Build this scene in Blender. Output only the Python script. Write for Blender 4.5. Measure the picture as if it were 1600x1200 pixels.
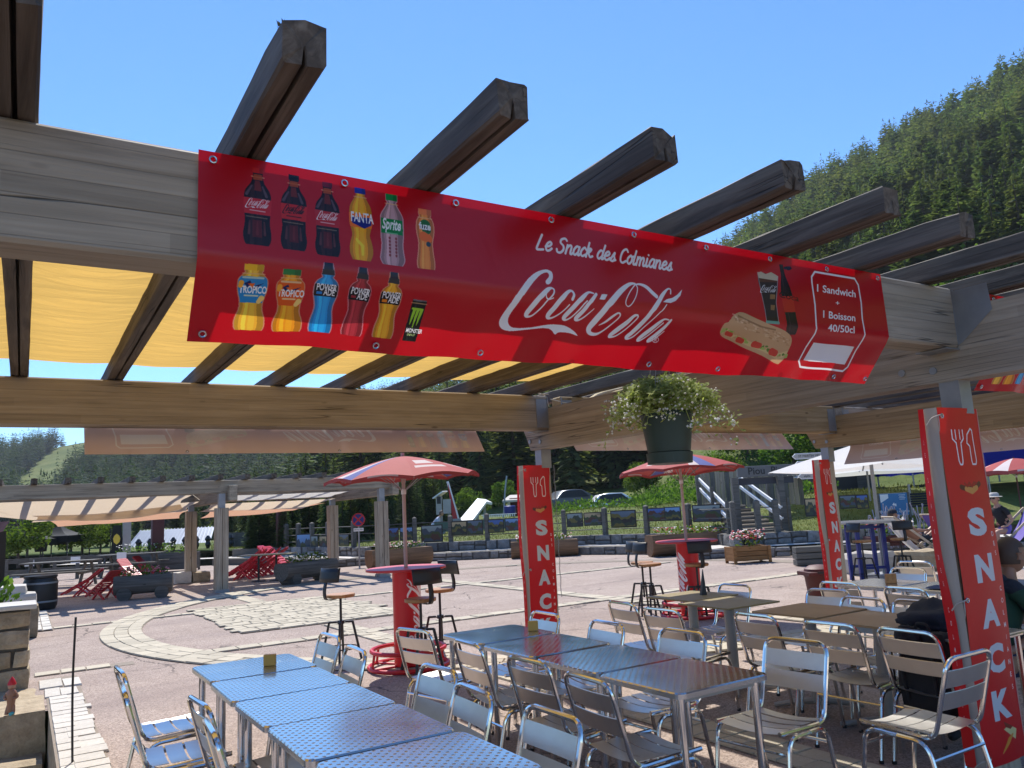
import bpy, bmesh, math, random
import numpy as np
from mathutils import Vector, Matrix, Euler, noise as mnoise

for _o in list(bpy.data.objects):
    bpy.data.objects.remove(_o)
S = bpy.context.scene
COL = S.collection
rad = math.radians
random.seed(11)

# ------------------------------------------------------------------ camera
# World: X along the pergola beams, Y along its rafters, Z up, metres.
EYE = 1.65
_C = np.array([800., 600.])
_V1 = np.array([35., 836.]); _V2 = np.array([2800., 690.])       # vanishing points of the Y and X directions
FPX = math.sqrt(-float((_V1 - _C) @ (_V2 - _C)))
_dy = np.array([*(_V1 - _C), FPX]); _dy /= np.linalg.norm(_dy)
_dx = np.array([*(_V2 - _C), FPX]); _dx /= np.linalg.norm(_dx)
_dz = np.cross(_dx, _dy)
ROT = np.stack([_dx, _dy, _dz], 1)                                # world -> camera (x right, y down, z forward)
cam_d = bpy.data.cameras.new('camera')
cam_d.sensor_width = 36.0
cam_d.lens = FPX / 1600.0 * 36.0
cam_d.clip_start = 0.05
cam_d.clip_end = 6000.0
cam = bpy.data.objects.new('camera', cam_d)
COL.objects.link(cam)
_m = Matrix.Identity(4)
for _i in range(3):
    _m[_i][0] = ROT[0, _i]; _m[_i][1] = -ROT[1, _i]; _m[_i][2] = -ROT[2, _i]
_m[2][3] = EYE
cam.matrix_world = _m
S.camera = cam
CAMP = np.array([0, 0, EYE])


def ray(u, v):
    return ROT.T @ np.array([u - 800., v - 600., FPX])


def G(u, v, z=0.0):            # where a sight line meets the horizontal plane at height z
    r = ray(u, v); return Vector(CAMP + r * ((z - EYE) / r[2]))


def AY(u, v, y):
    r = ray(u, v); return Vector(CAMP + r * (y / r[1]))


def AX(u, v, x):
    r = ray(u, v); return Vector(CAMP + r * (x / r[0]))


def AD(u, v, d):               # at d metres in front of the eye
    r = ray(u, v); return Vector(CAMP + r * (d / FPX))


def project(p):
    c = ROT @ (np.array(p) - CAMP)
    return 800 + FPX * c[0] / c[2], 600 + FPX * c[1] / c[2], c[2]


RIGHT = Vector(ROT[0]); RIGHT.z = 0; RIGHT.normalize()
FORW = Vector(ROT[2]); FORW.z = 0; FORW.normalize()
FACE = math.atan2(RIGHT.y, RIGHT.x)          # heading of screen-right

# ------------------------------------------------------------------ light
SUN_DIR = Vector((0.25, 0.68, 1.0)).normalized()
SUN_EL = math.asin(SUN_DIR.z)
SUN_AZ = math.atan2(SUN_DIR.x, SUN_DIR.y)
W = bpy.data.worlds.new('World'); S.world = W; W.use_nodes = True
_nt = W.node_tree
_bg = _nt.nodes['Background']
_sky = _nt.nodes.new('ShaderNodeTexSky')
_sky.sky_type = 'NISHITA'; _sky.sun_disc = False
_sky.sun_elevation = SUN_EL; _sky.sun_rotation = SUN_AZ
_sky.altitude = 200; _sky.air_density = 1.0; _sky.dust_density = 0.0; _sky.ozone_density = 10.0
_hs = _nt.nodes.new('ShaderNodeHueSaturation'); _hs.inputs['Saturation'].default_value = 1.05
_nt.links.new(_sky.outputs[0], _hs.inputs['Color'])
_nt.links.new(_hs.outputs[0], _bg.inputs[0])
_bg.inputs[1].default_value = 0.118
_sd = bpy.data.lights.new('sun', 'SUN'); _sd.energy = 3.6; _sd.angle = rad(0.53); _sd.color = (1.0, 0.95, 0.87)
sun = bpy.data.objects.new('sun', _sd); COL.objects.link(sun)
sun.rotation_euler = SUN_DIR.to_track_quat('Z', 'Y').to_euler()
sun.location = (0, 0, 40)
S.view_settings.view_transform = 'Standard'
S.view_settings.look = 'None'
S.view_settings.exposure = 0.88
S.view_settings.gamma = 1.0
S.view_settings.use_curve_mapping = False

# ------------------------------------------------------------------ helpers
def link(name, me, mat=None, parent=None, loc=None, rot=None):
    o = bpy.data.objects.new(name, me); COL.objects.link(o)
    if mat is not None:
        for m in (mat if isinstance(mat, (list, tuple)) else [mat]):
            me.materials.append(m)
    if parent is not None: o.parent = parent
    if loc is not None: o.location = loc
    if rot is not None: o.rotation_euler = rot
    return o


def tag(o, label=None, cat=None, group=None, kind=None):
    if label: o['label'] = label
    if cat: o['category'] = cat
    if group: o['group'] = group
    if kind: o['kind'] = kind
    return o


def thing(name, label, cat, loc=(0, 0, 0), rz=0.0, group=None):
    o = bpy.data.objects.new(name, None); COL.objects.link(o)
    o.empty_display_size = 0.1
    o.location = loc; o.rotation_euler = (0, 0, rz)
    return tag(o, label, cat, group)


def dup(root, loc, rz, label=None, group=None):
    r = root.copy(); COL.objects.link(r); r.location = loc
    r.rotation_euler = (0, 0, rz)
    if label: r['label'] = label
    if group: r['group'] = group
    for ch in list(root.children):
        c = ch.copy(); COL.objects.link(c); c.parent = r
        for g in list(ch.children):
            d = g.copy(); COL.objects.link(d); d.parent = c
    return r


def fillet(pts, r, n=5, closed=False):
    pts = [Vector(p) for p in pts]; out = []
    N = len(pts)
    for i, p in enumerate(pts):
        if not closed and i in (0, N - 1): out.append(p); continue
        a = pts[i - 1]; b = pts[(i + 1) % N]
        da = a - p; db = b - p
        rr = min(r, da.length * .49, db.length * .49)
        p0 = p + da.normalized() * rr; p1 = p + db.normalized() * rr
        for k in range(n + 1):
            t = k / n
            out.append(p0 * (1 - t) ** 2 + p * 2 * t * (1 - t) + p1 * t * t)
    return out


class MB:
    def __init__(s):
        s.v = []; s.f = []; s.uvs = []; s.mi = []

    def add(s, vs, fs, uv=None, mi=0):
        b = len(s.v)
        s.v.extend([tuple(p) for p in vs])
        for i, f in enumerate(fs):
            s.f.append(tuple(b + k for k in f)); s.mi.append(mi)
            s.uvs.append(uv[i] if uv else None)
        return s

    def box(s, c, d, M=None, ch=0.0, mi=0):
        x, y, z = d[0] / 2, d[1] / 2, d[2] / 2
        if ch > 0:                                   # all edges along X, and the ends, chamfered
            prof = [(y - ch, -z), (y, -z + ch), (y, z - ch), (y - ch, z), (-y + ch, z), (-y, z - ch), (-y, -z + ch), (-y + ch, -z)]
            vs = []
            for xx, k in ((-x, 1 - 0), (-x + ch, 0), (x - ch, 0), (x, 1)):
                for (a, b) in prof:
                    q = 1 - (ch / max(y, z)) * k
                    vs.append(Vector((xx, a * q, b * q)))
            fs = []
            for k in range(3):
                for i in range(8):
                    j = (i + 1) % 8
                    fs.append((k * 8 + i, k * 8 + j, k * 8 + 8 + j, k * 8 + 8 + i))
            fs.append(tuple(range(7, -1, -1))); fs.append(tuple(range(24, 32)))
        else:
            vs = [Vector((a, b, e)) for a in (-x, x) for b in (-y, y) for e in (-z, z)]
            fs = [(0, 1, 3, 2), (4, 6, 7, 5), (0, 4, 5, 1), (2, 3, 7, 6), (0, 2, 6, 4), (1, 5, 7, 3)]
        if M is not None: vs = [M @ p for p in vs]
        vs = [p + Vector(c) for p in vs]
        return s.add(vs, fs, mi=mi)

    def bar(s, p0, p1, w, h, up=(0, 0, 1), ch=0.0, mi=0):
        p0 = Vector(p0); p1 = Vector(p1); d = p1 - p0
        x = d.normalized(); u = Vector(up)
        y = u.cross(x)
        if y.length < 1e-4: y = Vector((1, 0, 0)).cross(x)
        y.normalize(); z = x.cross(y)
        M = Matrix((x, y, z)).transposed()
        return s.box((p0 + p1) / 2, (d.length, w, h), M, ch, mi)

    def tube(s, pts, r, n=8, closed=False, cap=True, mi=0):
        pts = [Vector(p) for p in pts]; N = len(pts)
        rs = r if isinstance(r, (list, tuple)) else [r] * N
        vs = []; nrm = None
        for i, p in enumerate(pts):
            a = pts[i - 1] if (i > 0 or closed) else p
            b = pts[(i + 1) % N] if (i < N - 1 or closed) else p
            t = (b - a)
            t = t.normalized() if t.length > 1e-9 else Vector((0, 0, 1))
            if nrm is None:
                nrm = t.orthogonal().normalized()
            else:
                nrm = (nrm - t * nrm.dot(t))
                nrm = nrm.normalized() if nrm.length > 1e-6 else t.orthogonal().normalized()
            bi = t.cross(nrm)
            for k in range(n):
                a_ = 2 * math.pi * k / n
                vs.append(p + (nrm * math.cos(a_) + bi * math.sin(a_)) * rs[i])
        fs = []
        for i in range(N if closed else N - 1):
            j = (i + 1) % N
            for k in range(n):
                k2 = (k + 1) % n
                fs.append((i * n + k, i * n + k2, j * n + k2, j * n + k))
        if cap and not closed:
            fs.append(tuple(range(n - 1, -1, -1))); fs.append(tuple((N - 1) * n + k for k in range(n)))
        return s.add(vs, fs, mi=mi)

    def lathe(s, prof, n=20, c=(0, 0, 0), cap=True, mi=0):
        vs = []; c = Vector(c)
        for (r, z) in prof:
            for k in range(n):
                a = 2 * math.pi * k / n
                vs.append(c + Vector((r * math.cos(a), r * math.sin(a), z)))
        fs = []
        for i in range(len(prof) - 1):
            for k in range(n):
                k2 = (k + 1) % n
                fs.append((i * n + k, i * n + k2, (i + 1) * n + k2, (i + 1) * n + k))
        if cap:
            fs.append(tuple(range(n - 1, -1, -1))); fs.append(tuple((len(prof) - 1) * n + k for k in range(n)))
        return s.add(vs, fs, mi=mi)

    def prism(s, poly, z0, z1, M=None, mi=0):
        n = len(poly)
        vs = [Vector((p[0], p[1], z0)) for p in poly] + [Vector((p[0], p[1], z1)) for p in poly]
        if M is not None: vs = [M @ p for p in vs]
        fs = [tuple(range(n - 1, -1, -1)), tuple(range(n, 2 * n))]
        for i in range(n):
            j = (i + 1) % n
            fs.append((i, j, n + j, n + i))
        return s.add(vs, fs, mi=mi)

    def grid(s, fn, nu, nv, uvfn=None, mi=0):
        vs = []; fs = []; uv = []
        for j in range(nv + 1):
            for i in range(nu + 1):
                vs.append(Vector(fn(i / nu, j / nv)))
        q = lambda i, j: (i / nu, j / nv) if uvfn is None else uvfn(i / nu, j / nv)
        for j in range(nv):
            for i in range(nu):
                a = j * (nu + 1) + i
                fs.append((a, a + 1, a + nu + 2, a + nu + 1))
                uv.append((q(i, j), q(i + 1, j), q(i + 1, j + 1), q(i, j + 1)))
        return s.add(vs, fs, uv, mi)

    def mesh(s, name, smooth=False):
        me = bpy.data.meshes.new(name)
        me.from_pydata(s.v, [], s.f)
        if any(u is not None for u in s.uvs):
            l = me.uv_layers.new(name='UVMap').data
            k = 0
            for u, f in zip(s.uvs, s.f):
                for q in range(len(f)):
                    if u is not None: l[k].uv = u[q]
                    k += 1
        if any(s.mi): me.polygons.foreach_set('material_index', s.mi)
        if smooth:
            me.polygons.foreach_set('use_smooth', [True] * len(me.polygons))
            try: me.set_sharp_from_angle(angle=rad(38))
            except Exception: pass
        me.update()
        return me

    def build(s, name, mat=None, parent=None, smooth=False, loc=None, rot=None):
        return link(name, s.mesh(name, smooth), mat, parent, loc, rot)


# ------------------------------------------------------------------ materials
def srgb(r, g, b):
    f = lambda c: (c / 255 / 12.92) if c / 255 <= 0.04045 else ((c / 255 + 0.055) / 1.055) ** 2.4
    return (f(r), f(g), f(b), 1.0)


def nodes(name):
    m = bpy.data.materials.new(name); m.use_nodes = True
    nt = m.node_tree
    return m, nt, nt.nodes['Principled BSDF']


def N(nt, t, **kw):
    n = nt.nodes.new(t)
    for k, v in kw.items(): setattr(n, k, v)
    return n


def ramp(nt, stops):
    n = nt.nodes.new('ShaderNodeValToRGB'); e = n.color_ramp.elements
    while len(e) < len(stops): e.new(0.5)
    for el, (p, c) in zip(e, stops):
        el.position = p; el.color = c if len(c) == 4 else (*c, 1)
    return n


def noise(nt, vec, scale, detail=4, rough=0.55, dist=0.0):
    n = nt.nodes.new('ShaderNodeTexNoise')
    n.inputs['Scale'].default_value = scale; n.inputs['Detail'].default_value = detail
    n.inputs['Roughness'].default_value = rough; n.inputs['Distortion'].default_value = dist
    if vec is not None: nt.links.new(vec, n.inputs['Vector'])
    return n


def mapping(nt, vec, sc, loc=(0, 0, 0)):
    n = nt.nodes.new('ShaderNodeMapping'); n.inputs['Scale'].default_value = sc; n.inputs['Location'].default_value = loc
    nt.links.new(vec, n.inputs['Vector']); return n.outputs[0]


def mixc(nt, a, b, fac, mode='MIX'):
    n = nt.nodes.new('ShaderNodeMix'); n.data_type = 'RGBA'; n.blend_type = mode
    for sock, val in ((n.inputs[6], a), (n.inputs[7], b), (n.inputs[0], fac)):
        if hasattr(val, 'is_output') or isinstance(val, bpy.types.NodeSocket): nt.links.new(val, sock)
        else: sock.default_value = val
    return n.outputs[2]


def math_(nt, op, a, b=None, c=None, clamp=False):
    n = nt.nodes.new('ShaderNodeMath'); n.operation = op; n.use_clamp = clamp
    for i, val in enumerate((a, b, c)):
        if val is None: continue
        if isinstance(val, bpy.types.NodeSocket): nt.links.new(val, n.inputs[i])
        else: n.inputs[i].default_value = val
    return n.outputs[0]


def bump(nt, h, strength=0.4, dist=0.01):
    n = nt.nodes.new('ShaderNodeBump'); n.inputs['Strength'].default_value = strength; n.inputs['Distance'].default_value = dist
    nt.links.new(h, n.inputs['Height']); return n.outputs[0]


def coords(nt, kind='Object'):
    return nt.nodes.new('ShaderNodeTexCoord').outputs[kind]


def plain(name, c, rough=0.5, metal=0.0, var=0.12, scale=9.0, bmp=0.0, spec=0.5, coord='Object', rnd=0.0):
    """one colour with a soft mottle, fine relief and per-object variation"""
    m, nt, b = nodes(name)
    c = c if len(c) == 4 else (*c, 1)
    v = coords(nt, coord)
    n = noise(nt, v, scale, 5)
    lo = tuple(x * (1 - var) for x in c[:3]) + (1,); hi = tuple(min(1, x * (1 + var)) for x in c[:3]) + (1,)
    col = mixc(nt, lo, hi, n.outputs[0])
    nt.links.new(col, b.inputs['Base Color'])
    b.inputs['Roughness'].default_value = rough; b.inputs['Metallic'].default_value = metal
    b.inputs['Specular IOR Level'].default_value = spec
    if bmp:
        nt.links.new(bump(nt, noise(nt, v, scale * 6, 4).outputs[0], bmp, 0.01), b.inputs['Normal'])
    return m


def wood(name, dark, mid, light, grain=(1.0, 26, 26), lam=0.0, rough=0.75, crack=0.6, tint=0.12):
    """weathered timber; the grain runs along the object's local X"""
    m, nt, b = nodes(name)
    v = coords(nt)
    oi = N(nt, 'ShaderNodeObjectInfo')
    off = N(nt, 'ShaderNodeVectorMath', operation='ADD'); nt.links.new(v, off.inputs[0])
    cmb = N(nt, 'ShaderNodeCombineXYZ')
    nt.links.new(math_(nt, 'MULTIPLY', oi.outputs['Random'], 37.0), cmb.inputs[0])
    nt.links.new(math_(nt, 'MULTIPLY', oi.outputs['Random'], 3.0), cmb.inputs[1])
    nt.links.new(cmb.outputs[0], off.inputs[1]); p = off.outputs[0]
    g1 = noise(nt, mapping(nt, p, grain), 1.0, 6, 0.62, 0.6)
    g2 = noise(nt, mapping(nt, p, (grain[0] * .6, grain[1] * 3.5, grain[2] * 3.5)), 1.0, 3, 0.6)
    big = noise(nt, mapping(nt, p, (0.9, 3, 3)), 1.0, 3)
    r = ramp(nt, [(0.25, dark), (0.5, mid), (0.75, light)])
    nt.links.new(g1.outputs[0], r.inputs[0])
    col = mixc(nt, r.outputs[0], (*dark[:3], 1), math_(nt, 'MULTIPLY', math_(nt, 'SUBTRACT', big.outputs[0], 0.45, clamp=True), 1.6, clamp=True))
    # knots
    vor = N(nt, 'ShaderNodeTexVoronoi'); vor.inputs['Scale'].default_value = 1.0
    nt.links.new(mapping(nt, p, (2.1, 6.0, 6.0)), vor.inputs['Vector'])
    kn = ramp(nt, [(0.04, (1, 1, 1)), (0.10, (0, 0, 0))]); nt.links.new(vor.outputs['Distance'], kn.inputs[0])
    col = mixc(nt, col, (dark[0] * .45, dark[1] * .4, dark[2] * .38, 1), math_(nt, 'MULTIPLY', kn.outputs[0], 0.75))
    # cracks along the grain
    cr = noise(nt, mapping(nt, p, (0.35, 15, 15)), 1.0, 2, 0.5, 0.3)
    cl = math_(nt, 'ABSOLUTE', math_(nt, 'SUBTRACT', cr.outputs[0], 0.5))
    cm = ramp(nt, [(0.0, (1, 1, 1)), (0.012, (0, 0, 0))]); nt.links.new(cl, cm.inputs[0])
    gate = ramp(nt, [(0.48, (0, 0, 0)), (0.58, (1, 1, 1))]); nt.links.new(big.outputs[0], gate.inputs[0])
    ck = math_(nt, 'MULTIPLY', math_(nt, 'MULTIPLY', cm.outputs[0], gate.outputs[0]), crack)
    col = mixc(nt, col, (0.012, 0.01, 0.008, 1), ck)
    h = math_(nt, 'ADD', g1.outputs[0], math_(nt, 'MULTIPLY', g2.outputs[0], 0.6))
    h = math_(nt, 'SUBTRACT', h, math_(nt, 'MULTIPLY', ck, 1.5))
    if lam:
        sep = N(nt, 'ShaderNodeSeparateXYZ'); nt.links.new(v, sep.inputs[0])
        zi = math_(nt, 'DIVIDE', math_(nt, 'ADD', sep.outputs[2], 5.0), lam)
        row = math_(nt, 'FLOOR', zi)
        wn0 = N(nt, 'ShaderNodeTexWhiteNoise', noise_dimensions='1D'); nt.links.new(row, wn0.inputs['W'])
        xi = math_(nt, 'FLOOR', math_(nt, 'ADD', math_(nt, 'DIVIDE', sep.outputs[0], 1.7), math_(nt, 'MULTIPLY', wn0.outputs[0], 7.0)))
        c2 = N(nt, 'ShaderNodeCombineXYZ'); nt.links.new(row, c2.inputs[0]); nt.links.new(xi, c2.inputs[1]); nt.links.new(oi.outputs['Random'], c2.inputs[2])
        wn = N(nt, 'ShaderNodeTexWhiteNoise', noise_dimensions='3D'); nt.links.new(c2.outputs[0], wn.inputs[0])
        k = math_(nt, 'MULTIPLY_ADD', wn.outputs[0], 2 * tint, 1 - tint)
        cs = N(nt, 'ShaderNodeVectorMath', operation='SCALE'); nt.links.new(col, cs.inputs[0]); nt.links.new(k, cs.inputs['Scale'])
        col = cs.outputs[0]
        fr = math_(nt, 'FRACT', zi)
        ln = ramp(nt, [(0.0, (1, 1, 1)), (0.035, (0, 0, 0)), (0.97, (0, 0, 0)), (1.0, (1, 1, 1))]); nt.links.new(fr, ln.inputs[0])
        lk = math_(nt, 'MULTIPLY', ln.outputs[0], math_(nt, 'MULTIPLY', big.outputs[0], 0.75))
        col = mixc(nt, col, (dark[0] * .35, dark[1] * .35, dark[2] * .35, 1), lk)
        h = math_(nt, 'SUBTRACT', h, math_(nt, 'MULTIPLY', lk, 1.5))
    nt.links.new(col, b.inputs['Base Color'])
    b.inputs['Roughness'].default_value = rough
    b.inputs['Specular IOR Level'].default_value = 0.3
    nt.links.new(bump(nt, h, 0.55, 0.006), b.inputs['Normal'])
    return m


def cloth(name, c, trans=0.5, rough=0.8, image=None, wr=0.0, wscale=(4, 22, 4), spec=0.1, thin=(1, 1, 1), back=0.0):
    """thin sheet that lets light through: diffuse + translucent"""
    m, nt, b = nodes(name)
    c = c if len(c) == 4 else (*c, 1)
    out = nt.nodes['Material Output']
    tr = N(nt, 'ShaderNodeBsdfTranslucent')
    mx = N(nt, 'ShaderNodeMixShader'); mx.inputs[0].default_value = trans
    if image is not None:
        ti = N(nt, 'ShaderNodeTexImage', image=image, extension='EXTEND')
        col = ti.outputs[0]
        if back:
            geo = N(nt, 'ShaderNodeNewGeometry')
            col = mixc(nt, col, mixc(nt, (0.62, 0.56, 0.48, 1), col, back), geo.outputs['Backfacing'])
    else:
        n = noise(nt, coords(nt), 3.0, 4)
        col = mixc(nt, tuple(x * .9 for x in c[:3]) + (1,), c, n.outputs[0])
    nt.links.new(col, b.inputs['Base Color'])
    nt.links.new(mixc(nt, col, (*thin, 1), 1.0, 'MULTIPLY'), tr.inputs[0])
    b.inputs['Roughness'].default_value = rough; b.inputs['Specular IOR Level'].default_value = spec
    if wr:
        v = coords(nt)
        w = noise(nt, mapping(nt, v, wscale), 1.0, 4, 0.5, 0.8)
        bn = bump(nt, w.outputs[0], wr, 0.05)
        nt.links.new(bn, b.inputs['Normal']); nt.links.new(bn, tr.inputs['Normal'])
    nt.links.new(b.outputs[0], mx.inputs[1]); nt.links.new(tr.outputs[0], mx.inputs[2])
    nt.links.new(mx.outputs[0], out.inputs[0])
    return m


def leafmat(name, dark, light, rnd=0.25, trans=0.3, attr=False):
    m, nt, b = nodes(name)
    out = nt.nodes['Material Output']
    geo = N(nt, 'ShaderNodeNewGeometry')
    oi = N(nt, 'ShaderNodeObjectInfo')
    col = mixc(nt, (*dark, 1), (*light, 1), geo.outputs['Random Per Island'])
    if attr:
        a = N(nt, 'ShaderNodeAttribute', attribute_name='tint')
        col = mixc(nt, col, a.outputs['Color'], 1.0, 'MULTIPLY')
    elif rnd:
        hs = N(nt, 'ShaderNodeHueSaturation')
        nt.links.new(col, hs.inputs['Color'])
        nt.links.new(math_(nt, 'MULTIPLY_ADD', oi.outputs['Random'], 2 * rnd, 1.05 - rnd), hs.inputs['Value'])
        nt.links.new(math_(nt, 'MULTIPLY_ADD', math_(nt, 'FRACT', math_(nt, 'MULTIPLY', oi.outputs['Random'], 7.31)), -0.05, 0.515), hs.inputs['Hue'])
        col = hs.outputs[0]
    nt.links.new(col, b.inputs['Base Color'])
    b.inputs['Roughness'].default_value = 0.7; b.inputs['Specular IOR Level'].default_value = 0.06
    tr = N(nt, 'ShaderNodeBsdfTranslucent'); nt.links.new(mixc(nt, col, (1.25, 1.3, 0.6, 1), 1.0, 'MULTIPLY'), tr.inputs[0])
    mx = N(nt, 'ShaderNodeMixShader'); mx.inputs[0].default_value = trans
    nt.links.new(b.outputs[0], mx.inputs[1]); nt.links.new(tr.outputs[0], mx.inputs[2])
    nt.links.new(mx.outputs[0], out.inputs[0])
    return m


def asphalt(name):
    m, nt, b = nodes(name)
    v = coords(nt)
    fine = N(nt, 'ShaderNodeTexVoronoi'); fine.inputs['Scale'].default_value = 95; nt.links.new(v, fine.inputs['Vector'])
    n1 = noise(nt, v, 0.35, 5); n2 = noise(nt, v, 2.4, 6, 0.65)
    r = ramp(nt, [(0.3, (0.30, 0.238, 0.205)), (0.55, (0.385, 0.316, 0.276)), (0.75, (0.44, 0.37, 0.328))])
    mixn = math_(nt, 'ADD', math_(nt, 'MULTIPLY', n1.outputs[0], 0.55), math_(nt, 'MULTIPLY', n2.outputs[0], 0.45))
    nt.links.new(mixn, r.inputs[0])
    sc = N(nt, 'ShaderNodeSeparateColor'); nt.links.new(fine.outputs['Color'], sc.inputs[0])
    g = mixc(nt, (0.55, 0.52, 0.5, 1), (1.28, 1.25, 1.22, 1), sc.outputs[0])
    col = mixc(nt, r.outputs[0], g, 1.0, 'MULTIPLY')
    # darker worn patches and streaks left by tyres
    n3 = noise(nt, mapping(nt, v, (0.25, 0.9, 1)), 1.0, 4, 0.6, 0.5)
    pt = ramp(nt, [(0.5, (0, 0, 0)), (0.7, (1, 1, 1))]); nt.links.new(n3.outputs[0], pt.inputs[0])
    col = mixc(nt, col, (0.2, 0.155, 0.145, 1), math_(nt, 'MULTIPLY', pt.outputs[0], 0.45))
    # cracks
    wv = N(nt, 'ShaderNodeVectorMath', operation='ADD'); nt.links.new(v, wv.inputs[0])
    wn = noise(nt, v, 1.3, 4); ws = N(nt, 'ShaderNodeVectorMath', operation='SCALE'); nt.links.new(wn.outputs[1], ws.inputs[0]); ws.inputs['Scale'].default_value = 0.9
    nt.links.new(ws.outputs[0], wv.inputs[1])
    vc = N(nt, 'ShaderNodeTexVoronoi', feature='DISTANCE_TO_EDGE'); vc.inputs['Scale'].default_value = 0.55
    nt.links.new(wv.outputs[0], vc.inputs['Vector'])
    ck = ramp(nt, [(0.004, (1, 1, 1)), (0.011, (0, 0, 0))]); nt.links.new(vc.outputs['Distance'], ck.inputs[0])
    gt = ramp(nt, [(0.46, (0, 0, 0)), (0.56, (1, 1, 1))]); nt.links.new(noise(nt, v, 0.5, 2).outputs[0], gt.inputs[0])
    cf = math_(nt, 'MULTIPLY', ck.outputs[0], math_(nt, 'MULTIPLY', gt.outputs[0], 0.8))
    col = mixc(nt, col, (0.075, 0.06, 0.055, 1), cf)
    nt.links.new(col, b.inputs['Base Color'])
    b.inputs['Roughness'].default_value = 0.9; b.inputs['Specular IOR Level'].default_value = 0.25
    h = math_(nt, 'SUBTRACT', math_(nt, 'MULTIPLY', fine.outputs['Distance'], 0.6), math_(nt, 'MULTIPLY', cf, 2.0))
    nt.links.new(bump(nt, h, 0.5, 0.008), b.inputs['Normal'])
    return m


def stone(name, a, c, scale=6, rnd=0.2, bmp=0.7, dist=0.02):
    m, nt, b = nodes(name)
    v = coords(nt); oi = N(nt, 'ShaderNodeObjectInfo'); geo = N(nt, 'ShaderNodeNewGeometry')
    n1 = noise(nt, v, scale, 7, 0.65); n2 = noise(nt, v, scale * 6, 4, 0.6)
    f = math_(nt, 'ADD', math_(nt, 'MULTIPLY', n1.outputs[0], 0.7), math_(nt, 'MULTIPLY', n2.outputs[0], 0.3))
    r = ramp(nt, [(0.33, a), (0.66, c)]); nt.links.new(f, r.inputs[0])
    rr = math_(nt, 'FRACT', math_(nt, 'ADD', oi.outputs['Random'], geo.outputs['Random Per Island']))
    k = math_(nt, 'MULTIPLY_ADD', rr, 2 * rnd, 1 - rnd)
    cs = N(nt, 'ShaderNodeVectorMath', operation='SCALE'); nt.links.new(r.outputs[0], cs.inputs[0]); nt.links.new(k, cs.inputs['Scale'])
    nt.links.new(cs.outputs[0], b.inputs['Base Color'])
    b.inputs['Roughness'].default_value = 0.85; b.inputs['Specular IOR Level'].default_value = 0.25
    nt.links.new(bump(nt, f, bmp, dist), b.inputs['Normal'])
    return m


def embossed(name):
    """stainless sheet with a staggered lattice of raised dots"""
    m, nt, b = nodes(name)
    v = coords(nt)
    sep = N(nt, 'ShaderNodeSeparateXYZ'); nt.links.new(v, sep.inputs[0])
    p = 2 * math.pi / 0.048
    a = math_(nt, 'SINE', math_(nt, 'MULTIPLY', sep.outputs[0], p))
    c = math_(nt, 'SINE', math_(nt, 'MULTIPLY', sep.outputs[1], p))
    h = math_(nt, 'MULTIPLY', a, c)
    h = math_(nt, 'MULTIPLY', math_(nt, 'SUBTRACT', h, 0.5, clamp=True), 2.0)
    n = noise(nt, v, 5, 5, 0.6)
    nt.links.new(mixc(nt, (0.54, 0.52, 0.49, 1), (0.67, 0.645, 0.61, 1), n.outputs[0]), b.inputs['Base Color'])
    b.inputs['Metallic'].default_value = 1.0
    nt.links.new(math_(nt, 'MULTIPLY_ADD', n.outputs[0], 0.16, 0.07), b.inputs['Roughness'])
    nt.links.new(bump(nt, h, 1.0, 0.0021), b.inputs['Normal'])
    return m


M = {}
M['asphalt'] = asphalt('pink_asphalt')
M['beam'] = wood('beam_wood', (0.215, 0.178, 0.132), (0.35, 0.295, 0.225), (0.44, 0.38, 0.30), lam=0.062, tint=0.11, crack=0.85)
M['beam_grey'] = wood('grey_beam_wood', (0.19, 0.157, 0.114), (0.33, 0.275, 0.203), (0.42, 0.358, 0.272), lam=0.062, tint=0.13, crack=0.9)
M['beam_new'] = wood('honey_beam_wood', (0.21, 0.135, 0.065), (0.34, 0.235, 0.115), (0.44, 0.32, 0.18), lam=0.062, tint=0.13, crack=0.4)
M['rafter'] = wood('rafter_wood', (0.040, 0.031, 0.024), (0.105, 0.082, 0.062), (0.20, 0.165, 0.13), crack=0.9, grain=(1.3, 22, 22))
M['post'] = wood('post_wood', (0.26, 0.2, 0.14), (0.42, 0.34, 0.25), (0.52, 0.44, 0.34), crack=0.8)
M['fence'] = wood('fence_wood', (0.07, 0.066, 0.058), (0.135, 0.128, 0.112), (0.19, 0.18, 0.16))
M['log'] = wood('log_wood', (0.06, 0.053, 0.046), (0.125, 0.112, 0.098), (0.2, 0.185, 0.165))
M['logbrown'] = wood('brown_log_wood', (0.12, 0.065, 0.035), (0.22, 0.125, 0.065), (0.3, 0.18, 0.1))
M['planterwood'] = wood('orange_wood', (0.19, 0.085, 0.03), (0.33, 0.16, 0.055), (0.42, 0.22, 0.085))
M['seatwood'] = wood('seat_wood', (0.26, 0.12, 0.045), (0.42, 0.21, 0.08), (0.5, 0.28, 0.12), crack=0.2, rough=0.4)
M['deckwood'] = wood('pale_wood', (0.4, 0.3, 0.2), (0.52, 0.42, 0.3), (0.6, 0.5, 0.38), crack=0.2)
M['maroon'] = plain('maroon_paint', (0.085, 0.022, 0.02), 0.6, bmp=0.1)
M['tableboard'] = plain('olive_table_board', (0.25, 0.2, 0.09), 0.42, var=0.25, scale=6, bmp=0.08)
M['tablebrown'] = plain('brown_table_board', (0.36, 0.225, 0.105), 0.42, var=0.25, scale=6, bmp=0.08)
M['alu'] = plain('brushed_aluminium', (0.70, 0.68, 0.645), 0.40, 1.0, var=0.08, scale=14, bmp=0.05)
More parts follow.
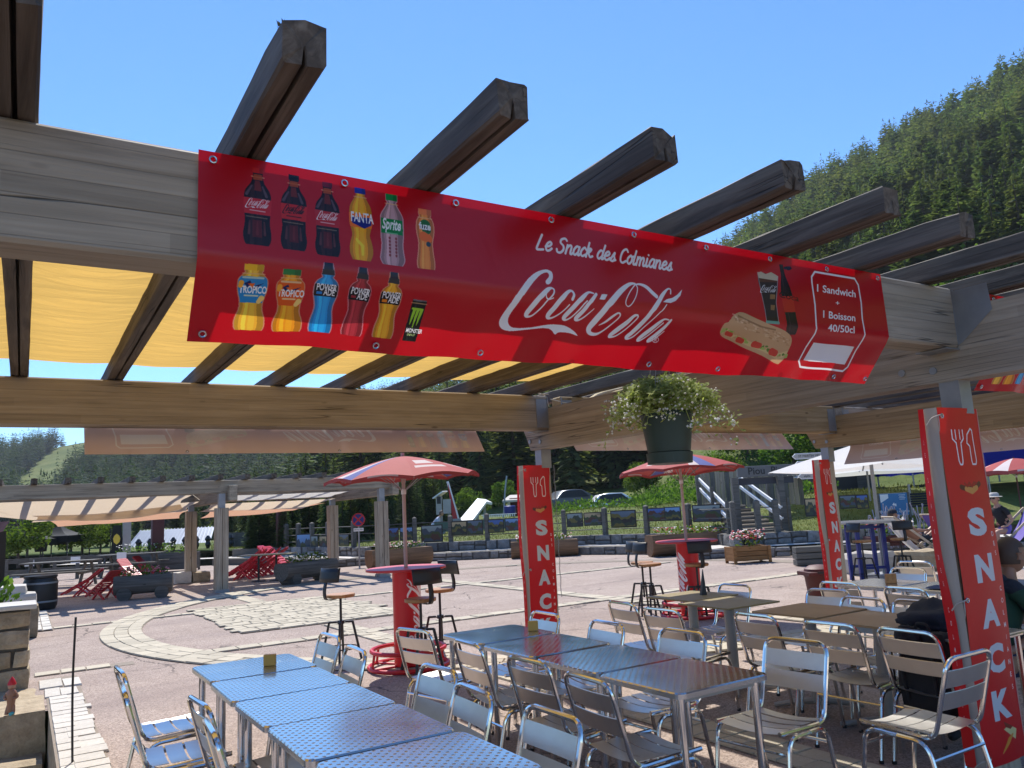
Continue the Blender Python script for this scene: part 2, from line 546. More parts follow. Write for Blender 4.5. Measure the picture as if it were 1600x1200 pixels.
M['tube'] = plain('polished_tube', (0.76, 0.75, 0.73), 0.14, 1.0, var=0.05, scale=12)
M['emb'] = embossed('embossed_steel')
M['rim'] = plain('steel_rim', (0.55, 0.56, 0.57), 0.25, 1.0, var=0.05)
M['greymetal'] = plain('grey_metal', (0.36, 0.35, 0.33), 0.4, 0.35, var=0.1)
M['galv'] = plain('galvanised_steel', (0.30, 0.31, 0.32), 0.5, 0.6, var=0.2, scale=12)
M['black'] = plain('black_metal', (0.014, 0.014, 0.015), 0.45, 0.0)
M['blackcloth'] = plain('black_cloth', (0.012, 0.012, 0.014), 0.85, bmp=0.4, scale=20)
M['navycloth'] = plain('navy_cloth', (0.012, 0.016, 0.028), 0.85, bmp=0.5, scale=14)
M['red'] = plain('red_paint', (0.52, 0.012, 0.02), 0.38, var=0.1)
M['redplastic'] = plain('red_plastic', (0.52, 0.014, 0.03), 0.35, var=0.12)
M['white'] = plain('white_paint', (0.78, 0.78, 0.77), 0.45, var=0.04)
M['whitevinyl'] = cloth('white_vinyl', (0.46, 0.40, 0.35), 0.12, 0.6, spec=0.2)
M['potgreen'] = plain('green_plastic', (0.012, 0.036, 0.028), 0.42, var=0.1)
M['rubber'] = plain('black_rubber', (0.02, 0.02, 0.02), 0.7)
M['blue'] = plain('blue_paint', (0.012, 0.02, 0.2), 0.4)
M['rope'] = plain('rope_fibre', (0.5, 0.42, 0.3), 0.9)
M['paver'] = stone('cream_paver', (0.395, 0.348, 0.262), (0.50, 0.445, 0.345), 7, 0.12, 0.5, 0.008)
M['joint'] = plain('paver_joint', (0.26, 0.215, 0.17), 0.95, var=0.25, scale=20, bmp=0.4)
M['kerb'] = stone('pale_kerb_stone', (0.46, 0.425, 0.37), (0.60, 0.56, 0.50), 5, 0.1, 0.5, 0.01)
M['rubble'] = stone('grey_rubble_stone', (0.11, 0.105, 0.1), (0.29, 0.28, 0.265), 5, 0.4, 0.9, 0.03)
M['stonewarm'] = stone('warm_wall_stone', (0.24, 0.185, 0.12), (0.46, 0.37, 0.25), 7, 0.25, 0.9, 0.03)
M['coping'] = stone('pale_coping_stone', (0.4, 0.37, 0.33), (0.56, 0.53, 0.48), 4, 0.12, 0.5, 0.01)
M['mortar'] = plain('mortar', (0.13, 0.115, 0.095), 0.95, var=0.3, scale=30, bmp=0.5)
M['yellowcloth'] = cloth('yellow_shade_cloth', (0.76, 0.475, 0.125), 0.52, 0.85, wr=1.0, wscale=(1.0, 11, 3))
M['creamcloth'] = cloth('cream_shade_cloth', (0.74, 0.66, 0.47), 0.5, 0.85, wr=0.4, wscale=(3, 9, 3))
M['beigecloth'] = cloth('beige_shade_cloth', (0.74, 0.61, 0.46), 0.5, 0.85)
M['terracloth'] = cloth('terracotta_shade_cloth', (0.62, 0.36, 0.23), 0.5, 0.85)
M['whitecloth'] = cloth('white_shade_cloth', (0.8, 0.78, 0.74), 0.35, 0.85)
M['bluecloth'] = cloth('blue_tent_cloth', (0.02, 0.03, 0.3), 0.35, 0.7)
M['parasol'] = cloth('red_parasol_cloth', (0.40, 0.088, 0.082), 0.04, 0.7, wr=0.15, wscale=(3, 3, 3))
M['parasolwhite'] = cloth('white_parasol_cloth', (0.60, 0.52, 0.50), 0.06, 0.7)
M['parasolblue'] = cloth('blue_parasol_cloth', (0.10, 0.12, 0.32), 0.06, 0.7)
M['conifer'] = leafmat('conifer_needles', (0.036, 0.062, 0.028), (0.13, 0.172, 0.068), 0.34, 0.38)
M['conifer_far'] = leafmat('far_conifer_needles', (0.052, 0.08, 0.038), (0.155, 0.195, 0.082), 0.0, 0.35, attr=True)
M['spruce'] = leafmat('spruce_needles', (0.04, 0.068, 0.03), (0.135, 0.178, 0.07), 0.34, 0.5)
M['leaf'] = leafmat('broad_leaves', (0.04, 0.085, 0.018), (0.12, 0.2, 0.04), 0.25, 0.4)
M['grassblade'] = leafmat('grass_blades', (0.07, 0.10, 0.03), (0.17, 0.185, 0.07), 0.1, 0.3)
M['hangleaf'] = leafmat('hanging_foliage', (0.2, 0.26, 0.08), (0.52, 0.56, 0.25), 0.0, 0.5)
M['petalwhite'] = plain('white_petals', (0.75, 0.73, 0.66), 0.7)
M['petalred'] = plain('red_petals', (0.5, 0.02, 0.03), 0.7)
M['petalpink'] = plain('pink_petals', (0.62, 0.25, 0.3), 0.7)
M['bark'] = plain('tree_bark', (0.075, 0.055, 0.042), 0.9, var=0.35, scale=5, bmp=0.6)
M['skin'] = plain('skin', (0.42, 0.235, 0.16), 0.55, var=0.06)
M['tan'] = plain('tanned_skin', (0.3, 0.15, 0.09), 0.5, var=0.06)
M['hair'] = plain('brown_hair', (0.07, 0.04, 0.025), 0.6)

# ------------------------------------------------------------------ printed artwork (flat print, drawn into pixel arrays)
class Art:
    def __init__(s, w, h, bg):
        s.w = w; s.h = h
        s.a = np.empty((h, w, 3), np.float32); s.a[:] = bg

    def _win(s, x0, x1, y0, y1):
        x0 = max(0, int(math.floor(x0))); x1 = min(s.w, int(math.ceil(x1)) + 1)
        y0 = max(0, int(math.floor(y0))); y1 = min(s.h, int(math.ceil(y1)) + 1)
        if x0 >= x1 or y0 >= y1: return None
        X, Y = np.meshgrid(np.arange(x0, x1) + .5, np.arange(y0, y1) + .5)
        return x0, x1, y0, y1, X, Y

    def _mix(s, w, m, c, al):
        x0, x1, y0, y1 = w[:4]
        k = (m * al)[..., None]
        s.a[y0:y1, x0:x1] = s.a[y0:y1, x0:x1] * (1 - k) + np.array(c, np.float32) * k

    def poly(s, pts, c, al=1.0):
        P = np.array(pts, float)
        w = s._win(P[:, 0].min(), P[:, 0].max(), P[:, 1].min(), P[:, 1].max())
        if w is None: return
        X, Y = w[4], w[5]; ins = np.zeros(X.shape, bool)
        for i in range(len(P)):
            xa, ya = P[i - 1]; xb, yb = P[i]
            if ya == yb: continue
            ins ^= ((ya > Y) != (yb > Y)) & (X < (xb - xa) * (Y - ya) / (yb - ya) + xa)
        s._mix(w, ins.astype(np.float32), c, al)

    def stroke(s, pts, c, al=1.0, width=None, closed=False):
        P = [(p[0], p[1], (p[2] if len(p) > 2 else width) / 2) for p in pts]
        if closed: P = P + [P[0]]
        mr = max(p[2] for p in P) + 1
        w = s._win(min(p[0] for p in P) - mr, max(p[0] for p in P) + mr, min(p[1] for p in P) - mr, max(p[1] for p in P) + mr)
        if w is None: return
        X, Y = w[4], w[5]; D = np.full(X.shape, 9e9)
        for a, b in zip(P[:-1], P[1:]):
            dx, dy = b[0] - a[0], b[1] - a[1]; L = dx * dx + dy * dy + 1e-9
            t = np.clip(((X - a[0]) * dx + (Y - a[1]) * dy) / L, 0, 1)
            D = np.minimum(D, np.hypot(X - a[0] - t * dx, Y - a[1] - t * dy) - (a[2] + t * (b[2] - a[2])))
        s._mix(w, np.clip(0.5 - D, 0, 1).astype(np.float32), c, al)

    def image(s, name):
        im = bpy.data.images.new(name, s.w, s.h)
        px = np.ones((s.h, s.w, 4), np.float32); px[..., :3] = np.clip(s.a, 0, 1)
        im.pixels.foreach_set(px.ravel()); im.update(); im.pack()
        return im


def spl(pts, n=6):
    """smooth curve through the given points (any number of columns)"""
    P = np.array(pts, float); out = []
    for i in range(len(P) - 1):
        a = P[max(0, i - 1)]; b = P[i]; c = P[i + 1]; d = P[min(len(P) - 1, i + 2)]
        for k in range(n):
            t = k / n
            out.append(0.5 * ((2 * b) + (-a + c) * t + (2 * a - 5 * b + 4 * c - d) * t * t + (-a + 3 * b - 3 * c + d) * t ** 3))
    out.append(P[-1])
    return np.array(out)


_gl = {}
def glyphs(body, bold=0.0):
    """triangles and width of a line of lettering, one unit high capitals"""
    k = (body, bold)
    if k in _gl: return _gl[k]
    cu = bpy.data.curves.new('t', 'FONT'); cu.body = body; cu.size = 1.0; cu.offset = bold; cu.resolution_u = 3
    ob = bpy.data.objects.new('t', cu); COL.objects.link(ob)
    me = bpy.data.meshes.new_from_object(ob.evaluated_get(bpy.context.evaluated_depsgraph_get()))
    me.calc_loop_triangles()
    v = np.array([q.co[:2] for q in me.vertices]); t = np.array([q.vertices[:] for q in me.loop_triangles])
    bpy.data.objects.remove(ob); bpy.data.curves.remove(cu); bpy.data.meshes.remove(me)
    if len(v) == 0: v = np.zeros((3, 2)); t = np.array([[0, 1, 2]])
    v = v - [v[:, 0].min(), 0]; v = v / 0.69
    _gl[k] = (v, t, v[:, 0].max()); return _gl[k]


def arttext(art, body, org, ux, uy, c, bold=0.0, centre=False, al=1.0):
    """ux, uy: texture vectors of one capital height along and up"""
    v, t, w = glyphs(body, bold)
    org = np.array(org, float); ux = np.array(ux, float); uy = np.array(uy, float)
    if centre: org = org - ux * w / 2
    q = org + v[:, :1] * ux + v[:, 1:2] * uy
    for tri in t: art.poly(q[tri], c, al)


WHITE = (0.93, 0.92, 0.92)
RED = (0.72, 0.02, 0.085)
# --- the soft drink script, as strokes: coordinates in a 1600 x 1084 drawing of the logo area
LOGO = [
    ('p', [(475, 430), (468, 395), (440, 375), (400, 372), (340, 393), (280, 442), (225, 515), (160, 612), (90, 710), (55, 770), (52, 815), (80, 848), (130, 862),
           (190, 861), (300, 851), (390, 842), (440, 846), (470, 866), (490, 895), (512, 880), (545, 878), (600, 888), (655, 912), (628, 870), (590, 838), (540, 818), (440, 814),
           (300, 836), (190, 840), (145, 828), (124, 800), (122, 768), (142, 720), (200, 640), (260, 556), (320, 472), (370, 418), (412, 396), (438, 402), (442, 430), (418, 462), (424, 488), (448, 487), (468, 460)]),
    ('s', [(462, 520, 18), (430, 535, 34), (370, 600, 44), (310, 668, 46), (266, 725, 40), (272, 748, 22), (310, 740, 14), (370, 690, 13), (430, 625, 13), (478, 572, 14), (485, 535, 14), (462, 518, 14)]),
    ('s', [(480, 600, 10), (450, 612, 10), (425, 595, 10), (424, 565, 9), (446, 540, 9)]),
    ('s', [(632, 612, 24), (645, 575, 22), (628, 545, 18), (596, 552, 28), (545, 610, 42), (490, 675, 44), (438, 735, 42), (440, 762, 24), (480, 755, 14), (545, 715, 12), (610, 655, 11)]),
    ('s', [(800, 565, 12), (762, 556, 18), (725, 585, 34), (665, 650, 42), (600, 715, 42), (562, 758, 38), (575, 778, 18), (620, 755, 13), (690, 690, 13), (750, 625, 13)]),
    ('s', [(820, 572, 26), (775, 635, 34), (715, 705, 38), (655, 765, 38), (670, 782, 18), (720, 755, 13), (800, 690, 8)]),
    ('p', [(866, 570), (912, 573), (890, 616), (846, 612)]),
    ('s', [(1138, 484, 14), (1090, 490, 30), (1020, 545, 48), (950, 625, 54), (880, 705, 58), (800, 790, 60), (748, 850, 52), (752, 888, 36), (800, 898, 26), (860, 872, 15), (940, 815, 13), (1000, 765, 13),
           (1018, 735, 14), (1000, 722, 16), (950, 752, 24), (890, 795, 20), (832, 824, 6)]),
    ('s', [(1140, 490, 11), (1100, 545, 10), (1068, 610, 10), (1064, 650, 10), (1085, 668, 10), (1118, 640, 10), (1148, 580, 10), (1158, 520, 10), (1140, 488, 11)]),
    ('s', [(1138, 492, 12), (1180, 490, 20), (1230, 512, 32), (1275, 555, 36), (1312, 588, 34)]),
    ('s', [(1160, 738, 16), (1130, 745, 28), (1075, 795, 42), (1000, 850, 46), (930, 902, 36), (935, 915, 20), (980, 905, 13), (1050, 860, 12), (1120, 800, 12), (1162, 755, 13), (1158, 736, 13)]),
    ('s', [(1425, 565, 14), (1424, 532, 13), (1400, 528, 16), (1360, 575, 36), (1320, 645, 42), (1260, 730, 44), (1180, 815, 46), (1110, 880, 42), (1066, 915, 36), (1080, 928, 18), (1130, 905, 13),
           (1210, 835, 12), (1290, 765, 11), (1360, 700, 10), (1395, 652, 9)]),
    ('p', [(1364, 632), (1395, 608), (1440, 598), (1480, 572), (1518, 530), (1504, 580), (1468, 622), (1425, 640)]),
    ('s', [(1415, 775, 12), (1380, 770, 16), (1340, 795, 32), (1270, 850, 40), (1200, 902, 40), (1160, 935, 28), (1180, 940, 16), (1240, 905, 12), (1310, 850, 12), (1370, 800, 12)]),
    ('s', [(1432, 778, 24), (1380, 835, 34), (1310, 895, 38), (1250, 940, 30), (1275, 942, 15), (1330, 905, 12), (1380, 865, 7)]),
]


def draw_logo(art, fn, c, wk, reg=True, al=1.0):
    """fn maps drawing coordinates to texture; wk scales the stroke widths"""
    for kind, P in LOGO:
        if kind == 'p':
            q = spl(P + [P[0]], 3) if len(P) > 8 else np.array(P)
            art.poly([fn(x, y) for x, y in q], c, al)
        else:
            art.stroke([(*fn(x, y), max(0.8, w * wk)) for x, y, w in spl(P, 4)], c, al)
    if reg:
        art.stroke([(*fn(1313 + 24 * math.cos(a), 932 + 22 * math.sin(a)), 4 * wk + .6) for a in np.linspace(0, 6.3, 20)], c, al)
        for l in ([(1305, 945), (1310, 920), (1322, 922), (1318, 932), (1308, 932)], [(1314, 932), (1320, 946)]):
            art.stroke([(*fn(*p), 4 * wk + .5) for p in l], c, al)


def logo_box(art, x, y, w, c, slope=0.0, vertical=False, al=1.0, asp=1.0):
    """upright copy: left end at (x, y), width w"""
    k = w / 1466.0
    def fn(u, v):
        a = (u - 52) * k; b = -((v - 640) - (u - 785) * 0.165) * k * asp
        if vertical: return (x - b, y + a)
        return (x + a, y + b + a * slope)
    draw_logo(art, fn, c, k, reg=False, al=al)


# --- the long banner: metres along x from BX0, arc length down from the beam top
BX0, BX1, BY, BZ0, BZK = 0.425, 3.96, 2.475, 2.818, 2.46
BTILT = math.atan2(0.155, 0.22); BLOW = 0.275
BLEN = (BZ0 - BZK) + BLOW
BPX = 2560; BPH = int(BPX * BLEN / (BX1 - BX0))
BK = BPX / (BX1 - BX0)


def bann(u, v):
    """photo sight line -> banner texture position"""
    p = AY(u, v, BY)
    if p.z >= BZK: s = BZ0 - p.z; x = p.x
    else:
        r = Vector(ray(u, v)); n = Vector((0, math.cos(BTILT), math.sin(BTILT)))
        t = (Vector((0, BY, BZK)) - Vector(CAMP)).dot(n) / r.dot(n)
        q = Vector(CAMP) + r * t; x = q.x
        s = (BZ0 - BZK) + math.hypot(q.y - BY, q.z - BZK)
    return ((x - BX0) * BK, BPH - s * BK)


ART = Art(BPX, BPH, RED)
_zx = lambda x, y: bann(770 + x / 5.161, 350 + y / 5.161)
draw_logo(ART, _zx, WHITE, BK / 5.161 / 372.0)

# rounded brush lettering for the snack bar's name: strokes in a unit em, baseline 0, x-height .62
SCR = {
    'L': (.62, [[(.2, 1), (.12, .5), (.08, .05), (.3, .02), (.55, .06)]]),
    'e': (.52, [[(.05, .28), (.3, .34), (.42, .5), (.3, .62), (.14, .5), (.08, .25), (.2, .04), (.38, .06), (.52, .2)]]),
    'S': (.68, [[(.62, .88), (.45, 1), (.2, .9), (.2, .68), (.45, .5), (.52, .25), (.36, .03), (.12, .05), (.03, .22)]]),
    'n': (.56, [[(.08, .6), (.06, .02)], [(.07, .38), (.25, .6), (.4, .52), (.4, .1), (.5, .03), (.58, .12)]]),
    'a': (.56, [[(.44, .55), (.25, .62), (.08, .4), (.08, .15), (.22, .03), (.4, .2)], [(.45, .6), (.42, .15), (.5, .03), (.6, .14)]]),
    'c': (.46, [[(.42, .5), (.28, .62), (.1, .42), (.08, .18), (.24, .03), (.46, .16)]]),
    'k': (.54, [[(.1, 1), (.07, .02)], [(.08, .25), (.3, .42), (.36, .58), (.22, .6), (.1, .36)], [(.2, .3), (.38, .05), (.56, .12)]]),
    'd': (.56, [[(.42, .52), (.25, .62), (.08, .4), (.08, .15), (.22, .03), (.4, .2)], [(.5, 1.0), (.43, .15), (.5, .03), (.6, .14)]]),
    's': (.44, [[(.06, .1), (.3, .6), (.3, .4), (.38, .18), (.26, .02), (.06, .06)], [(.3, .05), (.48, .12)]]),
    'C': (.62, [[(.58, .84), (.42, 1), (.18, .85), (.08, .5), (.12, .15), (.32, .02), (.58, .18)]]),
    'o': (.52, [[(.28, .62), (.08, .4), (.1, .12), (.26, .02), (.42, .2), (.42, .45), (.28, .62), (.4, .55), (.54, .58)]]),
    'l': (.3, [[(.14, 1), (.08, .15), (.18, .02), (.3, .12)]]),
    'm': (.8, [[(.08, .6), (.06, .02)], [(.07, .38), (.22, .6), (.34, .52), (.33, .02)], [(.34, .38), (.5, .6), (.62, .52), (.62, .1), (.72, .03), (.82, .12)]]),
    'i': (.3, [[(.1, .6), (.08, .15), (.16, .02), (.3, .12)], [(.13, .86), (.14, .86)]]),
}


def script(art, body, a, b, cap, c, weight=.15):
    """line of brush lettering whose baseline runs from texture point a to b"""
    a = np.array(a); b = np.array(b)
    tot = sum(.34 if ch == ' ' else SCR[ch][0] for ch in body)
    ux = (b - a) / tot; uy = np.array(cap)
    hgt = np.linalg.norm(uy); p = a.copy()
    for ch in body:
        if ch == ' ': p = p + ux * .34; continue
        w, st = SCR[ch]
        for l in st:
            q = spl(l, 5) if len(l) > 2 else np.array(l)
            art.stroke([(*(p + ux * x + uy * y), weight * hgt) for x, y in q], c)
        p = p + ux * w


_a = np.array(bann(835, 390)); _b = np.array(bann(1047, 424)); _c = np.array(bann(843, 368))
script(ART, 'Le Snack des Colmianes', _a, _b, _c - np.array(bann(837, 391)), WHITE)


def bottle(art, top, bot, hw, prof, body, cap=None, capt=.09, label=None, extra=None, ec=None):
    hw *= .70
    """a printed bottle: photo points of its top and foot, half-width in texture px, profile [(t, w)]"""
    A = np.array(bann(*top)); B = np.array(bann(*bot)); d = B - A; L = np.linalg.norm(d)
    n = np.array([-d[1], d[0]]) / L
    if n[0] < 0: n = -n
    P = spl([(t, w) for t, w in prof], 5)
    side = lambda k: [A + d * t + n * w * hw * k for t, w in P]
    if ec is not None:
        ol = [A + d * t + n * (w * hw + 3) for t, w in P] + [A + d * t - n * (w * hw + 3) for t, w in P[::-1]]
        art.poly(ol, ec, .75)
    art.poly(side(1) + side(-1)[::-1], body)
    hi = tuple(min(1, x * 1.35 + .06) for x in body); lo = tuple(x * .6 for x in body)
    for k0, k1, cc, al in ((.55, 1, lo, .55), (-1, -.75, lo, .45), (-.55, -.25, hi, .55), (-.1, .35, hi, .25)):
        art.poly(side(k1) + side(k0)[::-1], cc, al)
    if cap is not None:
        w = prof[0][1] * hw * 1.12
        art.poly([A - n * w, A + n * w, A + d * capt + n * w, A + d * capt - n * w], cap)
        art.poly([A + n * w * .3, A + n * w, A + d * capt + n * w, A + d * capt + n * w * .3], tuple(x * .7 for x in cap), .6)
        art.stroke([(*(A + d * (capt + .05) - n * w * 1.15), 3), (*(A + d * (capt + .05) + n * w * 1.15), 3)], (.9, .72, .5), .7)
    if label is not None:
        t0, t1, cc = label
        seg = [(t, w) for t, w in P if t0 <= t <= t1]
        art.poly([A + d * t + n * w * hw * 1.02 for t, w in seg] + [A + d * t - n * w * hw * 1.02 for t, w in seg[::-1]], cc)
    if extra: extra(A, d, n, hw)


COLA = (.15, .06, .065)
CON = [(0, .36), (.08, .36), (.1, .34), (.2, .5), (.3, .88), (.4, 1), (.55, .96), (.64, .92), (.74, .92), (.86, 1.02), (.95, .96), (1, .82)]


def colalab(c, tc):
    def ex(A, d, n, hw):
        o = A + d * .455 - n * hw * .9
        art = ART
        k = hw * 1.8 / 1466.
        def fn(u, v): return tuple(o + n * (u - 52) * k - (d / np.linalg.norm(d)) * (-((v - 640) - (u - 785) * .165) * k * 1.25))
        draw_logo(art, fn, tc, k, reg=False)
        art.stroke([(*(A + d * .56 - n * hw * .55), 2.5), (*(A + d * .56 + n * hw * .55), 2.5)], tc, .7)
        art.stroke([(*(A + d * .645 - n * hw * .8), 2.5), (*(A + d * .645 + n * hw * .7), 2.5)], (.8, .75, .6), .5)
        art.poly([A + d * .085 - n * hw * .3, A + d * .085 + n * hw * .3, A + d * .16 + n * hw * .34, A + d * .16 - n * hw * .34], (.72, .3, .1), .85)
        art.poly([A + d * .17 - n * hw * .2, A + d * .17 + n * hw * .15, A + d * .3 + n * hw * .3, A + d * .3 - n * hw * .25], (.5, .14, .1), .8)
        for q in (-.62, .5): art.stroke([(*(A + d * .24 + n * hw * q * .7), 4), (*(A + d * .36 + n * hw * q * 1.3), 7)], (.5, .42, .48), .6)
        for q in (-.55, .0, .5): art.stroke([(*(A + d * .7 + n * hw * q), 3), (*(A + d * .86 + n * hw * q * 1.1), 6)], (.55, .3, .3), .55)
        art.poly([A + d * .68 - n * hw * .35, A + d * .68 + n * hw * .3, A + d * .9 + n * hw * .35, A + d * .9 - n * hw * .35], (.5, .1, .1), .55)
    return ex


bottle(ART, (402, 264), (401, 384), 45, CON, COLA, (.78, .1, .07), .07, (.39, .62, (.78, .13, .16)), colalab(None, WHITE))
bottle(ART, (458, 275), (458, 392), 44, CON, COLA, (.06, .06, .12), .07, (.39, .62, (.78, .13, .12)), colalab(None, (.06, .02, .03)))
bottle(ART, (510, 286), (511, 401), 44, CON, COLA, (.45, .08, .18), .07, (.39, .62, (.72, .12, .16)), colalab(None, WHITE))


def fantalab(A, d, n, hw):
    ART.poly([A + d * .42 - n * hw * .9, A + d * .40 + n * hw * .9, A + d * .5 + n * hw * .95, A + d * .56 + n * hw * .3, A + d * .5 - n * hw * .75], (.08, .12, .5))
    dn = d / np.linalg.norm(d)
    arttext(ART, 'FANTA', A + d * .475 - n * hw * .85, n * 13, -dn * 24, WHITE, .03)
    ART.stroke([(*(A + d * .72 - n * hw * .4), 7), (*(A + d * .8 + n * hw * .1), 9), (*(A + d * .92 + n * hw * .1), 6)], (.98, .9, .2), .8)


bottle(ART, (561, 295), (564, 408), 43, [(0, .42), (.08, .42), (.1, .38), (.14, .5), (.26, .9), (.36, .98), (.5, .98), (.58, .86), (.66, .78), (.78, .98), (.9, 1.02), (1, .78)], (.95, .62, .05), (.1, .15, .6), .08,
       (.35, .56, (.95, .45, .1)), fantalab)


def spritelab(A, d, n, hw):
    dn = d / np.linalg.norm(d)
    arttext(ART, 'Sprite', A + d * .5 - n * hw * .95, n * 15, -dn * 28 + n * 4, WHITE, .03)
    ART.stroke([(*(A + d * .555 - n * hw * .5), 3), (*(A + d * .555 + n * hw * .5), 3)], (.8, .9, .8), .6)
    for k in (-.25, .35):
        for t in np.linspace(.62, .86, 6): ART.stroke([(*(A + d * t + n * hw * k), 6), (*(A + d * (t + .012) + n * hw * k), 5)], (.45, .1, .12), .7)


bottle(ART, (610, 305), (613, 415), 42, [(0, .46), (.09, .46), (.12, .36), (.18, .5), (.3, .95), (.4, 1), (.6, 1), (.7, .94), (.8, .98), (.92, 1.08), (1, .85)], (.70, .55, .57), (.05, .55, .25), .09,
       (.34, .58, (.03, .5, .24)), spritelab, ec=(.85, .8, .82))


def fuzelab(A, d, n, hw):
    dn = d / np.linalg.norm(d)
    ART.stroke([(*(A + d * .27), hw * 1.3), (*(A + d * .34 + n * 4), hw * 1.1)], (.12, .4, .14))
    ART.poly([A + d * .3 - n * hw * .75, A + d * .26 + n * hw * .2, A + d * .38 + n * hw * .4], (.04, .1, .08))
    arttext(ART, 'fuze', A + d * .345 - n * hw * .75, n * 14, -dn * 19, WHITE, .03)
    ART.stroke([(*(A + d * .46 - n * 5), 26), (*(A + d * .49 + n * 9), 22)], (.93, .42, .1))
    ART.stroke([(*(A + d * .58 + n * hw * .35), 13), (*(A + d * .585 + n * hw * .35), 13)], (.15, .25, .3))


bottle(ART, (662, 328), (665, 421), 34, [(0, .66), (.1, .66), (.13, .6), (.2, .9), (.3, 1), (.42, .96), (.55, .78), (.7, .82), (.9, 1), (1, .92)], (.93, .52, .2), (.95, .5, .25), .1, None, fuzelab, ec=(.95, .75, .55))


def tropico(lc):
    def ex(A, d, n, hw):
        dn = d / np.linalg.norm(d)
        ART.poly([A + d * .29 - n * hw * .6, A + d * .24 - n * hw * .2, A + d * .33, A + d * .27 + n * hw * .8, A + d * .37 + n * hw * .1, A + d * .34 - n * hw * .4], (.06, .1, .35))
        ART.poly([A + d * .29 - n * hw * .35, A + d * .28 + n * hw * .15, A + d * .35], (.9, .4, .1))
        arttext(ART, 'TROPICO', A + d * .43 - n * hw * .92, n * 10, -dn * 17, WHITE, .035)
        ART.stroke([(*(A + d * .47 - n * hw * .5), 4), (*(A + d * .47 + n * hw * .4), 4)], (.95, .9, .7), .8)
        ART.stroke([(*(A + d * .2 - n * hw * .7), 5), (*(A + d * .2 + n * hw * .7), 5)], (.9, .9, .75), .7)
        ART.stroke([(*(A + d * .5 + n * hw * .7), 13), (*(A + d * .56 + n * hw * .5), 10)], (.95, .8, .45))
        ART.stroke([(*(A + d * .28 - n * hw * .8), 12), (*(A + d * .33 - n * hw * .85), 10)], (.95, .65, .2))
    return ex


TP = [(0, .6), (.09, .6), (.12, .55), (.17, .75), (.24, .98), (.4, .96), (.55, .78), (.68, .78), (.82, 1), (.94, 1.02), (1, .9)]
bottle(ART, (397, 414), (386, 517), 46, TP, (.93, .68, .2), (.95, .72, .08), .09, (.18, .58, (.12, .52, .76)), tropico(0), ec=(.85, .7, .5))
bottle(ART, (456, 422), (444, 520), 45, TP, (.93, .58, .1), (.08, .48, .22), .09, (.18, .58, (.87, .34, .07)), tropico(1), ec=(.85, .7, .5))


def power(ac):
    def ex(A, d, n, hw):
        dn = d / np.linalg.norm(d)
        A2 = A
        for t0, t1, w, cc in ((0, .1, .36, (.06, .07, .2)), (.09, .165, .5, (.13, .15, .19))):
            ART.poly([A + d * t0 - n * hw * w, A + d * t0 + n * hw * w, A + d * t1 + n * hw * w * 1.15, A + d * t1 - n * hw * w * 1.15], cc)
        arttext(ART, 'POWER', A + d * .39 - n * hw * .85, n * 10, -dn * 17, WHITE, .03)
        arttext(ART, 'ADE', A + d * .455 - n * hw * .2, n * 10, -dn * 17, WHITE, .03)
        ART.poly([A + d * .41 - n * hw * .8, A + d * .41 - n * hw * .3, A + d * .45 - n * hw * .3, A + d * .45 - n * hw * .8], ac)
    return ex


PP = [(0, .34), (.16, .5), (.2, .42), (.25, .8), (.32, 1), (.45, 1), (.58, .8), (.68, .78), (.82, .95), (.94, 1.0), (1, .9)]
bottle(ART, (512, 412), (494, 522), 40, PP, (.12, .58, .86), None, 0, (.3, .5, (.02, .04, .07)), power((.1, .5, .8)), ec=(.75, .7, .72))
bottle(ART, (566, 419), (546, 525), 39, PP, (.62, .16, .2), None, 0, (.3, .5, (.03, .03, .08)), power((.6, .15, .2)), ec=(.8, .6, .62))
bottle(ART, (615, 426), (596, 528), 38, PP, (.92, .62, .14), None, 0, (.3, .5, (.05, .04, .06)), power((.9, .5, .1)), ec=(.85, .7, .55))


def monster(A, d, n, hw):
    dn = d / np.linalg.norm(d)
    for k in (-.5, 0, .5):
        ART.stroke([(*(A + d * .22 + n * hw * (k - .1)), 5), (*(A + d * .25 + n * hw * (k + .1)), 9), (*(A + d * .42 + n * hw * k), 7), (*(A + d * (.6 if k else .66) + n * hw * (k - .08)), 2)], (.62, .82, .2))
        ART.stroke([(*(A + d * .22 + n * hw * (k - .2)), 6), (*(A + d * .22 + n * hw * (k + .2)), 6)], (.62, .82, .2))
    arttext(ART, 'MONSTER', A + d * .79 - n * hw * .8, n * 7.2, -dn * 11, WHITE, .03)
    arttext(ART, 'ENERGY', A + d * .87 - n * hw * .5, n * 4.5, -dn * 6, (.7, .8, .5), .02)


bottle(ART, (656, 469), (640, 532), 29, [(0, .85), (.04, 1), (.5, 1), (.95, 1), (1, .85)], (.07, .085, .08), (.45, .45, .47), .035, None, monster)
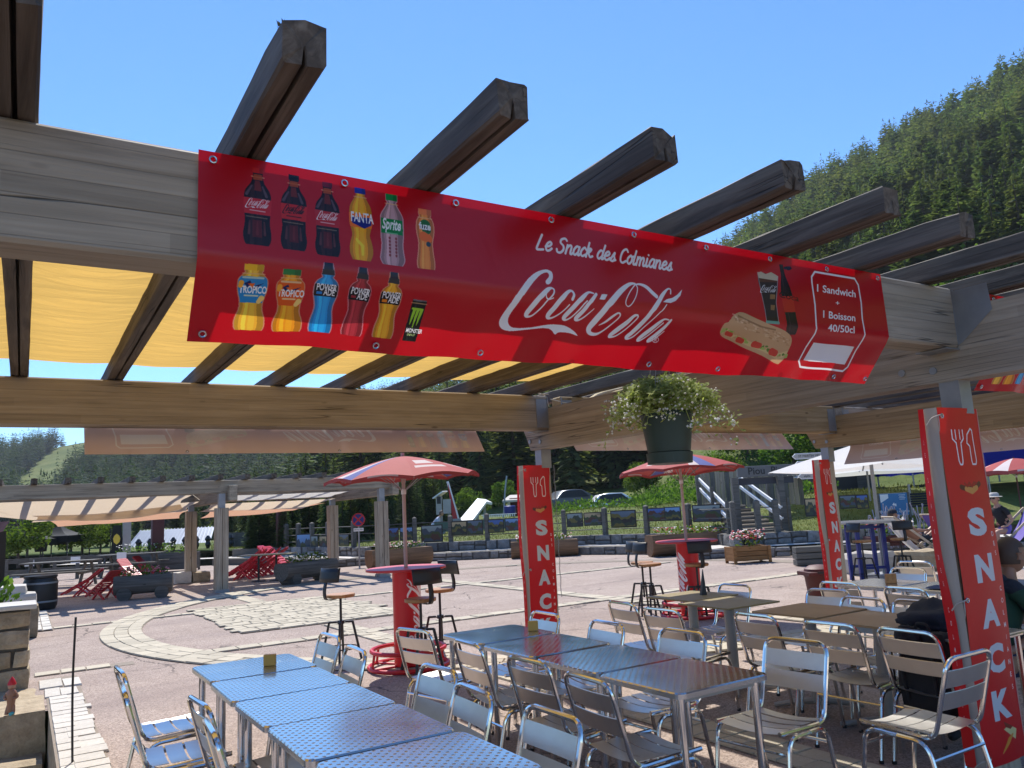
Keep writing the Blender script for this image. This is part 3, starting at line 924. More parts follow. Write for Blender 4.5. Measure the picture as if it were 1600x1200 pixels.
# glass, bottle and sandwich
_f = lambda x, y: bann(1110 + x / 5.714, 400 + y / 5.714)
bottle(ART, (1218, 414), (1232, 524), 44, [(0, .33), (.16, .38), (.28, .7), (.45, 1), (.62, .98), (.75, .95), (.9, 1), (1, .8)], (.15, .07, .075), None, .05, (.42, .68, (.78, .16, .11)), None)
arttext(ART, 'Coca', _f(600, 372), np.array(_f(660, 385)) - np.array(_f(600, 372)), np.array(_f(600, 320)) - np.array(_f(600, 372)), (.1, .03, .03), 0)
ART.poly([_f(*p) for p in ((640, 100), (700, 95), (716, 118), (690, 132), (645, 122))], (.1, .08, .2))
ART.poly([_f(*p) for p in ((408, 150), (470, 158), (590, 185), (588, 300), (572, 420), (596, 590), (560, 612), (490, 598), (470, 480), (440, 320), (415, 230))], (.2, .12, .11))
ART.poly([_f(*p) for p in ((420, 200), (585, 210), (582, 240), (430, 235))], (.4, .22, .13), .8)
ART.poly([_f(*p) for p in ((408, 150), (440, 143), (480, 165), (530, 148), (590, 185), (586, 225), (420, 200))], (.78, .72, .62))
for q in (((520, 345), (565, 350), (562, 390), (518, 388)), ((525, 440), (562, 445), (556, 490), (524, 486))): ART.poly([_f(*p) for p in q], (.75, .55, .3), .7)
ART.stroke([(*_f(*p), 3) for p in ((408, 150), (440, 320), (475, 480), (490, 598))], (.75, .7, .72), .8)
ART.stroke([(*_f(*p), 3) for p in ((590, 190), (572, 420), (592, 590))], (.75, .7, .72), .8)
ART.stroke([(*_f(*p), 11) for p in ((492, 592), (592, 602))], (.45, .7, .62), .9)
_o = np.array(_f(432, 285)); _k = (np.array(_f(580, 300)) - _o) / 1466; _kv = (np.array(_f(432, 330)) - _o) / 330
draw_logo(ART, lambda u, v: tuple(_o + _k * (u - 52) + _kv * ((v - 640) - (u - 785) * .165)), WHITE, .042, reg=False)
_S = [(185, 545), (230, 510), (285, 508), (400, 560), (520, 615), (640, 670), (700, 720), (705, 780), (672, 850), (640, 910), (590, 960), (560, 970), (470, 925), (330, 840), (200, 770), (100, 720), (85, 670), (120, 605), (160, 590)]
_rs = random.Random(5)
ART.poly([_f(*p) for p in spl(_S + [_S[0]], 3)], (.78, .62, .45))
ART.poly([_f(*p) for p in ((100, 690), (240, 760), (420, 850), (560, 930), (640, 905), (670, 850), (560, 880), (430, 810), (280, 730), (150, 650))], (.83, .72, .5))
for _ in range(60):
    t = _rs.random(); x = 110 + 540 * t + _rs.uniform(-14, 14); y = 650 + 250 * t + _rs.uniform(-10, 34)
    ART.stroke([(*_f(x, y), _rs.uniform(6, 13)), (*_f(x + _rs.uniform(-18, 18), y + _rs.uniform(-10, 10)), _rs.uniform(4, 9))], _rs.choice([(.5, .62, .25), (.62, .7, .35), (.36, .48, .17), (.78, .6, .42)]))
for x, y, r in ((140, 690, 16), (240, 745, 20), (375, 790, 24), (510, 860, 28)):
    ART.stroke([(*_f(x, y), r), (*_f(x + 40, y + 16), r * .9)], (.8, .25, .18))
for _ in range(90):
    t = _rs.random(); x = 190 + 480 * t; y = 540 + 215 * t + _rs.uniform(-24, 60)
    ART.stroke([(*_f(x, y), _rs.uniform(3, 9)), (*_f(x + _rs.uniform(8, 26), y + _rs.uniform(2, 12)), 3)], _rs.choice([(.86, .74, .6), (.7, .52, .36), (.9, .8, .68), (.62, .45, .3)]), .55)
ART.stroke([(*_f(*p), 6) for p in ((240, 535), (340, 585), (450, 635), (560, 665))], (.5, .36, .24), .7)
# price frame
_fr = [(920, 145), (1275, 205), (1308, 262), (1335, 420), (1345, 560), (1370, 720), (1290, 850), (1225, 990), (1180, 1028), (790, 990), (768, 940), (835, 820), (925, 690), (932, 620), (922, 440), (895, 240), (892, 190)]
ART.stroke([(*_f(*p), 8) for p in _fr], WHITE, 1, closed=True)
ART.poly([_f(*p) for p in ((910, 775), (1275, 812), (1195, 970), (818, 932))], (.9, .89, .9))
def _line(txt, a, b, h, bold=.02):
    o = np.array(_f(*a)); e = np.array(_f(*b)); up = np.array(_f(a[0], a[1] - h)) - o
    w = glyphs(txt, bold)[2]; arttext(ART, txt, o, (e - o) / w, up, WHITE, bold)
_line('1 Sandwich', (940, 318), (1285, 372), 62)
_line('+', (1108, 442), (1140, 446), 42)
_line('1 Boisson', (995, 552), (1282, 586), 62)
_line('40/50cl', (1040, 672), (1275, 692), 62)
IM_BANNER = ART.image('banner_print')

# --- tall post sleeve: front 0.42 m by 1.96 m
SW, SH = 0.42, 1.96; SK = 440.0
RED2 = (.82, .04, .08)
A2 = Art(int(SW * SK), int(SH * SK), RED2)
_up = lambda x, z: (x * SK, z * SK)
def cutlery(art, fx, z):
    f = [(-.05, .11), (-.05, .05), (-.022, .022), (-.018, -.10), (-.010, -.125), (.010, -.125), (.018, -.10), (.022, .022), (.05, .05), (.05, .11)]
    art.stroke([(*_up(fx - .066 + x * 1.05, z + y * .85), 4.6) for x, y in f], WHITE)
    for k in (-.02, .02): art.stroke([(*_up(fx - .066 + k, z + .04), 4), (*_up(fx - .066 + k, z + .094), 4)], WHITE)
    k = [(-.008, -.125), (.018, -.125), (.026, -.1), (.022, .02), (.02, .11), (.008, .122), (-.022, .08), (-.03, .02), (-.012, .0), (-.012, -.1)]
    art.stroke([(*_up(fx + .066 + x * 1.5, z + y * .85), 4.6) for x, y in k], WHITE, 1, closed=True)
cutlery(A2, .225, 1.735)
def sausage(art, fx, z):
    art.stroke([(*_up(fx + x * 1.15, z + y), w * SK) for x, y, w in ((-.085, .0, .03), (-.04, -.012, .03), (.03, -.01, .03), (.085, .015, .03))], (.38, .16, .1))
    art.stroke([(*_up(fx + x, z + y - .012), w * SK) for x, y, w in ((-.055, -.0, .03), (.0, -.012, .04), (.06, .005, .03))], (.85, .58, .3))
    art.stroke([(*_up(fx + x, z + y + .008), 6) for x, y in ((-.06, .012), (-.04, -.005), (-.015, .015), (.01, -.008), (.035, .015), (.065, .01))], (.66, .12, .1))
sausage(A2, .22, 1.50)
for ch, z in (('S', 1.30), ('N', 1.04), ('A', .79), ('C', .545), ('K', .30)):
    v, t, w = glyphs(ch, .045)
    arttext(A2, ch, _up(.225, z - .068), (.18 * SK / w, 0), (0, .137 * SK), (.80, .82, .84), .055, centre=True)
def small(art, x, txt, z0, dz):
    for i, ch in enumerate(txt):
        if ch != ' ': arttext(art, ch, _up(x, z0 - dz * i), (.026 * SK, 0), (0, .026 * SK), (.9, .86, .86), .02, centre=True)
small(A2, .375, 'DES', 1.21, .055)
small(A2, .375, 'COLMIANES', .90, .068)
A2.poly([_up(.20, .17), _up(.31, .10), _up(.34, .15), _up(.26, .185)], (.86, .8, .55))
for k in range(7): A2.stroke([(*_up(.16 + .012 * k, .055 + .006 * k), 4), (*_up(.24 + .008 * k, .12 + .002 * k), 4)], (.85, .55, .2))
A2.poly([_up(.21, .21), _up(.3, .17), _up(.27, .16), _up(.22, .18)], (.55, .2, .12))
IM_SNACK = A2.image('sleeve_print')
A3 = Art(120, int(SH * SK), RED2)
small(A3, .13, 'LE SNACK DES COLMIANES', 1.75, .072)
IM_SIDE = A3.image('sleeve_side_print')
# --- column of the bar tables
A4 = Art(512, 720, (.80, .03, .08))
logo_box(A4, 150, 60, 600, WHITE, vertical=True, asp=.62)
logo_box(A4, 406, 60, 600, WHITE, vertical=True, asp=.62)
IM_COL = A4.image('column_print')
# --- landscape photographs on the fence
def scape(i):
    r = random.Random(i * 13 + 4); a = Art(96, 64, (0, 0, 0))
    sky = [(.36, .5, .66), (.45, .5, .5), (.58, .52, .4), (.3, .36, .42), (.22, .34, .56)][i % 5]
    for y in range(64): a.a[y, :, :] = np.array(sky) * (.7 + .5 * y / 64)
    for k in range(4):
        base = 46 - k * 12; ph = r.uniform(0, 6); am = r.uniform(4, 11)
        c = [(.2, .26, .32), (.14, .21, .17), (.2, .26, .13), (.36, .34, .15), (.27, .15, .12), (.1, .12, .14)][(i + k * 2) % 6]
        pts = [(x, base + am * math.sin(x / r.uniform(11, 13) + ph) + 3 * math.sin(x / 4.1 + ph * 3)) for x in range(0, 97, 4)]
        a.poly(pts + [(97, -1), (-1, -1)], c)
    for s_ in (0, 1): a.a[:2] = 0; a.a[-2:] = 0; a.a[:, :2] = 0; a.a[:, -2:] = 0
    return a.image('landscape_print')
IM_SCAPE = [scape(i) for i in range(10)]


def vinyl(name, im, trans=0.28, rough=0.32, back=0.0):
    m = cloth(name, (1, 1, 1), trans, rough, image=im, spec=0.5, back=back, wr=.10 if back else 0, wscale=(2.2, 2.2, 3.5))
    return m


M['banner'] = vinyl('banner_vinyl', IM_BANNER, 0.27, 0.26, .22)
M['snack'] = vinyl('sleeve_vinyl', IM_SNACK, 0.12, 0.35, .12)
M['snackside'] = vinyl('sleeve_side_vinyl', IM_SIDE, 0.12, 0.35, .12)
M['column'] = vinyl('column_print_wrap', IM_COL, 0.0, 0.35)
M['scape'] = [vinyl('landscape_panel_print', im, 0.0, 0.4) for im in IM_SCAPE]

# ------------------------------------------------------------------ ground
def sheet(name, poly, z, mat, thick=0.0):
    b = MB()
    if thick: b.prism(poly, z - thick, z)
    else: b.add([(x, y, z) for x, y in poly], [tuple(range(len(poly)))])
    return b.build(name, mat)


M['grass'] = None
def grassmat():
    m, nt, b = nodes('alpine_grass')
    v = coords(nt)
    n1 = noise(nt, v, 0.08, 6, 0.6); n2 = noise(nt, v, 1.7, 6, 0.7)
    f = math_(nt, 'ADD', math_(nt, 'MULTIPLY', n1.outputs[0], .5), math_(nt, 'MULTIPLY', n2.outputs[0], .5))
    r = ramp(nt, [(.3, (.055, .085, .022)), (.5, (.115, .145, .042)), (.68, (.2, .2, .08))]); nt.links.new(f, r.inputs[0])
    nt.links.new(r.outputs[0], b.inputs['Base Color']); b.inputs['Roughness'].default_value = .9; b.inputs['Specular IOR Level'].default_value = .1
    nt.links.new(bump(nt, noise(nt, v, 9, 6, .7).outputs[0], .8, .08), b.inputs['Normal'])
    return m
M['grass'] = grassmat()

# wall line at the back of the square (towards the bank), read off the ground plane
WPX = [(330, 884), (430, 882), (525, 887), (560, 884), (650, 878), (700, 876), (760, 873.5), (830, 870), (900, 867), (1000, 866.5), (1060, 868)]
WL = [G(u, v) for u, v in WPX]
_e = [G(1090, 875), G(1140, 872), G(1200, 871), (G(1290, 866))]
WL = WL + _e
W_END = Vector((WL[-1].x + 3.0, WL[-1].y - 3.4, 0)); WL.append(W_END)
WL.append(Vector((W_END.x + 8, W_END.y - 5.5, 0))); WL.append(Vector((60, -20, 0)))
WL.insert(0, Vector((WL[0].x - 6, WL[0].y + 6, 0)))


def offline(P, d):
    out = []
    for i, p in enumerate(P):
        a = P[max(0, i - 1)]; b = P[min(len(P) - 1, i + 1)]
        t = (b - a); t.z = 0; t.normalize()
        n = Vector((-t.y, t.x, 0))
        if n.dot(Vector((p.x, p.y, 0)) ) < 0: n = -n
        out.append(p + n * d)
    return out


plaza_poly = [(-60, 9.02), (.275, 9.02), (.275, -40), (60, -40)] + [(p.x, p.y) for p in reversed(offline(WL, 0.15))] + [(-30, 60)]
plaza = sheet('plaza', plaza_poly, 0.0, M['asphalt'])
tag(plaza, kind='structure')
tag(sheet('lower_ground', [(-60, -40), (.28, -40), (.28, 9.3), (-60, 9.3)], -1.42, M['asphalt']), kind='structure')
tag(MB().box((.31, -15.5, -.74), (.07, 49.0, 1.45)).build('terrace_edge', M['stonewarm']), kind='structure')


def joint_strip(name, poly, z=0.004):
    return tag(sheet(name, poly, z, M['joint']), kind='structure')


_pm = []
for k in range(6):
    b = MB(); r = random.Random(k)
    j = lambda: r.uniform(-.012, .012)
    t = .012 + r.uniform(0, .006)
    top = [(-.5 + .02 + j(), -.5 + .02 + j()), (.5 - .02 + j(), -.5 + .02 + j()), (.5 - .02 + j(), .5 - .02 + j()), (-.5 + .02 + j(), .5 - .02 + j())]
    bot = [(-.5, -.5), (.5, -.5), (.5, .5), (-.5, .5)]
    b.add([(x, y, 0) for x, y in bot] + [(x, y, t + r.uniform(-.003, .003)) for x, y in top], [(4, 5, 6, 7), (0, 1, 5, 4), (1, 2, 6, 5), (2, 3, 7, 6), (3, 0, 4, 7)])
    me = b.mesh('paver_shape'); me.materials.append(M['paver']); _pm.append(me)
_km = []
for me in _pm:
    q = me.copy(); q.materials.clear(); q.materials.append(M['kerb']); _km.append(q)


def pav(parent, x, y, sx, sy, rz, ms=None, z=0.005, name='paver'):
    o = bpy.data.objects.new(name, random.choice(ms or _pm)); COL.objects.link(o); o.parent = parent
    o.location = (x, y, z); o.scale = (sx, sy, 1); o.rotation_euler = (0, 0, rz + random.uniform(-.012, .012))
    return o


def xband(name, y, x0, x1, w, l, rows=1):
    st = joint_strip(name, [(x0, y - w / 2), (x1, y - w / 2), (x1, y + w / 2), (x0, y + w / 2)])
    n = int((x1 - x0) / l)
    for i in range(n):
        for r in range(rows):
            sh = .5 if r % 2 else 0
            if x0 + l * (i + .5 + sh) + l / 2 > x1 + .01: continue
            pav(st, x0 + l * (i + .5 + sh), y - w / 2 + w / rows * (r + .5), l * .97, w / rows * .97, 0)
    return st


def yband(name, x, y0, y1, w, l, rows=1, z=0.004):
    st = joint_strip(name, [(x - w / 2, y0), (x + w / 2, y0), (x + w / 2, y1), (x - w / 2, y1)], z)
    n = int((y1 - y0) / l)
    for i in range(n):
        for r in range(rows):
            pav(st, x - w / 2 + w / rows * (r + .5), y0 + l * (i + .5), w / rows * .97, l * .97, 0)
    return st


RC = Vector((8.85, 13.85, 0)); RO = 7.78
def ringpt(r, a): return (RC.x + r * math.cos(a), RC.y + r * math.sin(a))
b = MB(); n = 120; rin = RO - .62
b.add([(*ringpt(RO, 2 * math.pi * k / n), .008) for k in range(n)] + [(*ringpt(rin, 2 * math.pi * k / n), .008) for k in range(n)],
      [(k, (k + 1) % n, n + (k + 1) % n, n + k) for k in range(n)])
ring = tag(b.build('paved_ring', M['joint']), kind='structure')
for row in range(3):
    rr = RO - .105 - .205 * row; n = 142 - 4 * row
    for k in range(n):
        a = 2 * math.pi * (k + .5 * (row % 2)) / n
        x, y = ringpt(rr, a)
        if x > 12.5 or y > 20.3: continue
        pav(ring, x, y, .2, 2 * math.pi * rr / n * .97, a, z=.009)
xband('paved_band', 11.28, .18, 1.25, .27, .27)
xband('paved_band', 11.28, 1.9, 15.2, .3, .3)
xband('paved_band', 16.42, .52, 15.2, .24, .3)
yband('paved_band', 4.25, 2.2, 12.6, .36, .18, 2)
yband('paved_band', 4.25, 17.1, 20.6, .34, .3, 1)
yband('paved_band', 8.85, 5.6, 20.0, .34, .3, 1, .012)
# square of cream setts inside the ring, with a ragged outline
sq = joint_strip('paved_square', [(2.88, 12.68), (5.62, 12.68), (5.62, 17.05), (2.88, 17.05)], .012)
rr = random.Random(3); y = 12.7
while y < 17.0:
    x = 2.9 - rr.uniform(0, .12)
    while x < 5.55:
        l = rr.choice((.2, .3, .3, .4)); pav(sq, x + l / 2, y + .11, l * .96, .205, 0, z=.013); x += l
    y += .216
# pale kerb stones beside the sunken steps
KX = [(6.0, .34), (9.0, .3), (9.6, .28), (10.95, .26)]
kb = joint_strip('kerb_strip', [(.27, 5.5), (.60, 5.5), (.60, 10.9), (.27, 10.9)])
y = 5.5
while y < 9.6:
    d = rr.uniform(.17, .24)
    w = rr.uniform(.20, .25)
    pav(kb, .285 + .085, y + d / 2, .16, d * .97, 0, _km, name='kerb_stone')
    pav(kb, .375 + w / 2, y + d / 2, w, d * .95, 0, _km, name='kerb_stone'); y += d
for (x, yy, sx, sy) in [(.33, 9.9, .14, .5), (.48, 9.86, .16, .42), (.33, 10.5, .22, .55), (.53, 10.4, .17, .5)]:
    pav(kb, x, yy, sx, sy, 0, _km, name='kerb_stone')
kb2 = joint_strip('kerb_strip', [(.2, 16.15), (.52, 16.15), (.52, 20.2), (.2, 20.2)], .02)
for i in range(8):
    for x in (.28, .43): pav(kb2, x, 16.4 + .5 * i, .14, .48, 0, _km, .021, 'kerb_stone')

# sunken stone steps on the left, going down towards us
def rough_block(name, x0, x1, y0, y1, z0, z1, mat, parent, seed, rough=.02, nx=6, nz=3, ny=3):
    bm = bmesh.new(); bmesh.ops.create_cube(bm, size=1.0)
    bmesh.ops.subdivide_edges(bm, edges=bm.edges[:], cuts=3, use_grid_fill=True)
    for v in bm.verts:
        c = v.co
        e = sum(1 for k in c if abs(abs(k) - .5) < 1e-4)
        p = Vector((x0 + (c.x + .5) * (x1 - x0), y0 + (c.y + .5) * (y1 - y0), z0 + (c.z + .5) * (z1 - z0)))
        nn = mnoise.noise_vector(p * 3.1 + Vector((seed, 0, 0))) * rough + mnoise.noise_vector(p * 9 + Vector((seed, 5, 0))) * rough * .5
        if e >= 2:
            ctr = Vector(((x0 + x1) / 2, (y0 + y1) / 2, (z0 + z1) / 2)); p += (ctr - p).normalized() * rough * (.5 * e)
        v.co = p + nn
    me = bpy.data.meshes.new(name); bm.to_mesh(me); bm.free()
    return link(name, me, mat, parent)


steps = thing('stone_steps', 'rough stone steps going down beside the pale kerb, lower left', 'steps', (0, 0, 0))
for i, (y0, y1, z1) in enumerate([(9.0, 10.42, .0), (8.55, 9.0, -.36), (8.0, 8.55, -.75), (7.3, 8.0, -1.1), (6.0, 7.3, -1.4)]):
    xs = [-3.0, -1.7, -.62, .26 - .01 * i]
    for a, c in zip(xs[:-1], xs[1:]):
        rough_block('step_stone', a, c, y0, y1 + .02, z1 - .5, z1 + .012, M['stonewarm'], steps, i * 3 + a, .018)
# low dry stone wall at the left edge
lw = thing('stone_wall', 'thick rubble stone wall with a flat coping at the left edge', 'wall')
_b = MB().box((-1.95, 10.78, .4), (4.1, .56, .86)).build('wall_core', M['mortar'], lw)
rs = random.Random(8); z = -.02
for row, h in enumerate((.24, .2, .22, .2)):
    x = .135 - rs.uniform(0, .05); first = True
    while x > -3.6:
        w = rs.uniform(.17, .40)
        rough_block('stone', x - w + .02, x, 10.44, 11.0, z + .012, z + h - .012, M['stonewarm'], lw, x * 7 + row, .016)
        x -= w
    z += h
for x0, x1 in ((-.78, .17), (-1.9, -.8), (-3.5, -1.92)):
    rough_block('coping_stone', x0, x1, 10.40, 11.1, z, z + .05, M['coping'], lw, x0, .008)
# stone gate pier behind it
pier = thing('stone_pier', 'squat block of pale dressed stone behind the left wall', 'pier')
rough_block('stone', -.32, .28, 15.3, 15.9, 0, .52, M['stonewarm'], pier, 3, .02)
rough_block('stone', -.34, .1, 15.3, 15.8, .52, .85, M['coping'], pier, 4, .02)
rough_block('stone', -.2, .24, 15.25, 15.7, .52, .72, M['coping'], pier, 5, .02)

# ------------------------------------------------------------------ two low rubble walls and the bank behind the square
def seglen(P):
    L = [0]
    for a, b in zip(P[:-1], P[1:]): L.append(L[-1] + (b - a).length)
    return L


def along(P, s):
    L = seglen(P)
    for i in range(len(P) - 1):
        if s <= L[i + 1] or i == len(P) - 2:
            t = (s - L[i]) / max(1e-6, L[i + 1] - L[i]); return P[i].lerp(P[i + 1], t), (P[i + 1] - P[i]).normalized()


def wall_run(name, label, P, z0, h, depth, seed, s0=0, s1=None, stone_w=(.3, .7), mat='rubble'):
    r = random.Random(seed); t = thing(name, label, 'wall')
    L = seglen(P)[-1]; s1 = s1 if s1 is not None else L
    core = MB(); cop = MB()
    Q = offline(P, .05); R2 = offline(P, depth)
    n = len(P)
    core.add([(*Q[i].xy, z0 - .3) for i in range(n)] + [(*Q[i].xy, z0 + h - .02) for i in range(n)] + [(*R2[i].xy, z0 + h - .02) for i in range(n)],
             [(i, i + 1, n + i + 1, n + i) for i in range(n - 1)] + [(n + i, n + i + 1, 2 * n + i + 1, 2 * n + i) for i in range(n - 1)])
    core.build('wall_core', M['mortar'], t)
    s = s0; meshes = []
    cnt = 0
    while s < s1 and cnt < 220:
        w = r.uniform(*stone_w); p, d = along(P, s + w / 2)
        nrm = Vector((-d.y, d.x, 0))
        if nrm.dot(p) < 0: nrm = -nrm
        rows = [(0, h)] if h < .2 or r.random() < .35 else [(0, h * r.uniform(.4, .6))]
        if rows[0][1] < h: rows.append((rows[0][1], h))
        for (za, zb) in rows:
            b = MB(); ww = w / 2 - .012
            pr = [(-ww + r.uniform(0, .03), za + .01 + r.uniform(0, .02)), (ww - r.uniform(0, .03), za + .01 + r.uniform(0, .02)), (ww - r.uniform(0, .04), zb - .01 - r.uniform(0, .03)), (0, zb - r.uniform(0, .02)), (-ww + r.uniform(0, .04), zb - .01 - r.uniform(0, .03))]
            k = len(pr); o = r.uniform(.0, .04)
            vs = [p + d * x - nrm * (o - .0) + Vector((0, 0, z0 + z)) for x, z in pr] + [p + d * x + nrm * .2 + Vector((0, 0, z0 + z)) for x, z in pr]
            m_ = sum((q for q in vs[:k]), Vector()) / k - nrm * r.uniform(.01, .04)
            vs.append(m_)
            fs = [(i, (i + 1) % k, 2 * k) for i in range(k)] + [((i + 1) % k, i, k + i, k + (i + 1) % k) for i in range(k)]
            b.add(vs, fs); b.build('stone', M[mat], t); cnt += 1
        s += w
    return t, R2


LW = WL[1:13]
wall_a, LEDGE = wall_run('low_stone_wall', 'front low rubble wall edging the far side of the square', WL[1:15], 0.0, .27, .9, 21, 2, 40)
WU = offline(WL, 1.3)
bpoly = [p for p in offline(WL, .55)] + list(reversed(offline(WL, 1.5)))
tag(sheet('ledge_pavement', [(p.x, p.y) for p in bpoly], .262, M['coping']), kind='structure')
wall_b, _ = wall_run('upper_stone_wall', 'second rubble wall behind the ledge, below the fence', WU[1:16], .26, .34, .55, 22, 2, 44)

# ------------------------------------------------------------------ terrain: bank, hills
RIDGE = [(-420, 740, 520), (-150, 722, 520), (0, 716, 500), (60, 705, 500), (130, 694, 480), (250, 675, 470), (420, 650, 450), (590, 628, 430), (700, 618, 400), (850, 596, 360), (980, 560, 310),
         (1125, 424, 270), (1200, 372, 265), (1300, 296, 260), (1400, 238, 255), (1500, 192, 250), (1600, 135, 245), (1800, 60, 240), (2300, -40, 240)]
RAZ = []
for u, v, D in RIDGE:
    r = ray(u, v); RAZ.append((math.atan2(r[0], r[1]), r[2] / math.hypot(r[0], r[1]), D))
RAZ = [(rad(-75), .05, 520)] + RAZ + [(rad(105), .45, 240), (rad(150), .2, 260)]


def lerpt(T, a, k):
    if a <= T[0][0]: return T[0][k]
    for p, q in zip(T[:-1], T[1:]):
        if a <= q[0]:
            t = (a - p[0]) / (q[0] - p[0]); return p[k] * (1 - t) + q[k] * t
    return T[-1][k]


def ss(a, b, x):
    t = min(1, max(0, (x - a) / (b - a))); return t * t * (3 - 2 * t)


_wu = [(math.atan2(p.x, p.y), p.xy.length) for p in offline(WL, 1.75)]
_wu = sorted(_wu)
_wu = [(rad(-80), 62.0), (rad(-5), 60.0)] + [q for q in _wu if q[0] > rad(6)]


def wall_r(az):
    return lerpt([(a, r, 0) for a, r in _wu], az, 1)


def height(az, r):
    rb = wall_r(az); D = lerpt(RAZ, az, 2); e = lerpt(RAZ, az, 1)
    top = EYE + e * D
    d = r - rb
    if d <= 0: return .56
    gl = ss(rad(17), rad(38), az)                        # the grass bank fades out to the left
    bank = .56 + gl * (.78 * ss(0, 8, d) + .2 * ss(12, 26, d)) + .0
    rgt = ss(rad(39), rad(47), az)
    bank += rgt * (.35 * ss(2, 9, d) + 3.2 * ss(12, 30, d))
    r1 = rb + 24 + 120 * (1 - ss(rad(13), rad(30), az))
    if r > r1:
        t = min(1.35, (r - r1) / max(30, D - r1))
        z2 = (top - bank) * (t ** 1.18 if t <= 1 else 1 - (t - 1) * .35)
        bank += z2
    x, y = r * math.sin(az), r * math.cos(az)
    far = ss(40, 140, r)
    bank += far * 3.0 * mnoise.noise(Vector((x * .014, y * .014, 3))) + ss(rb, rb + 6, r) * .25 * mnoise.noise(Vector((x * .2, y * .2, 9)))
    return bank


b = MB(); na = 170; nr = 74
azs = [rad(-72 + 215 * i / na) for i in range(na + 1)]
vs = []; fs = []
for a in azs:
    rb = wall_r(a) - .1; D = lerpt(RAZ, a, 2)
    for k in range(nr + 1):
        t = k / nr
        r = rb + (D * 1.3 - rb) * (t ** 2.1)
        z = height(a, r) if k else .50
        vs.append((r * math.sin(a), r * math.cos(a), z))
for i in range(na):
    for k in range(nr):
        p = i * (nr + 1) + k; fs.append((p, p + nr + 1, p + nr + 2, p + 1))
b.add(vs, fs)
hills = tag(b.build('hillside', M['grass'], smooth=True), kind='structure')
tag(sheet('ground', [(-2500, -2500), (2500, -2500), (2500, 2500), (-2500, 2500)], -2.2, M['grass']), kind='structure')

# ------------------------------------------------------------------ pergolas
RZ0 = 2.83; RSP = .6485; RX0 = -.065


def hbeam(name, p0, p1, w, z0, z1, mat, parent=None, ch=.012):
    """glued beam with the object's X axis along the timber"""
    p0 = Vector((p0[0], p0[1], (z0 + z1) / 2)); p1 = Vector((p1[0], p1[1], (z0 + z1) / 2))
    d = p1 - p0; L = d.length
    return MB().box((0, 0, 0), (L, w, z1 - z0), None, ch).build(name, mat, parent, False, (p0 + p1) / 2, (0, 0, math.atan2(d.y, d.x)))


def rafter_mesh(L, w, h, seed, groove=True):
    """grooved rafter with weathered ends; X along the timber, 0 at the middle"""
    r = random.Random(seed); b = MB(); ns = 36
    prof = [(-w / 2, -h / 2 + .008), (-w / 2 + .008, -h / 2), (-.007, -h / 2), (-.003, -h / 2 + .05), (.003, -h / 2 + .05), (.007, -h / 2), (w / 2 - .008, -h / 2), (w / 2, -h / 2 + .008),
            (w / 2, h / 2 - .007), (w / 2 - .008, h / 2), (0, h / 2 + .002), (-w / 2 + .008, h / 2), (-w / 2, h / 2 - .007)]
    n = len(prof); vs = []
    for i in range(ns + 1):
        x = -L / 2 + L * i / ns
        for k, (y, z) in enumerate(prof):
            e = i in (0, ns)
            jx = (r.uniform(-.010, .010) if e else 0); top = 1 if z > 0 else .4
            vs.append((x + jx, y + r.uniform(-.0022, .0022) * top, z + r.uniform(-.0035, .002) * top - (r.uniform(.003, .014) if e and z > 0 and r.random() < .25 else 0)))
    fs = []
    for i in range(ns):
        for k in range(n):
            k2 = (k + 1) % n; fs.append((i * n + k, (i + 1) * n + k, (i + 1) * n + k2, i * n + k2))
    for i, s in ((0, 1), (ns, -1)):
        c = len(vs); vs.append((-L / 2 + .002 if i == 0 else L / 2 - .002, 0, r.uniform(-.01, .01)))
        for k in range(n):
            k2 = (k + 1) % n; q = (i * n + k, i * n + k2, c); fs.append(q if s == 1 else q[::-1])
    return b.add(vs, fs).mesh('rafter_shape')


def bolt(parent, p, axis, r=.022):
    b = MB(); a = Vector(axis)
    b.tube([Vector(p), Vector(p) + a * .012], r, 12)
    b.build('bolt', M['galv'], parent)


def plank_post(name, parent, x, y, z0, z1, w, mat):
    """square timber post of two planks a side with a groove between"""
    o = MB(); L = z1 - z0
    k = w / 2; g = .012
    prof = []
    for s in range(4):
        a = s * math.pi / 2; c_, s_ = math.cos(a), math.sin(a)
        for (px, py) in [(k, -k + .012), (k, -g), (k - .03, -g * .5), (k - .03, g * .5), (k, g), (k, k - .012), (k - .012, k)]:
            prof.append((px * c_ - py * s_, px * s_ + py * c_))
    # extruded along local X so that the grain runs up the post
    n = len(prof); vs = [(0, p[0], p[1]) for p in prof] + [(L, p[0], p[1]) for p in prof]
    fs = [(i, (i + 1) % n, n + (i + 1) % n, n + i) for i in range(n)] + [tuple(range(n - 1, -1, -1)), tuple(range(n, 2 * n))]
    o.add(vs, fs)
    return o.build(name, mat, parent, False, (x, y, z0), (0, -math.pi / 2, 0))


def pergola_post(parent, x, y, w=.30, ztop=2.07, zbeam=2.27, mat='post', base=False):
    p = plank_post('post', parent, x, y, .0, ztop, w, M[mat])
    b = MB().box((x + .08, y + .0, (ztop + zbeam) / 2), (.125, .12, zbeam - ztop)).build('steel_head', M['galv'], parent)
    return p


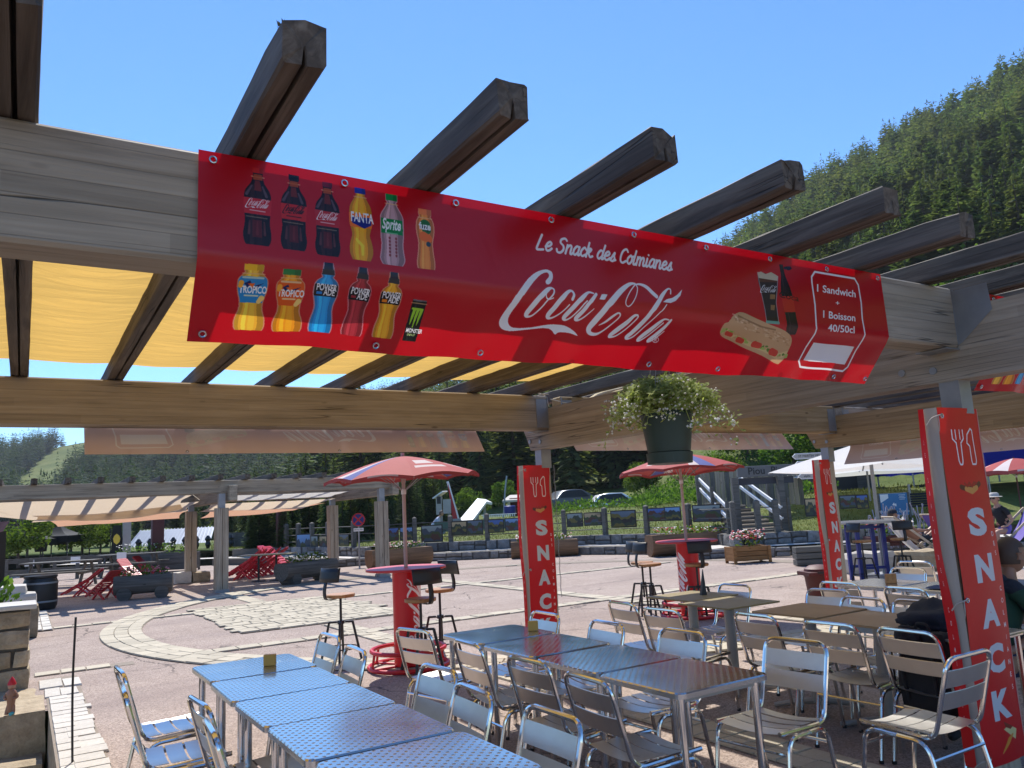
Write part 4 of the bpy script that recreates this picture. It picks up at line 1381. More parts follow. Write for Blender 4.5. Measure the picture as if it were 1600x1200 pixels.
PA = thing('pergola', 'weathered timber pergola overhead with yellow cloth, carrying the long red banner', 'pergola')
PXM, PXR = 4.78, 9.56            # post lines in X
PYN, PYF = 2.58, 6.98            # post lines in Y
beam1 = hbeam('beam', (-4.9, PYN - .005), (PXM - .09, PYN - .005), .176, 2.455, 2.822, M['beam_grey'], PA)
beam2 = hbeam('beam', (-4.9, 6.92), (PXM - .09, 6.92), .17, 2.455, 2.822, M['beam'], PA)
beam1b = hbeam('beam', (PXM + .09, PYN), (PXR - .09, PYN), .17, 2.455, 2.822, M['beam'], PA)
beam2b = hbeam('beam', (PXM + .09, 6.92), (PXR - .09, 6.92), .17, 2.455, 2.822, M['beam_new'], PA)
beam1c = hbeam('beam', (PXR + .09, PYN), (14.4, PYN), .17, 2.455, 2.822, M['beam'], PA)
beam2c = hbeam('beam', (PXR + .09, 6.92), (14.4, 6.92), .17, 2.455, 2.822, M['beam'], PA)
def ybeam(x, y0, y1, mat):
    """carrying beam along Y with slanted ends"""
    L = y1 - y0; z = .21
    poly = [(-L / 2, z), (-L / 2 + .22, -z), (L / 2 - .22, -z), (L / 2, z)]
    b = MB(); Mx = Matrix(((1, 0, 0), (0, 0, -1), (0, 1, 0)))
    b.prism(poly, -.09, .09, Mx)
    return b.build('beam', mat, PA, False, (x, (y0 + y1) / 2, 2.48), (0, 0, math.pi / 2))
beam3 = ybeam(PXM, 1.2, 7.42, M['beam'])
beam5 = ybeam(PXR, 1.2, 7.42, M['beam_new'])
POSTS = ((PXM - .10, 2.585), (PXM - .08, 7.10), (PXR - .06, 2.65), (PXR - .10, 7.06))
for (x, y) in (POSTS[0], POSTS[1], POSTS[3]):
    p = pergola_post(PA, x, y, .27); p.scale = (1, .33, 1)
for x in (-4.9,):
    for y in (PYN, PYF): pergola_post(PA, x, y, zbeam=2.45)
# steel hangers where the cross beams meet the carrying beams
for xx in (PXM, PXR):
    for yy in (PYN, 6.92):
        for sx in (-1, 1):
            b = MB(); px = xx + sx * .093
            b.box((px, yy - .095, 2.64), (.006, .012, .33)); b.box((px + sx * .07, yy - .0885, 2.63), (.14, .006, .3))
            b.box((px + sx * .07, yy, 2.447), (.14, .19, .006))
            b.build('beam_hanger', M['galv'], PA)
        for dy in (-.14, .06):
            bolt(PA, (xx - .09, yy + .22 + dy, 2.36 + dy * .1), (-1, 0, 0))
b = MB()
b.add([(4.685, 2.28, 2.80), (4.685, 2.27, 2.64), (4.685, 2.46, 2.485), (4.685, 2.492, 2.47), (4.685, 2.492, 2.80)], [(0, 1, 2, 3, 4)])
b.build('gusset_plate', M['galv'], PA)
_rms = [rafter_mesh(6.0, .116, .124, k) for k in range(5)]
for me in _rms: me.materials.append(M['rafter'])
for k in range(-6, 22):
    x = RX0 + RSP * k
    if abs(x - PXM) < .0: continue
    o = link('rafter', _rms[k % 5], None, PA, (x, 1.90 + 3.0 - (0.02 if k % 3 else -.015), RZ0 + .062), (0, 0, math.pi / 2 + (math.pi if k % 2 and k > 5 else 0)))
tag(PA)

# tuft of moss and splinters on the rotten end of the big rafter
b = MB(); rs = random.Random(2)
for k in range(130):
    x = .58 + rs.uniform(-.05, .035); y = 1.90 + rs.uniform(-.006, .035); z = 2.948 + rs.uniform(-.01, .002)
    h = rs.uniform(.004, .016); a = rs.uniform(0, 6.28); d = Vector((math.cos(a), math.sin(a), 0)) * .005
    q = Vector((x, y, z)); tip = q + Vector((rs.uniform(-.012, .012), rs.uniform(-.018, .006), h)); b.add([q - d, q + d, tip], [(0, 1, 2)])
mo = b.build('moss', plain('dry_moss', (.11, .1, .06), .95), None); tag(mo, 'tuft of dry moss on the rotten end of the tallest rafter', 'moss', kind='stuff')

# ---- shade cloths
def sagcloth(name, label, mat, fn, nu, nv, cat='shade cloth', group=None):
    b = MB(); b.grid(fn, nu, nv)
    o = b.build(name, mat, None, True)
    return tag(o, label, cat, group)


def f_yellow(u, v):
    x = -4.6 + u * 9.15; y = 4.0 + v * 2.92
    k = (x - RX0) / RSP; s = abs(math.sin(math.pi * k))
    z = 2.972 - .030 * s * (0.7 + .5 * mnoise.noise(Vector((x * .8, y * .7, 0)))) - (.040 * abs(mnoise.noise(Vector((x * .8, y * 4.5 + .8 * s, 3)))) + .030 * abs(mnoise.noise(Vector((x * .6 + y * .4, y * 8.5 + .5 * s, 7))))) * (.3 + .7 * s)
    z += (2.972 - z) * .75 * ss(.88, 1, v)
    if v > .999: z -= .006 * s
    if u > .97: y = y * .98 + .05
    return (x, y, z)
sagcloth('shade_cloth', 'wrinkled yellow cloth laid over the rafters, glowing with sun', M['yellowcloth'], f_yellow, 150, 190)
b = MB()
for (x, y) in ((4.5, 6.9),):
    b.tube(fillet([(4.52, 6.86, 2.95), (4.62, 6.9, 2.86), (4.70, 6.86, 2.83), (4.69, 6.8, 2.7)], .04), .005, 6)
    b.tube(fillet([(4.45, 6.85, 2.95), (4.6, 6.85, 2.84), (4.72, 6.84, 2.84)], .03), .005, 6)
tag(b.build('tie_rope', M['rope']), 'knotted cord tying the yellow cloth to the far corner of the pergola', 'rope')


def f_cream(u, v):
    x = 4.96 + u * 3.1; y = 2.85 + v * 3.85
    sag = .035 * math.sin(math.pi * min(1, max(0, u))) * math.sin(math.pi * v) ** .8
    edge = .10 * math.sin(math.pi * v)
    if u < .02: x += edge
    z = 2.815 - sag * 1.25 - .03 * abs(math.sin(x * 4.8)) - .08 * ss(.9, 1, v) * (1 - u) + .012 * mnoise.noise(Vector((x * 2, y * 5, 1)))
    return (x, y, z)
sagcloth('shade_cloth', 'pale cream cloth sagging beyond the carrying beam, above the hanging pot', M['creamcloth'], f_cream, 40, 36)
tag(MB().tube([(4.98, 6.7, 2.70), (4.8, 6.92, 2.80)], .006, 6).build('tie_rope', M['rope']), 'short cord holding the corner of the cream cloth', 'rope')

# ---- long printed banners
def banner_mesh(seed, amp=1.0):
    b = MB(); nu, nv = 72, 18
    def fn(u, v):
        x = BX0 + u * (BX1 - BX0); s = (1 - v) * BLEN
        wob = amp * (.013 * math.sin(x * 5.1 + seed) + .010 * math.sin(x * 11 + seed * 2) + .006 * math.sin(x * 23 + s * 8))
        if s <= BZ0 - BZK:
            y = BY - .004 + wob * .15 * (s / (BZ0 - BZK)) - .004; z = BZ0 - s
        else:
            q = s - (BZ0 - BZK); y = BY - .008 + wob * .15 + q * math.sin(BTILT) + wob * (q / BLOW); z = BZK - q * math.cos(BTILT)
        y -= .012 * ss(.95, 1, u) * (1 - v)
        return (x - (BX0 + BX1) / 2, y - BY, z)
    b.grid(fn, nu, nv)
    return b.mesh('banner_shape', True)


def grommets(parent, inv=False):
    for i in range(9):
        u = .012 + .976 * i / 8
        x = (u - .5) * (BX1 - BX0)
        for low in (0, 1):
            xx = x + (.16 if low and 0 < i < 8 else 0)
            if low:
                q = BLOW - .028; c = Vector((xx, -.008 + q * math.sin(BTILT), BZK - q * math.cos(BTILT))); n = Vector((0, -math.cos(BTILT), -math.sin(BTILT)))
            else: c = Vector((xx, -.014, BZ0 - .03)); n = Vector((0, -1, 0))
            t = Vector((1, 0, 0)); w = n.cross(t)
            g = MB(); g.tube([c + n * .003 + (t * math.cos(a) + w * math.sin(a)) * .0105 for a in [6.283 * k / 14 for k in range(14)]], .0034, 6, True)
            g.build('grommet', M['rim'], parent, True)


bmesh_main = banner_mesh(1.0); bmesh_main.materials.append(M['banner'])
bn = thing('banner', 'long red banner with drink bottles, white script logo and sandwich, nearest to us', 'banner', ((BX0 + BX1) / 2, BY, 0), 0, 'printed red banners on the beams')
link('banner_sheet', bmesh_main, None, bn); grommets(bn)
BN_LAB = [
    ((2.15, 7.02, 0), math.pi, 'pale back of a red banner hanging below the far left beam, script reversed', 3.53),
    ((6.82, 7.02, 0), math.pi, 'back of a red banner hanging behind the green plant pot', 3.53),
    ((9.66, 5.02, -.22), math.pi / 2, 'back of a red banner hanging right of the white parasol, under the right carrying beam', 3.53),
    ((6.83, 2.475, 0), 0, 'red banner corner showing bottles at the right edge of the picture', 3.53)]
for loc, rz, lab, _ in BN_LAB: dup(bn, loc, rz, lab, 'printed red banners on the beams')

# ------------------------------------------------------------------ printed sleeves round the posts
def sleeve(px, py, label, opened=True):
    t = thing('post_sleeve', label, 'post banner', (px, py, 0), 0, 'red snack sleeves round the pergola posts')
    z0, z1 = .14, 2.10; w = .42; fy = -.052; dp = .104; nz = 26; x0, x1 = -w / 2 - .02, w / 2 - .02
    b = MB(); b.grid(lambda u, v: (x0 + u * w, fy - .014 * math.sin(math.pi * u) + .007 * math.sin(v * 9), z0 + v * (z1 - z0)), 10, nz)
    b.build('front_sheet', M['snack'], t, True)
    b = MB(); b.grid(lambda u, v: (x1 + .006 * math.sin(v * 7) * u, fy + u * dp, z0 + v * (z1 - z0)), 4, nz)
    b.build('side_sheet', M['snackside'], t, True)
    b = MB(); b.grid(lambda u, v: (x1 - u * w, fy + dp, z0 + v * (z1 - z0)), 4, nz)
    b.build('back_sheet', M['snackside'], t, True)
    # left edge: the hem gapes and bulges in its upper half, the printed flap shows lower down
    def bulge(v): return .006 + .030 * math.sin(math.pi * min(1, max(0, (v - .38) / .6))) ** .8
    def cov(v): return .04 + .42 * ss(.62, .40, v) if v < .62 else .04
    b = MB(); b.grid(lambda u, v: (x0 - bulge(v) * math.sin(math.pi * (.5 * u + .15)) * (1 - .3 * u), fy + .004 + u * dp * .72, z0 + v * (z1 - z0)), 6, nz)
    b.build('white_hem', M['whitevinyl'], t, True)
    b = MB(); b.grid(lambda u, v: (x0 - .016 - bulge(v) * .9 * (1 - .5 * u), fy + dp - u * dp * (.30 + .22 * ss(.75, .30, 1 - v) * 0 + .28 * (1 - ss(.35, .62, v))), z0 + v * (z1 - z0)), 4, nz)
    b.build('side_flap', M['snackside'], t, True)
    for z in (z1 - .05, 1.02, .19):
        g = MB(); c = Vector((-w / 2 + .0, fy - .01, z)); g.tube([c + Vector((math.cos(a), 0, math.sin(a))) * .012 for a in [6.283 * k / 12 for k in range(12)]], .004, 6, True)
        g.build('grommet', M['rim'], t)
        r = MB(); r.tube(fillet([c, c + Vector((-.03, -.012, .006)), c + Vector((-.075, .02, -.01)), c + Vector((-.08, .05, -.05))], .02), .004, 5)
        r.tube([c + Vector((-.045, -.004, 0)), c + Vector((-.06, -.012, -.05)), c + Vector((-.05, 0, -.09))], .0032, 5)
        r.build('lacing', M['whitevinyl'], t)
    return t


sl = sleeve(POSTS[0][0], POSTS[0][1], 'tall red sleeve with white letters round the nearest pergola post at the right')
_s = dup(sl, (POSTS[1][0] - .03, POSTS[1][1], 0), 0, 'red lettered sleeve on the middle post, behind the steel tables', 'red snack sleeves round the pergola posts'); _s.scale = (.80, .95, 1)
_s = dup(sl, (POSTS[3][0] - .04, POSTS[3][1], 0), .12, 'red lettered sleeve on the far right post beside the waste bin', 'red snack sleeves round the pergola posts')
b = MB(); _s.scale = (.80, .95, 1); x, y = POSTS[1][0] + .15, POSTS[1][1] - .09
for k in range(46):
    c = Vector((x + .004 * math.sin(k), y, 2.08 - .03 * k)); a = k % 2
    b.tube([c + (Vector((math.cos(q) * .006, 0, math.sin(q) * .017)) if a else Vector((0, math.cos(q) * .006, math.sin(q) * .017))) for q in [6.283 * j / 6 for j in range(6)]], .0022, 4, True)
tag(b.build('chain', M['galv']), 'thin chain hanging down the right edge of the middle red sleeve', 'chain')

# ------------------------------------------------------------------ aluminium bistro chairs
def arc_slat(w, d, th, drop, n=8):
    """thin strip across Y, dished by drop"""
    vs = []; fs = []
    for i in range(n + 1):
        y = -w / 2 + w * i / n; z = -drop * (1 - (2 * y / w) ** 2)
        vs += [(-d / 2, y, z), (d / 2, y, z), (d / 2 - .003, y, z - th), (-d / 2 + .003, y, z - th)]
    for i in range(n):
        for k in range(4):
            k2 = (k + 1) % 4; fs.append((i * 4 + k, i * 4 + k2, i * 4 + 4 + k2, i * 4 + 4 + k))
    fs += [(3, 2, 1, 0), tuple(n * 4 + k for k in range(4))]
    return vs, fs


def make_chair():
    t = thing('bistro_chair', 'chair', 'chair', (0, 0, 0), 0, 'aluminium bistro chairs at the tables')
    r = .0125
    MB().tube(fillet([(.205, .2, .438), (-.205, .2, .418), (-.318, .2, .815), (-.318, -.2, .815), (-.205, -.2, .418), (.205, -.2, .438)], .075, 6), r, 8).build('back_frame', M['tube'], t, True)
    leg = MB().tube(fillet([(.225, 0, .0), (.165, 0, .415), (-.02, 0, .41)], .07, 6), r, 8).mesh('front_leg_shape', True); leg.materials.append(M['tube'])
    rl = MB().tube(fillet([(-.265, 0, .0), (-.175, 0, .405), (-.02, 0, .41)], .07, 6), r, 8).mesh('rear_leg_shape', True); rl.materials.append(M['tube'])
    foot = MB().tube([(0, 0, 0), (0, 0, .02)], .0145, 8).mesh('foot_shape'); foot.materials.append(M['rubber'])
    for s in (-1, 1):
        for me, fx in ((leg, .225), (rl, -.265)):
            l = link('leg', me, None, t, (0, s * .226, 0)); link('rubber_foot', foot, None, l, (fx, 0, 0))
    st = MB().tube([(.177, -.226, .335), (.177, .226, .335)], .0085, 6).mesh('stretcher_shape', True); st.materials.append(M['tube'])
    link('stretcher', st, None, t); link('stretcher', st, None, t, (-.377, 0, -.01))
    vs, fs = arc_slat(.385, .088, .003, .016)
    sm = MB().add(vs, fs).mesh('seat_slat_shape', True); sm.materials.append(M['alu'])
    for i, x in enumerate((-.148, -.048, .052, .152)):
        link('seat_slat', sm, None, t, (x, 0, .444 + (.0 if i < 3 else -.003)), (0, -.03 if i < 3 else .1, 0))
    vs, fs = arc_slat(.385, .092, .003, .010)
    bm_ = MB().add(vs, fs).mesh('back_slat_shape', True); bm_.materials.append(M['alu'])
    for z, x in ((.715, -.289), (.606, -.258)):
        link('back_slat', bm_, None, t, (x, 0, z), (0, rad(90 - 16), 0))
    return t


CH = make_chair()
HP = math.pi
# (x of the back's top rail, y, heading in degrees, label)
CHAIRS = [
    (.53, 5.50, 2, 'aluminium chair on sunlit asphalt, far left end of the long table row'),
    (.49, 4.86, -3, 'aluminium chair, second from the far end on the left of the long table row'),
    (.75, 4.20, 4, 'aluminium chair pushed in third along the left of the long table row, back to us'),
    (.70, 3.66, -4, 'aluminium chair nearest us on the left of the long table row, cut by the frame'),
    (1.93, 5.76, 182, 'aluminium chair behind the wooden block of the left table row'),
    (1.86, 5.04, 178, 'aluminium chair right of the left table row, beside the bar stool feet'),
    (1.97, 4.06, 183, 'aluminium chair backing the left table row, third from its far end'),
    (1.86, 3.46, 177, 'aluminium chair in front of the shaded one, halfway along the left table row'),
    (1.89, 2.84, 181, 'aluminium chair at bottom centre, its back above the left table corner'),
    (2.46, 5.50, 14, 'aluminium chair seen edge on at the far corner of the middle table row, seat lit'),
    (2.46, 4.66, -2, 'aluminium chair at the left side of the middle table row, nearest the red column table'),
    (2.42, 3.88, 3, 'aluminium chair at the centre of the left side of the middle table row'),
    (2.38, 3.28, -3, 'aluminium chair at the near left corner of the middle table row'),
    (3.60, 5.44, 180, 'aluminium chair above the far end of the middle tables, before the middle sleeve'),
    (3.58, 4.62, 178, 'aluminium chair behind the middle of the shining middle tables'),
    (3.66, 3.94, 183, 'aluminium chair behind the near half of the middle tables, by the olive table column'),
    (3.84, 3.20, 186, 'aluminium chair standing free at the near end of the middle tables, dazzling seat'),
    (4.36, 5.42, -4, 'aluminium chair at the far left of the olive topped tables'),
    (4.28, 4.84, 3, 'aluminium chair at the near left of the olive topped tables'),
    (4.48, 4.08, -3, 'aluminium chair at the left of the first brown table, behind the free standing chair'),
    (4.46, 3.44, 2, 'aluminium chair at the middle of the brown tables, left of the chair with the bag'),
    (4.50, 2.94, -4, 'aluminium chair with the black backpack hung on it'),
    (4.06, 2.32, 90, 'aluminium chair half hidden by the nearest red sleeve'),
    (5.88, 5.55, 180, 'aluminium chair on the far side of the olive topped tables, seat white with sun'),
    (5.98, 4.58, 186, 'aluminium chair with a bluish back on the far side of the brown tables'),
    (5.66, 4.02, 176, 'aluminium chair right of the bluish one, behind the brown tables'),
    (5.72, 3.60, 180, 'aluminium chair behind the dark jacket lying on the brown table'),
    (6.50, 4.86, 2, 'aluminium chair in front of the far steel tables, next to the waste bin'),
    (6.40, 4.14, -3, 'aluminium chair in front of the far steel tables, nearer the red sleeve'),
    (8.00, 5.10, 178, 'aluminium chair behind the far steel tables with its back to the plaza'),
    (8.72, 5.48, 4, 'aluminium chair at the white table, below the sunbather in the deck chair'),
    (7.75, 4.20, 176, 'aluminium chair between the far steel tables and the white table'),
    (7.6, 2.9, 5, 'aluminium chair in bright sun behind the seated man with green shirt'),
    (8.9, 3.1, 178, 'aluminium chair at the right edge, in front of the person in a sun hat'),
]
_first = True
for (xb, y, h, lab) in CHAIRS:
    a = rad(h); ox = xb + .318 * math.cos(a); oy = y + .318 * math.sin(a)
    if _first:
        CH.location = (ox, oy, 0); CH.rotation_euler = (0, 0, a); CH['label'] = lab; _first = False
    else: dup(CH, (ox, oy, 0), a, lab, 'aluminium bistro chairs at the tables')

# ------------------------------------------------------------------ tables
def rounded(w, d, r, n=5):
    P = []
    for cx, cy, a0 in ((w / 2 - r, d / 2 - r, 0), (-w / 2 + r, d / 2 - r, 90), (-w / 2 + r, -d / 2 + r, 180), (w / 2 - r, -d / 2 + r, 270)):
        for k in range(n + 1):
            a = rad(a0 + 90 * k / n); P.append((cx + r * math.cos(a), cy + r * math.sin(a)))
    return P


def make_steel_table(w, d, h=.74):
    t = thing('steel_table', 'table', 'table', (0, 0, 0), 0, 'embossed steel tables in rows')
    b = MB(); P = rounded(w, d, .045); n = len(P)
    top = [(x * .985, y * .985, h) for x, y in P]; mid = [(x, y, h - .007) for x, y in P]; low = [(x, y, h - .03) for x, y in P]; inn = [(x * .95, y * .95, h - .03) for x, y in P]
    b.add(top + mid, [tuple(range(n))] + [(i, n + i, n + (i + 1) % n, (i + 1) % n) for i in range(n)])
    b.build('table_top', M['emb'], t)
    b = MB(); b.add(mid + low + inn, [(i, n + i, n + (i + 1) % n, (i + 1) % n) for i in range(n)] + [(n + i, 2 * n + i, 2 * n + (i + 1) % n, n + (i + 1) % n) for i in range(n)] + [tuple(range(3 * n - 1, 2 * n - 1, -1))])
    b.build('rim', M['rim'], t)
    lm = MB().tube([(0, 0, 0), (0, 0, h - .03)], .021, 10).mesh('leg_shape', True); lm.materials.append(M['tube'])
    for sx in (-1, 1):
        for sy in (-1, 1): link('leg', lm, None, t, (sx * (w / 2 - .06), sy * (d / 2 - .06), 0))
    b = MB()
    for sy in (-1, 1): b.bar((-w / 2 + .06, sy * (d / 2 - .06), h - .045), (w / 2 - .06, sy * (d / 2 - .06), h - .045), .025, .025)
    b.build('apron', M['greymetal'], t)
    return t


TB = make_steel_table(.645, .63)
STEEL = [
    (1.30, 5.40, .014, 'embossed steel table at the far end of the left row, with a small wooden block'),
    (1.285, 4.745, -.01, 'embossed steel table second from the far end of the left row'),
    (1.285, 4.105, .008, 'embossed steel table in the middle of the left row'),
    (1.285, 3.47, -.006, 'embossed steel table second nearest in the left row'),
    (1.295, 2.81, .006, 'embossed steel table nearest us in the left row, cut by the bottom edge'),
    (3.06, 5.28, -.012, 'embossed steel table at the far end of the middle row, carrying a wooden block'),
    (3.04, 4.61, .01, 'embossed steel table of the middle row reflecting the red sleeve'),
    (3.03, 3.93, -.006, 'embossed steel table of the middle row before the last, reflecting sky'),
    (3.01, 3.275, .012, 'embossed steel table at the near end of the middle row, bare corner towards us'),
    (7.28, 4.95, .01, 'steel table far right with an upright brown block, by the waste bin'),
    (7.26, 4.28, -.02, 'steel table far right with a folded blue paper, beside the big sleeve'),
]
for i, (x, y, a, lab) in enumerate(STEEL):
    if i == 0: TB.location = (x, y, 0); TB.rotation_euler = (0, 0, a); TB['label'] = lab
    else: dup(TB, (x, y, 0), a, lab, 'embossed steel tables in rows')


def make_pedestal(mat, w, d, h=.74):
    t = thing('pedestal_table', 'table', 'table', (0, 0, 0), 0, 'pedestal tables with thin board tops')
    MB().box((0, 0, h - .007), (d, w, .014), None, .003).build('table_top', mat, t)
    MB().lathe([(.045, .04), (.045, h - .05), (.06, h - .045), (.06, h - .014)], 16).build('column', M['greymetal'], t, True)
    MB().box((0, 0, h - .022), (.3, .3, .012)).build('top_plate', M['black'], t)
    for k in range(4):
        a = rad(45 + 90 * k); b = MB()
        b.tube([(0, 0, .055), (.16 * math.cos(a), .16 * math.sin(a), .045), (.33 * math.cos(a), .33 * math.sin(a), .022)], [.026, .024, .018], 8)
        b.build('foot', M['greymetal'], t, True)
    return t


P1 = make_pedestal(M['tableboard'], .61, .63); P1.location = (5.52, 5.78, 0); P1['label'] = 'olive topped pedestal table with a folded dark menu, the farther one'
P2 = dup(P1, (5.34, 5.14, 0), -.015, 'olive topped pedestal table, the nearer one left of the brown tables')
P3 = dup(P1, (5.34, 4.29, 0), .01, 'brown topped pedestal table behind the free standing chair')
P4 = dup(P1, (5.24, 3.62, 0), -.01, 'brown topped pedestal table with the dark jacket lying over its edge')
for p in (P3, P4):
    for c in p.children:
        if c.name.startswith('table_top'):
            c.data = c.data.copy(); c.data.materials[0] = M['tablebrown']
# slatted steel table beyond the jacket
t = thing('slatted_table', 'ribbed steel table under the dark jacket, next to the big red sleeve', 'table', (5.06, 2.99, 0))
for i in range(14): MB().box((0, -.3 + .6 * (i + .5) / 14, .735), (.62, .034, .01)).build('slat', M['alu'], t)
MB().tube(fillet([(.3, .29, .722), (-.3, .29, .722), (-.3, -.29, .722), (.3, -.29, .722), (.3, .28, .722)], .04), .012, 8).build('frame', M['tube'], t, True)
for sx in (-1, 1):
    for sy in (-1, 1): MB().tube([(sx * .27, sy * .26, 0), (sx * .27, sy * .26, .72)], .018, 8).build('leg', M['tube'], t, True)
# white table in the sun
t = thing('white_table', 'pale round edged table in full sun under the deck chair', 'table', (9.6, 5.0, 0), .1)
MB().prism(rounded(.8, .8, .1), .715, .735).build('table_top', M['white'], t)
MB().lathe([(.2, 0), (.2, .02), (.06, .05), (.06, .6), (.14, .7), (.14, .715)], 16).build('column', M['greymetal'], t, True)
for x, y, lab in ((8.3, 3.4, 'white table top glaring in the sun, right of the big sleeve'), (9.3, 3.9, 'white table behind the glaring one, with a pink bag')):
    t2 = dup(t, (x, y, 0), .2, lab)

# blocks, menu, paper and jacket on the tables
def block(x, y, z, lab, c, s=(.035, .075, .07), rz=.4):
    b = MB().box((0, 0, s[2] / 2), s, None, .003)
    return tag(b.build('wooden_block', c, None, False, (x, y, z), (0, 0, rz)), lab, 'table block', 'small wooden blocks on the tables')
M['block'] = plain('golden_wood_block', (.52, .32, .07), .5)
block(1.385, 5.33, .741, 'small wooden block on the far left steel table', M['block'], rz=1.1)
block(3.30, 5.17, .741, 'small wooden block at the far end of the middle steel tables', M['block'], rz=1.1)
block(7.27, 4.83, .741, 'upright orange brown block on the far right steel table', M['seatwood'], (.04, .1, .09), 1.0)
b = MB(); b.add([(-.03, 0, 0), (.03, 0, 0), (.008, .01, .24), (-.008, .01, .24), (-.03, .05, 0), (.03, .05, 0)], [(0, 1, 2, 3), (5, 4, 3, 2), (0, 3, 4), (1, 5, 2)])
tag(b.build('menu_holder', M['black'], None, False, (5.63, 5.70, .741), (0, 0, 1.2)), 'slim dark pointed menu holder on the farther olive table', 'menu holder')
b = MB(); b.grid(lambda u, v: ((u - .5) * .34, (v - .5) * .5, .006 + .006 * math.sin(u * 5) * math.sin(v * 7)), 8, 10)
tag(b.build('paper', plain('blue_paper', (.03, .05, .14), .7), None, True, (7.2, 4.12, .742), (0, 0, .3)), 'crumpled navy paper on the far right steel table', 'paper')
b = MB(); b.grid(lambda u, v: ((u - .5) * .3, (v - .5) * .22, .008 + .01 * math.sin(u * 7 + v * 4)), 8, 8)
tag(b.build('paper_bag', plain('kraft_paper', (.5, .36, .16), .8), None, True, (7.05, 3.95, .742), (0, 0, .5)), 'flat kraft paper bag beside the navy paper', 'paper bag')


def lump(name, label, cat, mat, loc, size, seed, rz=0, amp=.22, parent=None, flat=True):
    bm = bmesh.new(); bmesh.ops.create_icosphere(bm, subdivisions=4, radius=1)
    for v in bm.verts:
        p = v.co.copy(); n = mnoise.noise(p * 1.4 + Vector((seed, 0, 0))) * amp + abs(mnoise.noise(p * 3.2 + Vector((0, seed, 0)))) * amp * .7
        p *= 1 + n
        if flat and p.z < 0: p.z *= .35
        v.co = Vector((p.x * size[0], p.y * size[1], p.z * size[2]))
    me = bpy.data.meshes.new(name); bm.to_mesh(me); bm.free()
    me.polygons.foreach_set('use_smooth', [True] * len(me.polygons))
    o = link(name, me, mat, parent, loc, (0, 0, rz))
    return tag(o, label, cat) if label else o


lump('jacket', 'crumpled dark navy jacket lying over the near end of the brown table', 'jacket', M['navycloth'], (5.17, 3.12, .77), (.25, .22, .12), 3.1, .3, .4)
# backpack hung on the chair back
bp = thing('backpack', 'black backpack hanging from a chair back, top handle up', 'backpack', (4.75, 2.97, .53), rad(-4)); bp.scale = (.85, .82, .88)
def bagmesh():
    bm = bmesh.new(); bmesh.ops.create_cube(bm, size=1)
    bmesh.ops.subdivide_edges(bm, edges=bm.edges[:], cuts=5, use_grid_fill=True)
    for v in bm.verts:
        c = v.co; q = Vector((c.x * .17, c.y * .40, c.z * .56))
        q.y *= 1 - .22 * ss(.1, .5, c.z) ; q.x *= 1 - .35 * ss(.0, .5, c.z)
        rr = max(0, (abs(c.y) + abs(c.z) - .7)) * .2; q *= 1 - rr
        q += mnoise.noise_vector(q * 9) * .022; v.co = q
    me = bpy.data.meshes.new('bag_shape'); bm.to_mesh(me); bm.free(); me.polygons.foreach_set('use_smooth', [True] * len(me.polygons)); return me
link('bag_body', bagmesh(), M['blackcloth'], bp, (0, 0, 0), (0, .12, 0))
MB().tube(fillet([(-.03, .055, .27), (-.03, .05, .335), (-.03, -.05, .335), (-.03, -.055, .27)], .04), .011, 7).build('handle', M['blackcloth'], bp, True)
lump('flap', None, None, M['blackcloth'], (-.02, .12, .22), (.09, .1, .09), 9, 0, .4, bp)
MB().tube(fillet([(-.1, .12, .2), (-.14, .13, .0), (-.08, .12, -.25)], .1), .016, 7).build('strap', M['blackcloth'], bp, True)
MB().tube(fillet([(-.1, -.12, .2), (-.14, -.13, .0), (-.08, -.12, -.25)], .1), .016, 7).build('strap', M['blackcloth'], bp, True)

# ------------------------------------------------------------------ bar tables, stools, parasols
def make_bar(loc, label, mats, rz):
    t = thing('bar_table', label, 'bar table', loc, rz, 'round red bar tables')
    b = MB(); n = 40; z0, z1, r = .03, 1.04, .155
    vs = [(r * math.cos(2 * math.pi * k / n), r * math.sin(2 * math.pi * k / n), z) for z in (z0, z1) for k in range(n + 1)]
    fs = [(k, k + 1, n + 2 + k, n + 1 + k) for k in range(n)]
    uv = [((k / n, 0), ((k + 1) / n, 0), ((k + 1) / n, 1), (k / n, 1)) for k in range(n)]
    b.add(vs, fs, uv); b.build('column', M['column'], t, True)
    MB().lathe([(.43, 1.045), (.445, 1.05), (.445, 1.07), (.43, 1.075)], 40).build('table_top', M['red'], t)
    for z, r in ((.03, .43), (.20, .40)):
        MB().tube([(r * math.cos(a), r * math.sin(a), z) for a in [6.2832 * k / 40 for k in range(40)]], .024, 8, True).build('base_ring', M['red'], t, True)
    b = MB()
    for k in range(6):
        a = 6.2832 * k / 6; c, s = math.cos(a), math.sin(a)
        b.tube([(.43 * c, .43 * s, .03), (.40 * c, .40 * s, .20)], .014, 6); b.tube([(.13 * c, .13 * s, .03), (.43 * c, .43 * s, .03)], .016, 6)
    b.build('base_strut', M['red'], t, True)
    return t
BA = make_bar((3.66, 8.30, 0), 'round red bar table with vertical white script logo on its column, left one', None, rad(-178))
BB = dup(BA, (8.22, 8.62, 0), rad(-120), 'round red bar table further right behind the olive tables')


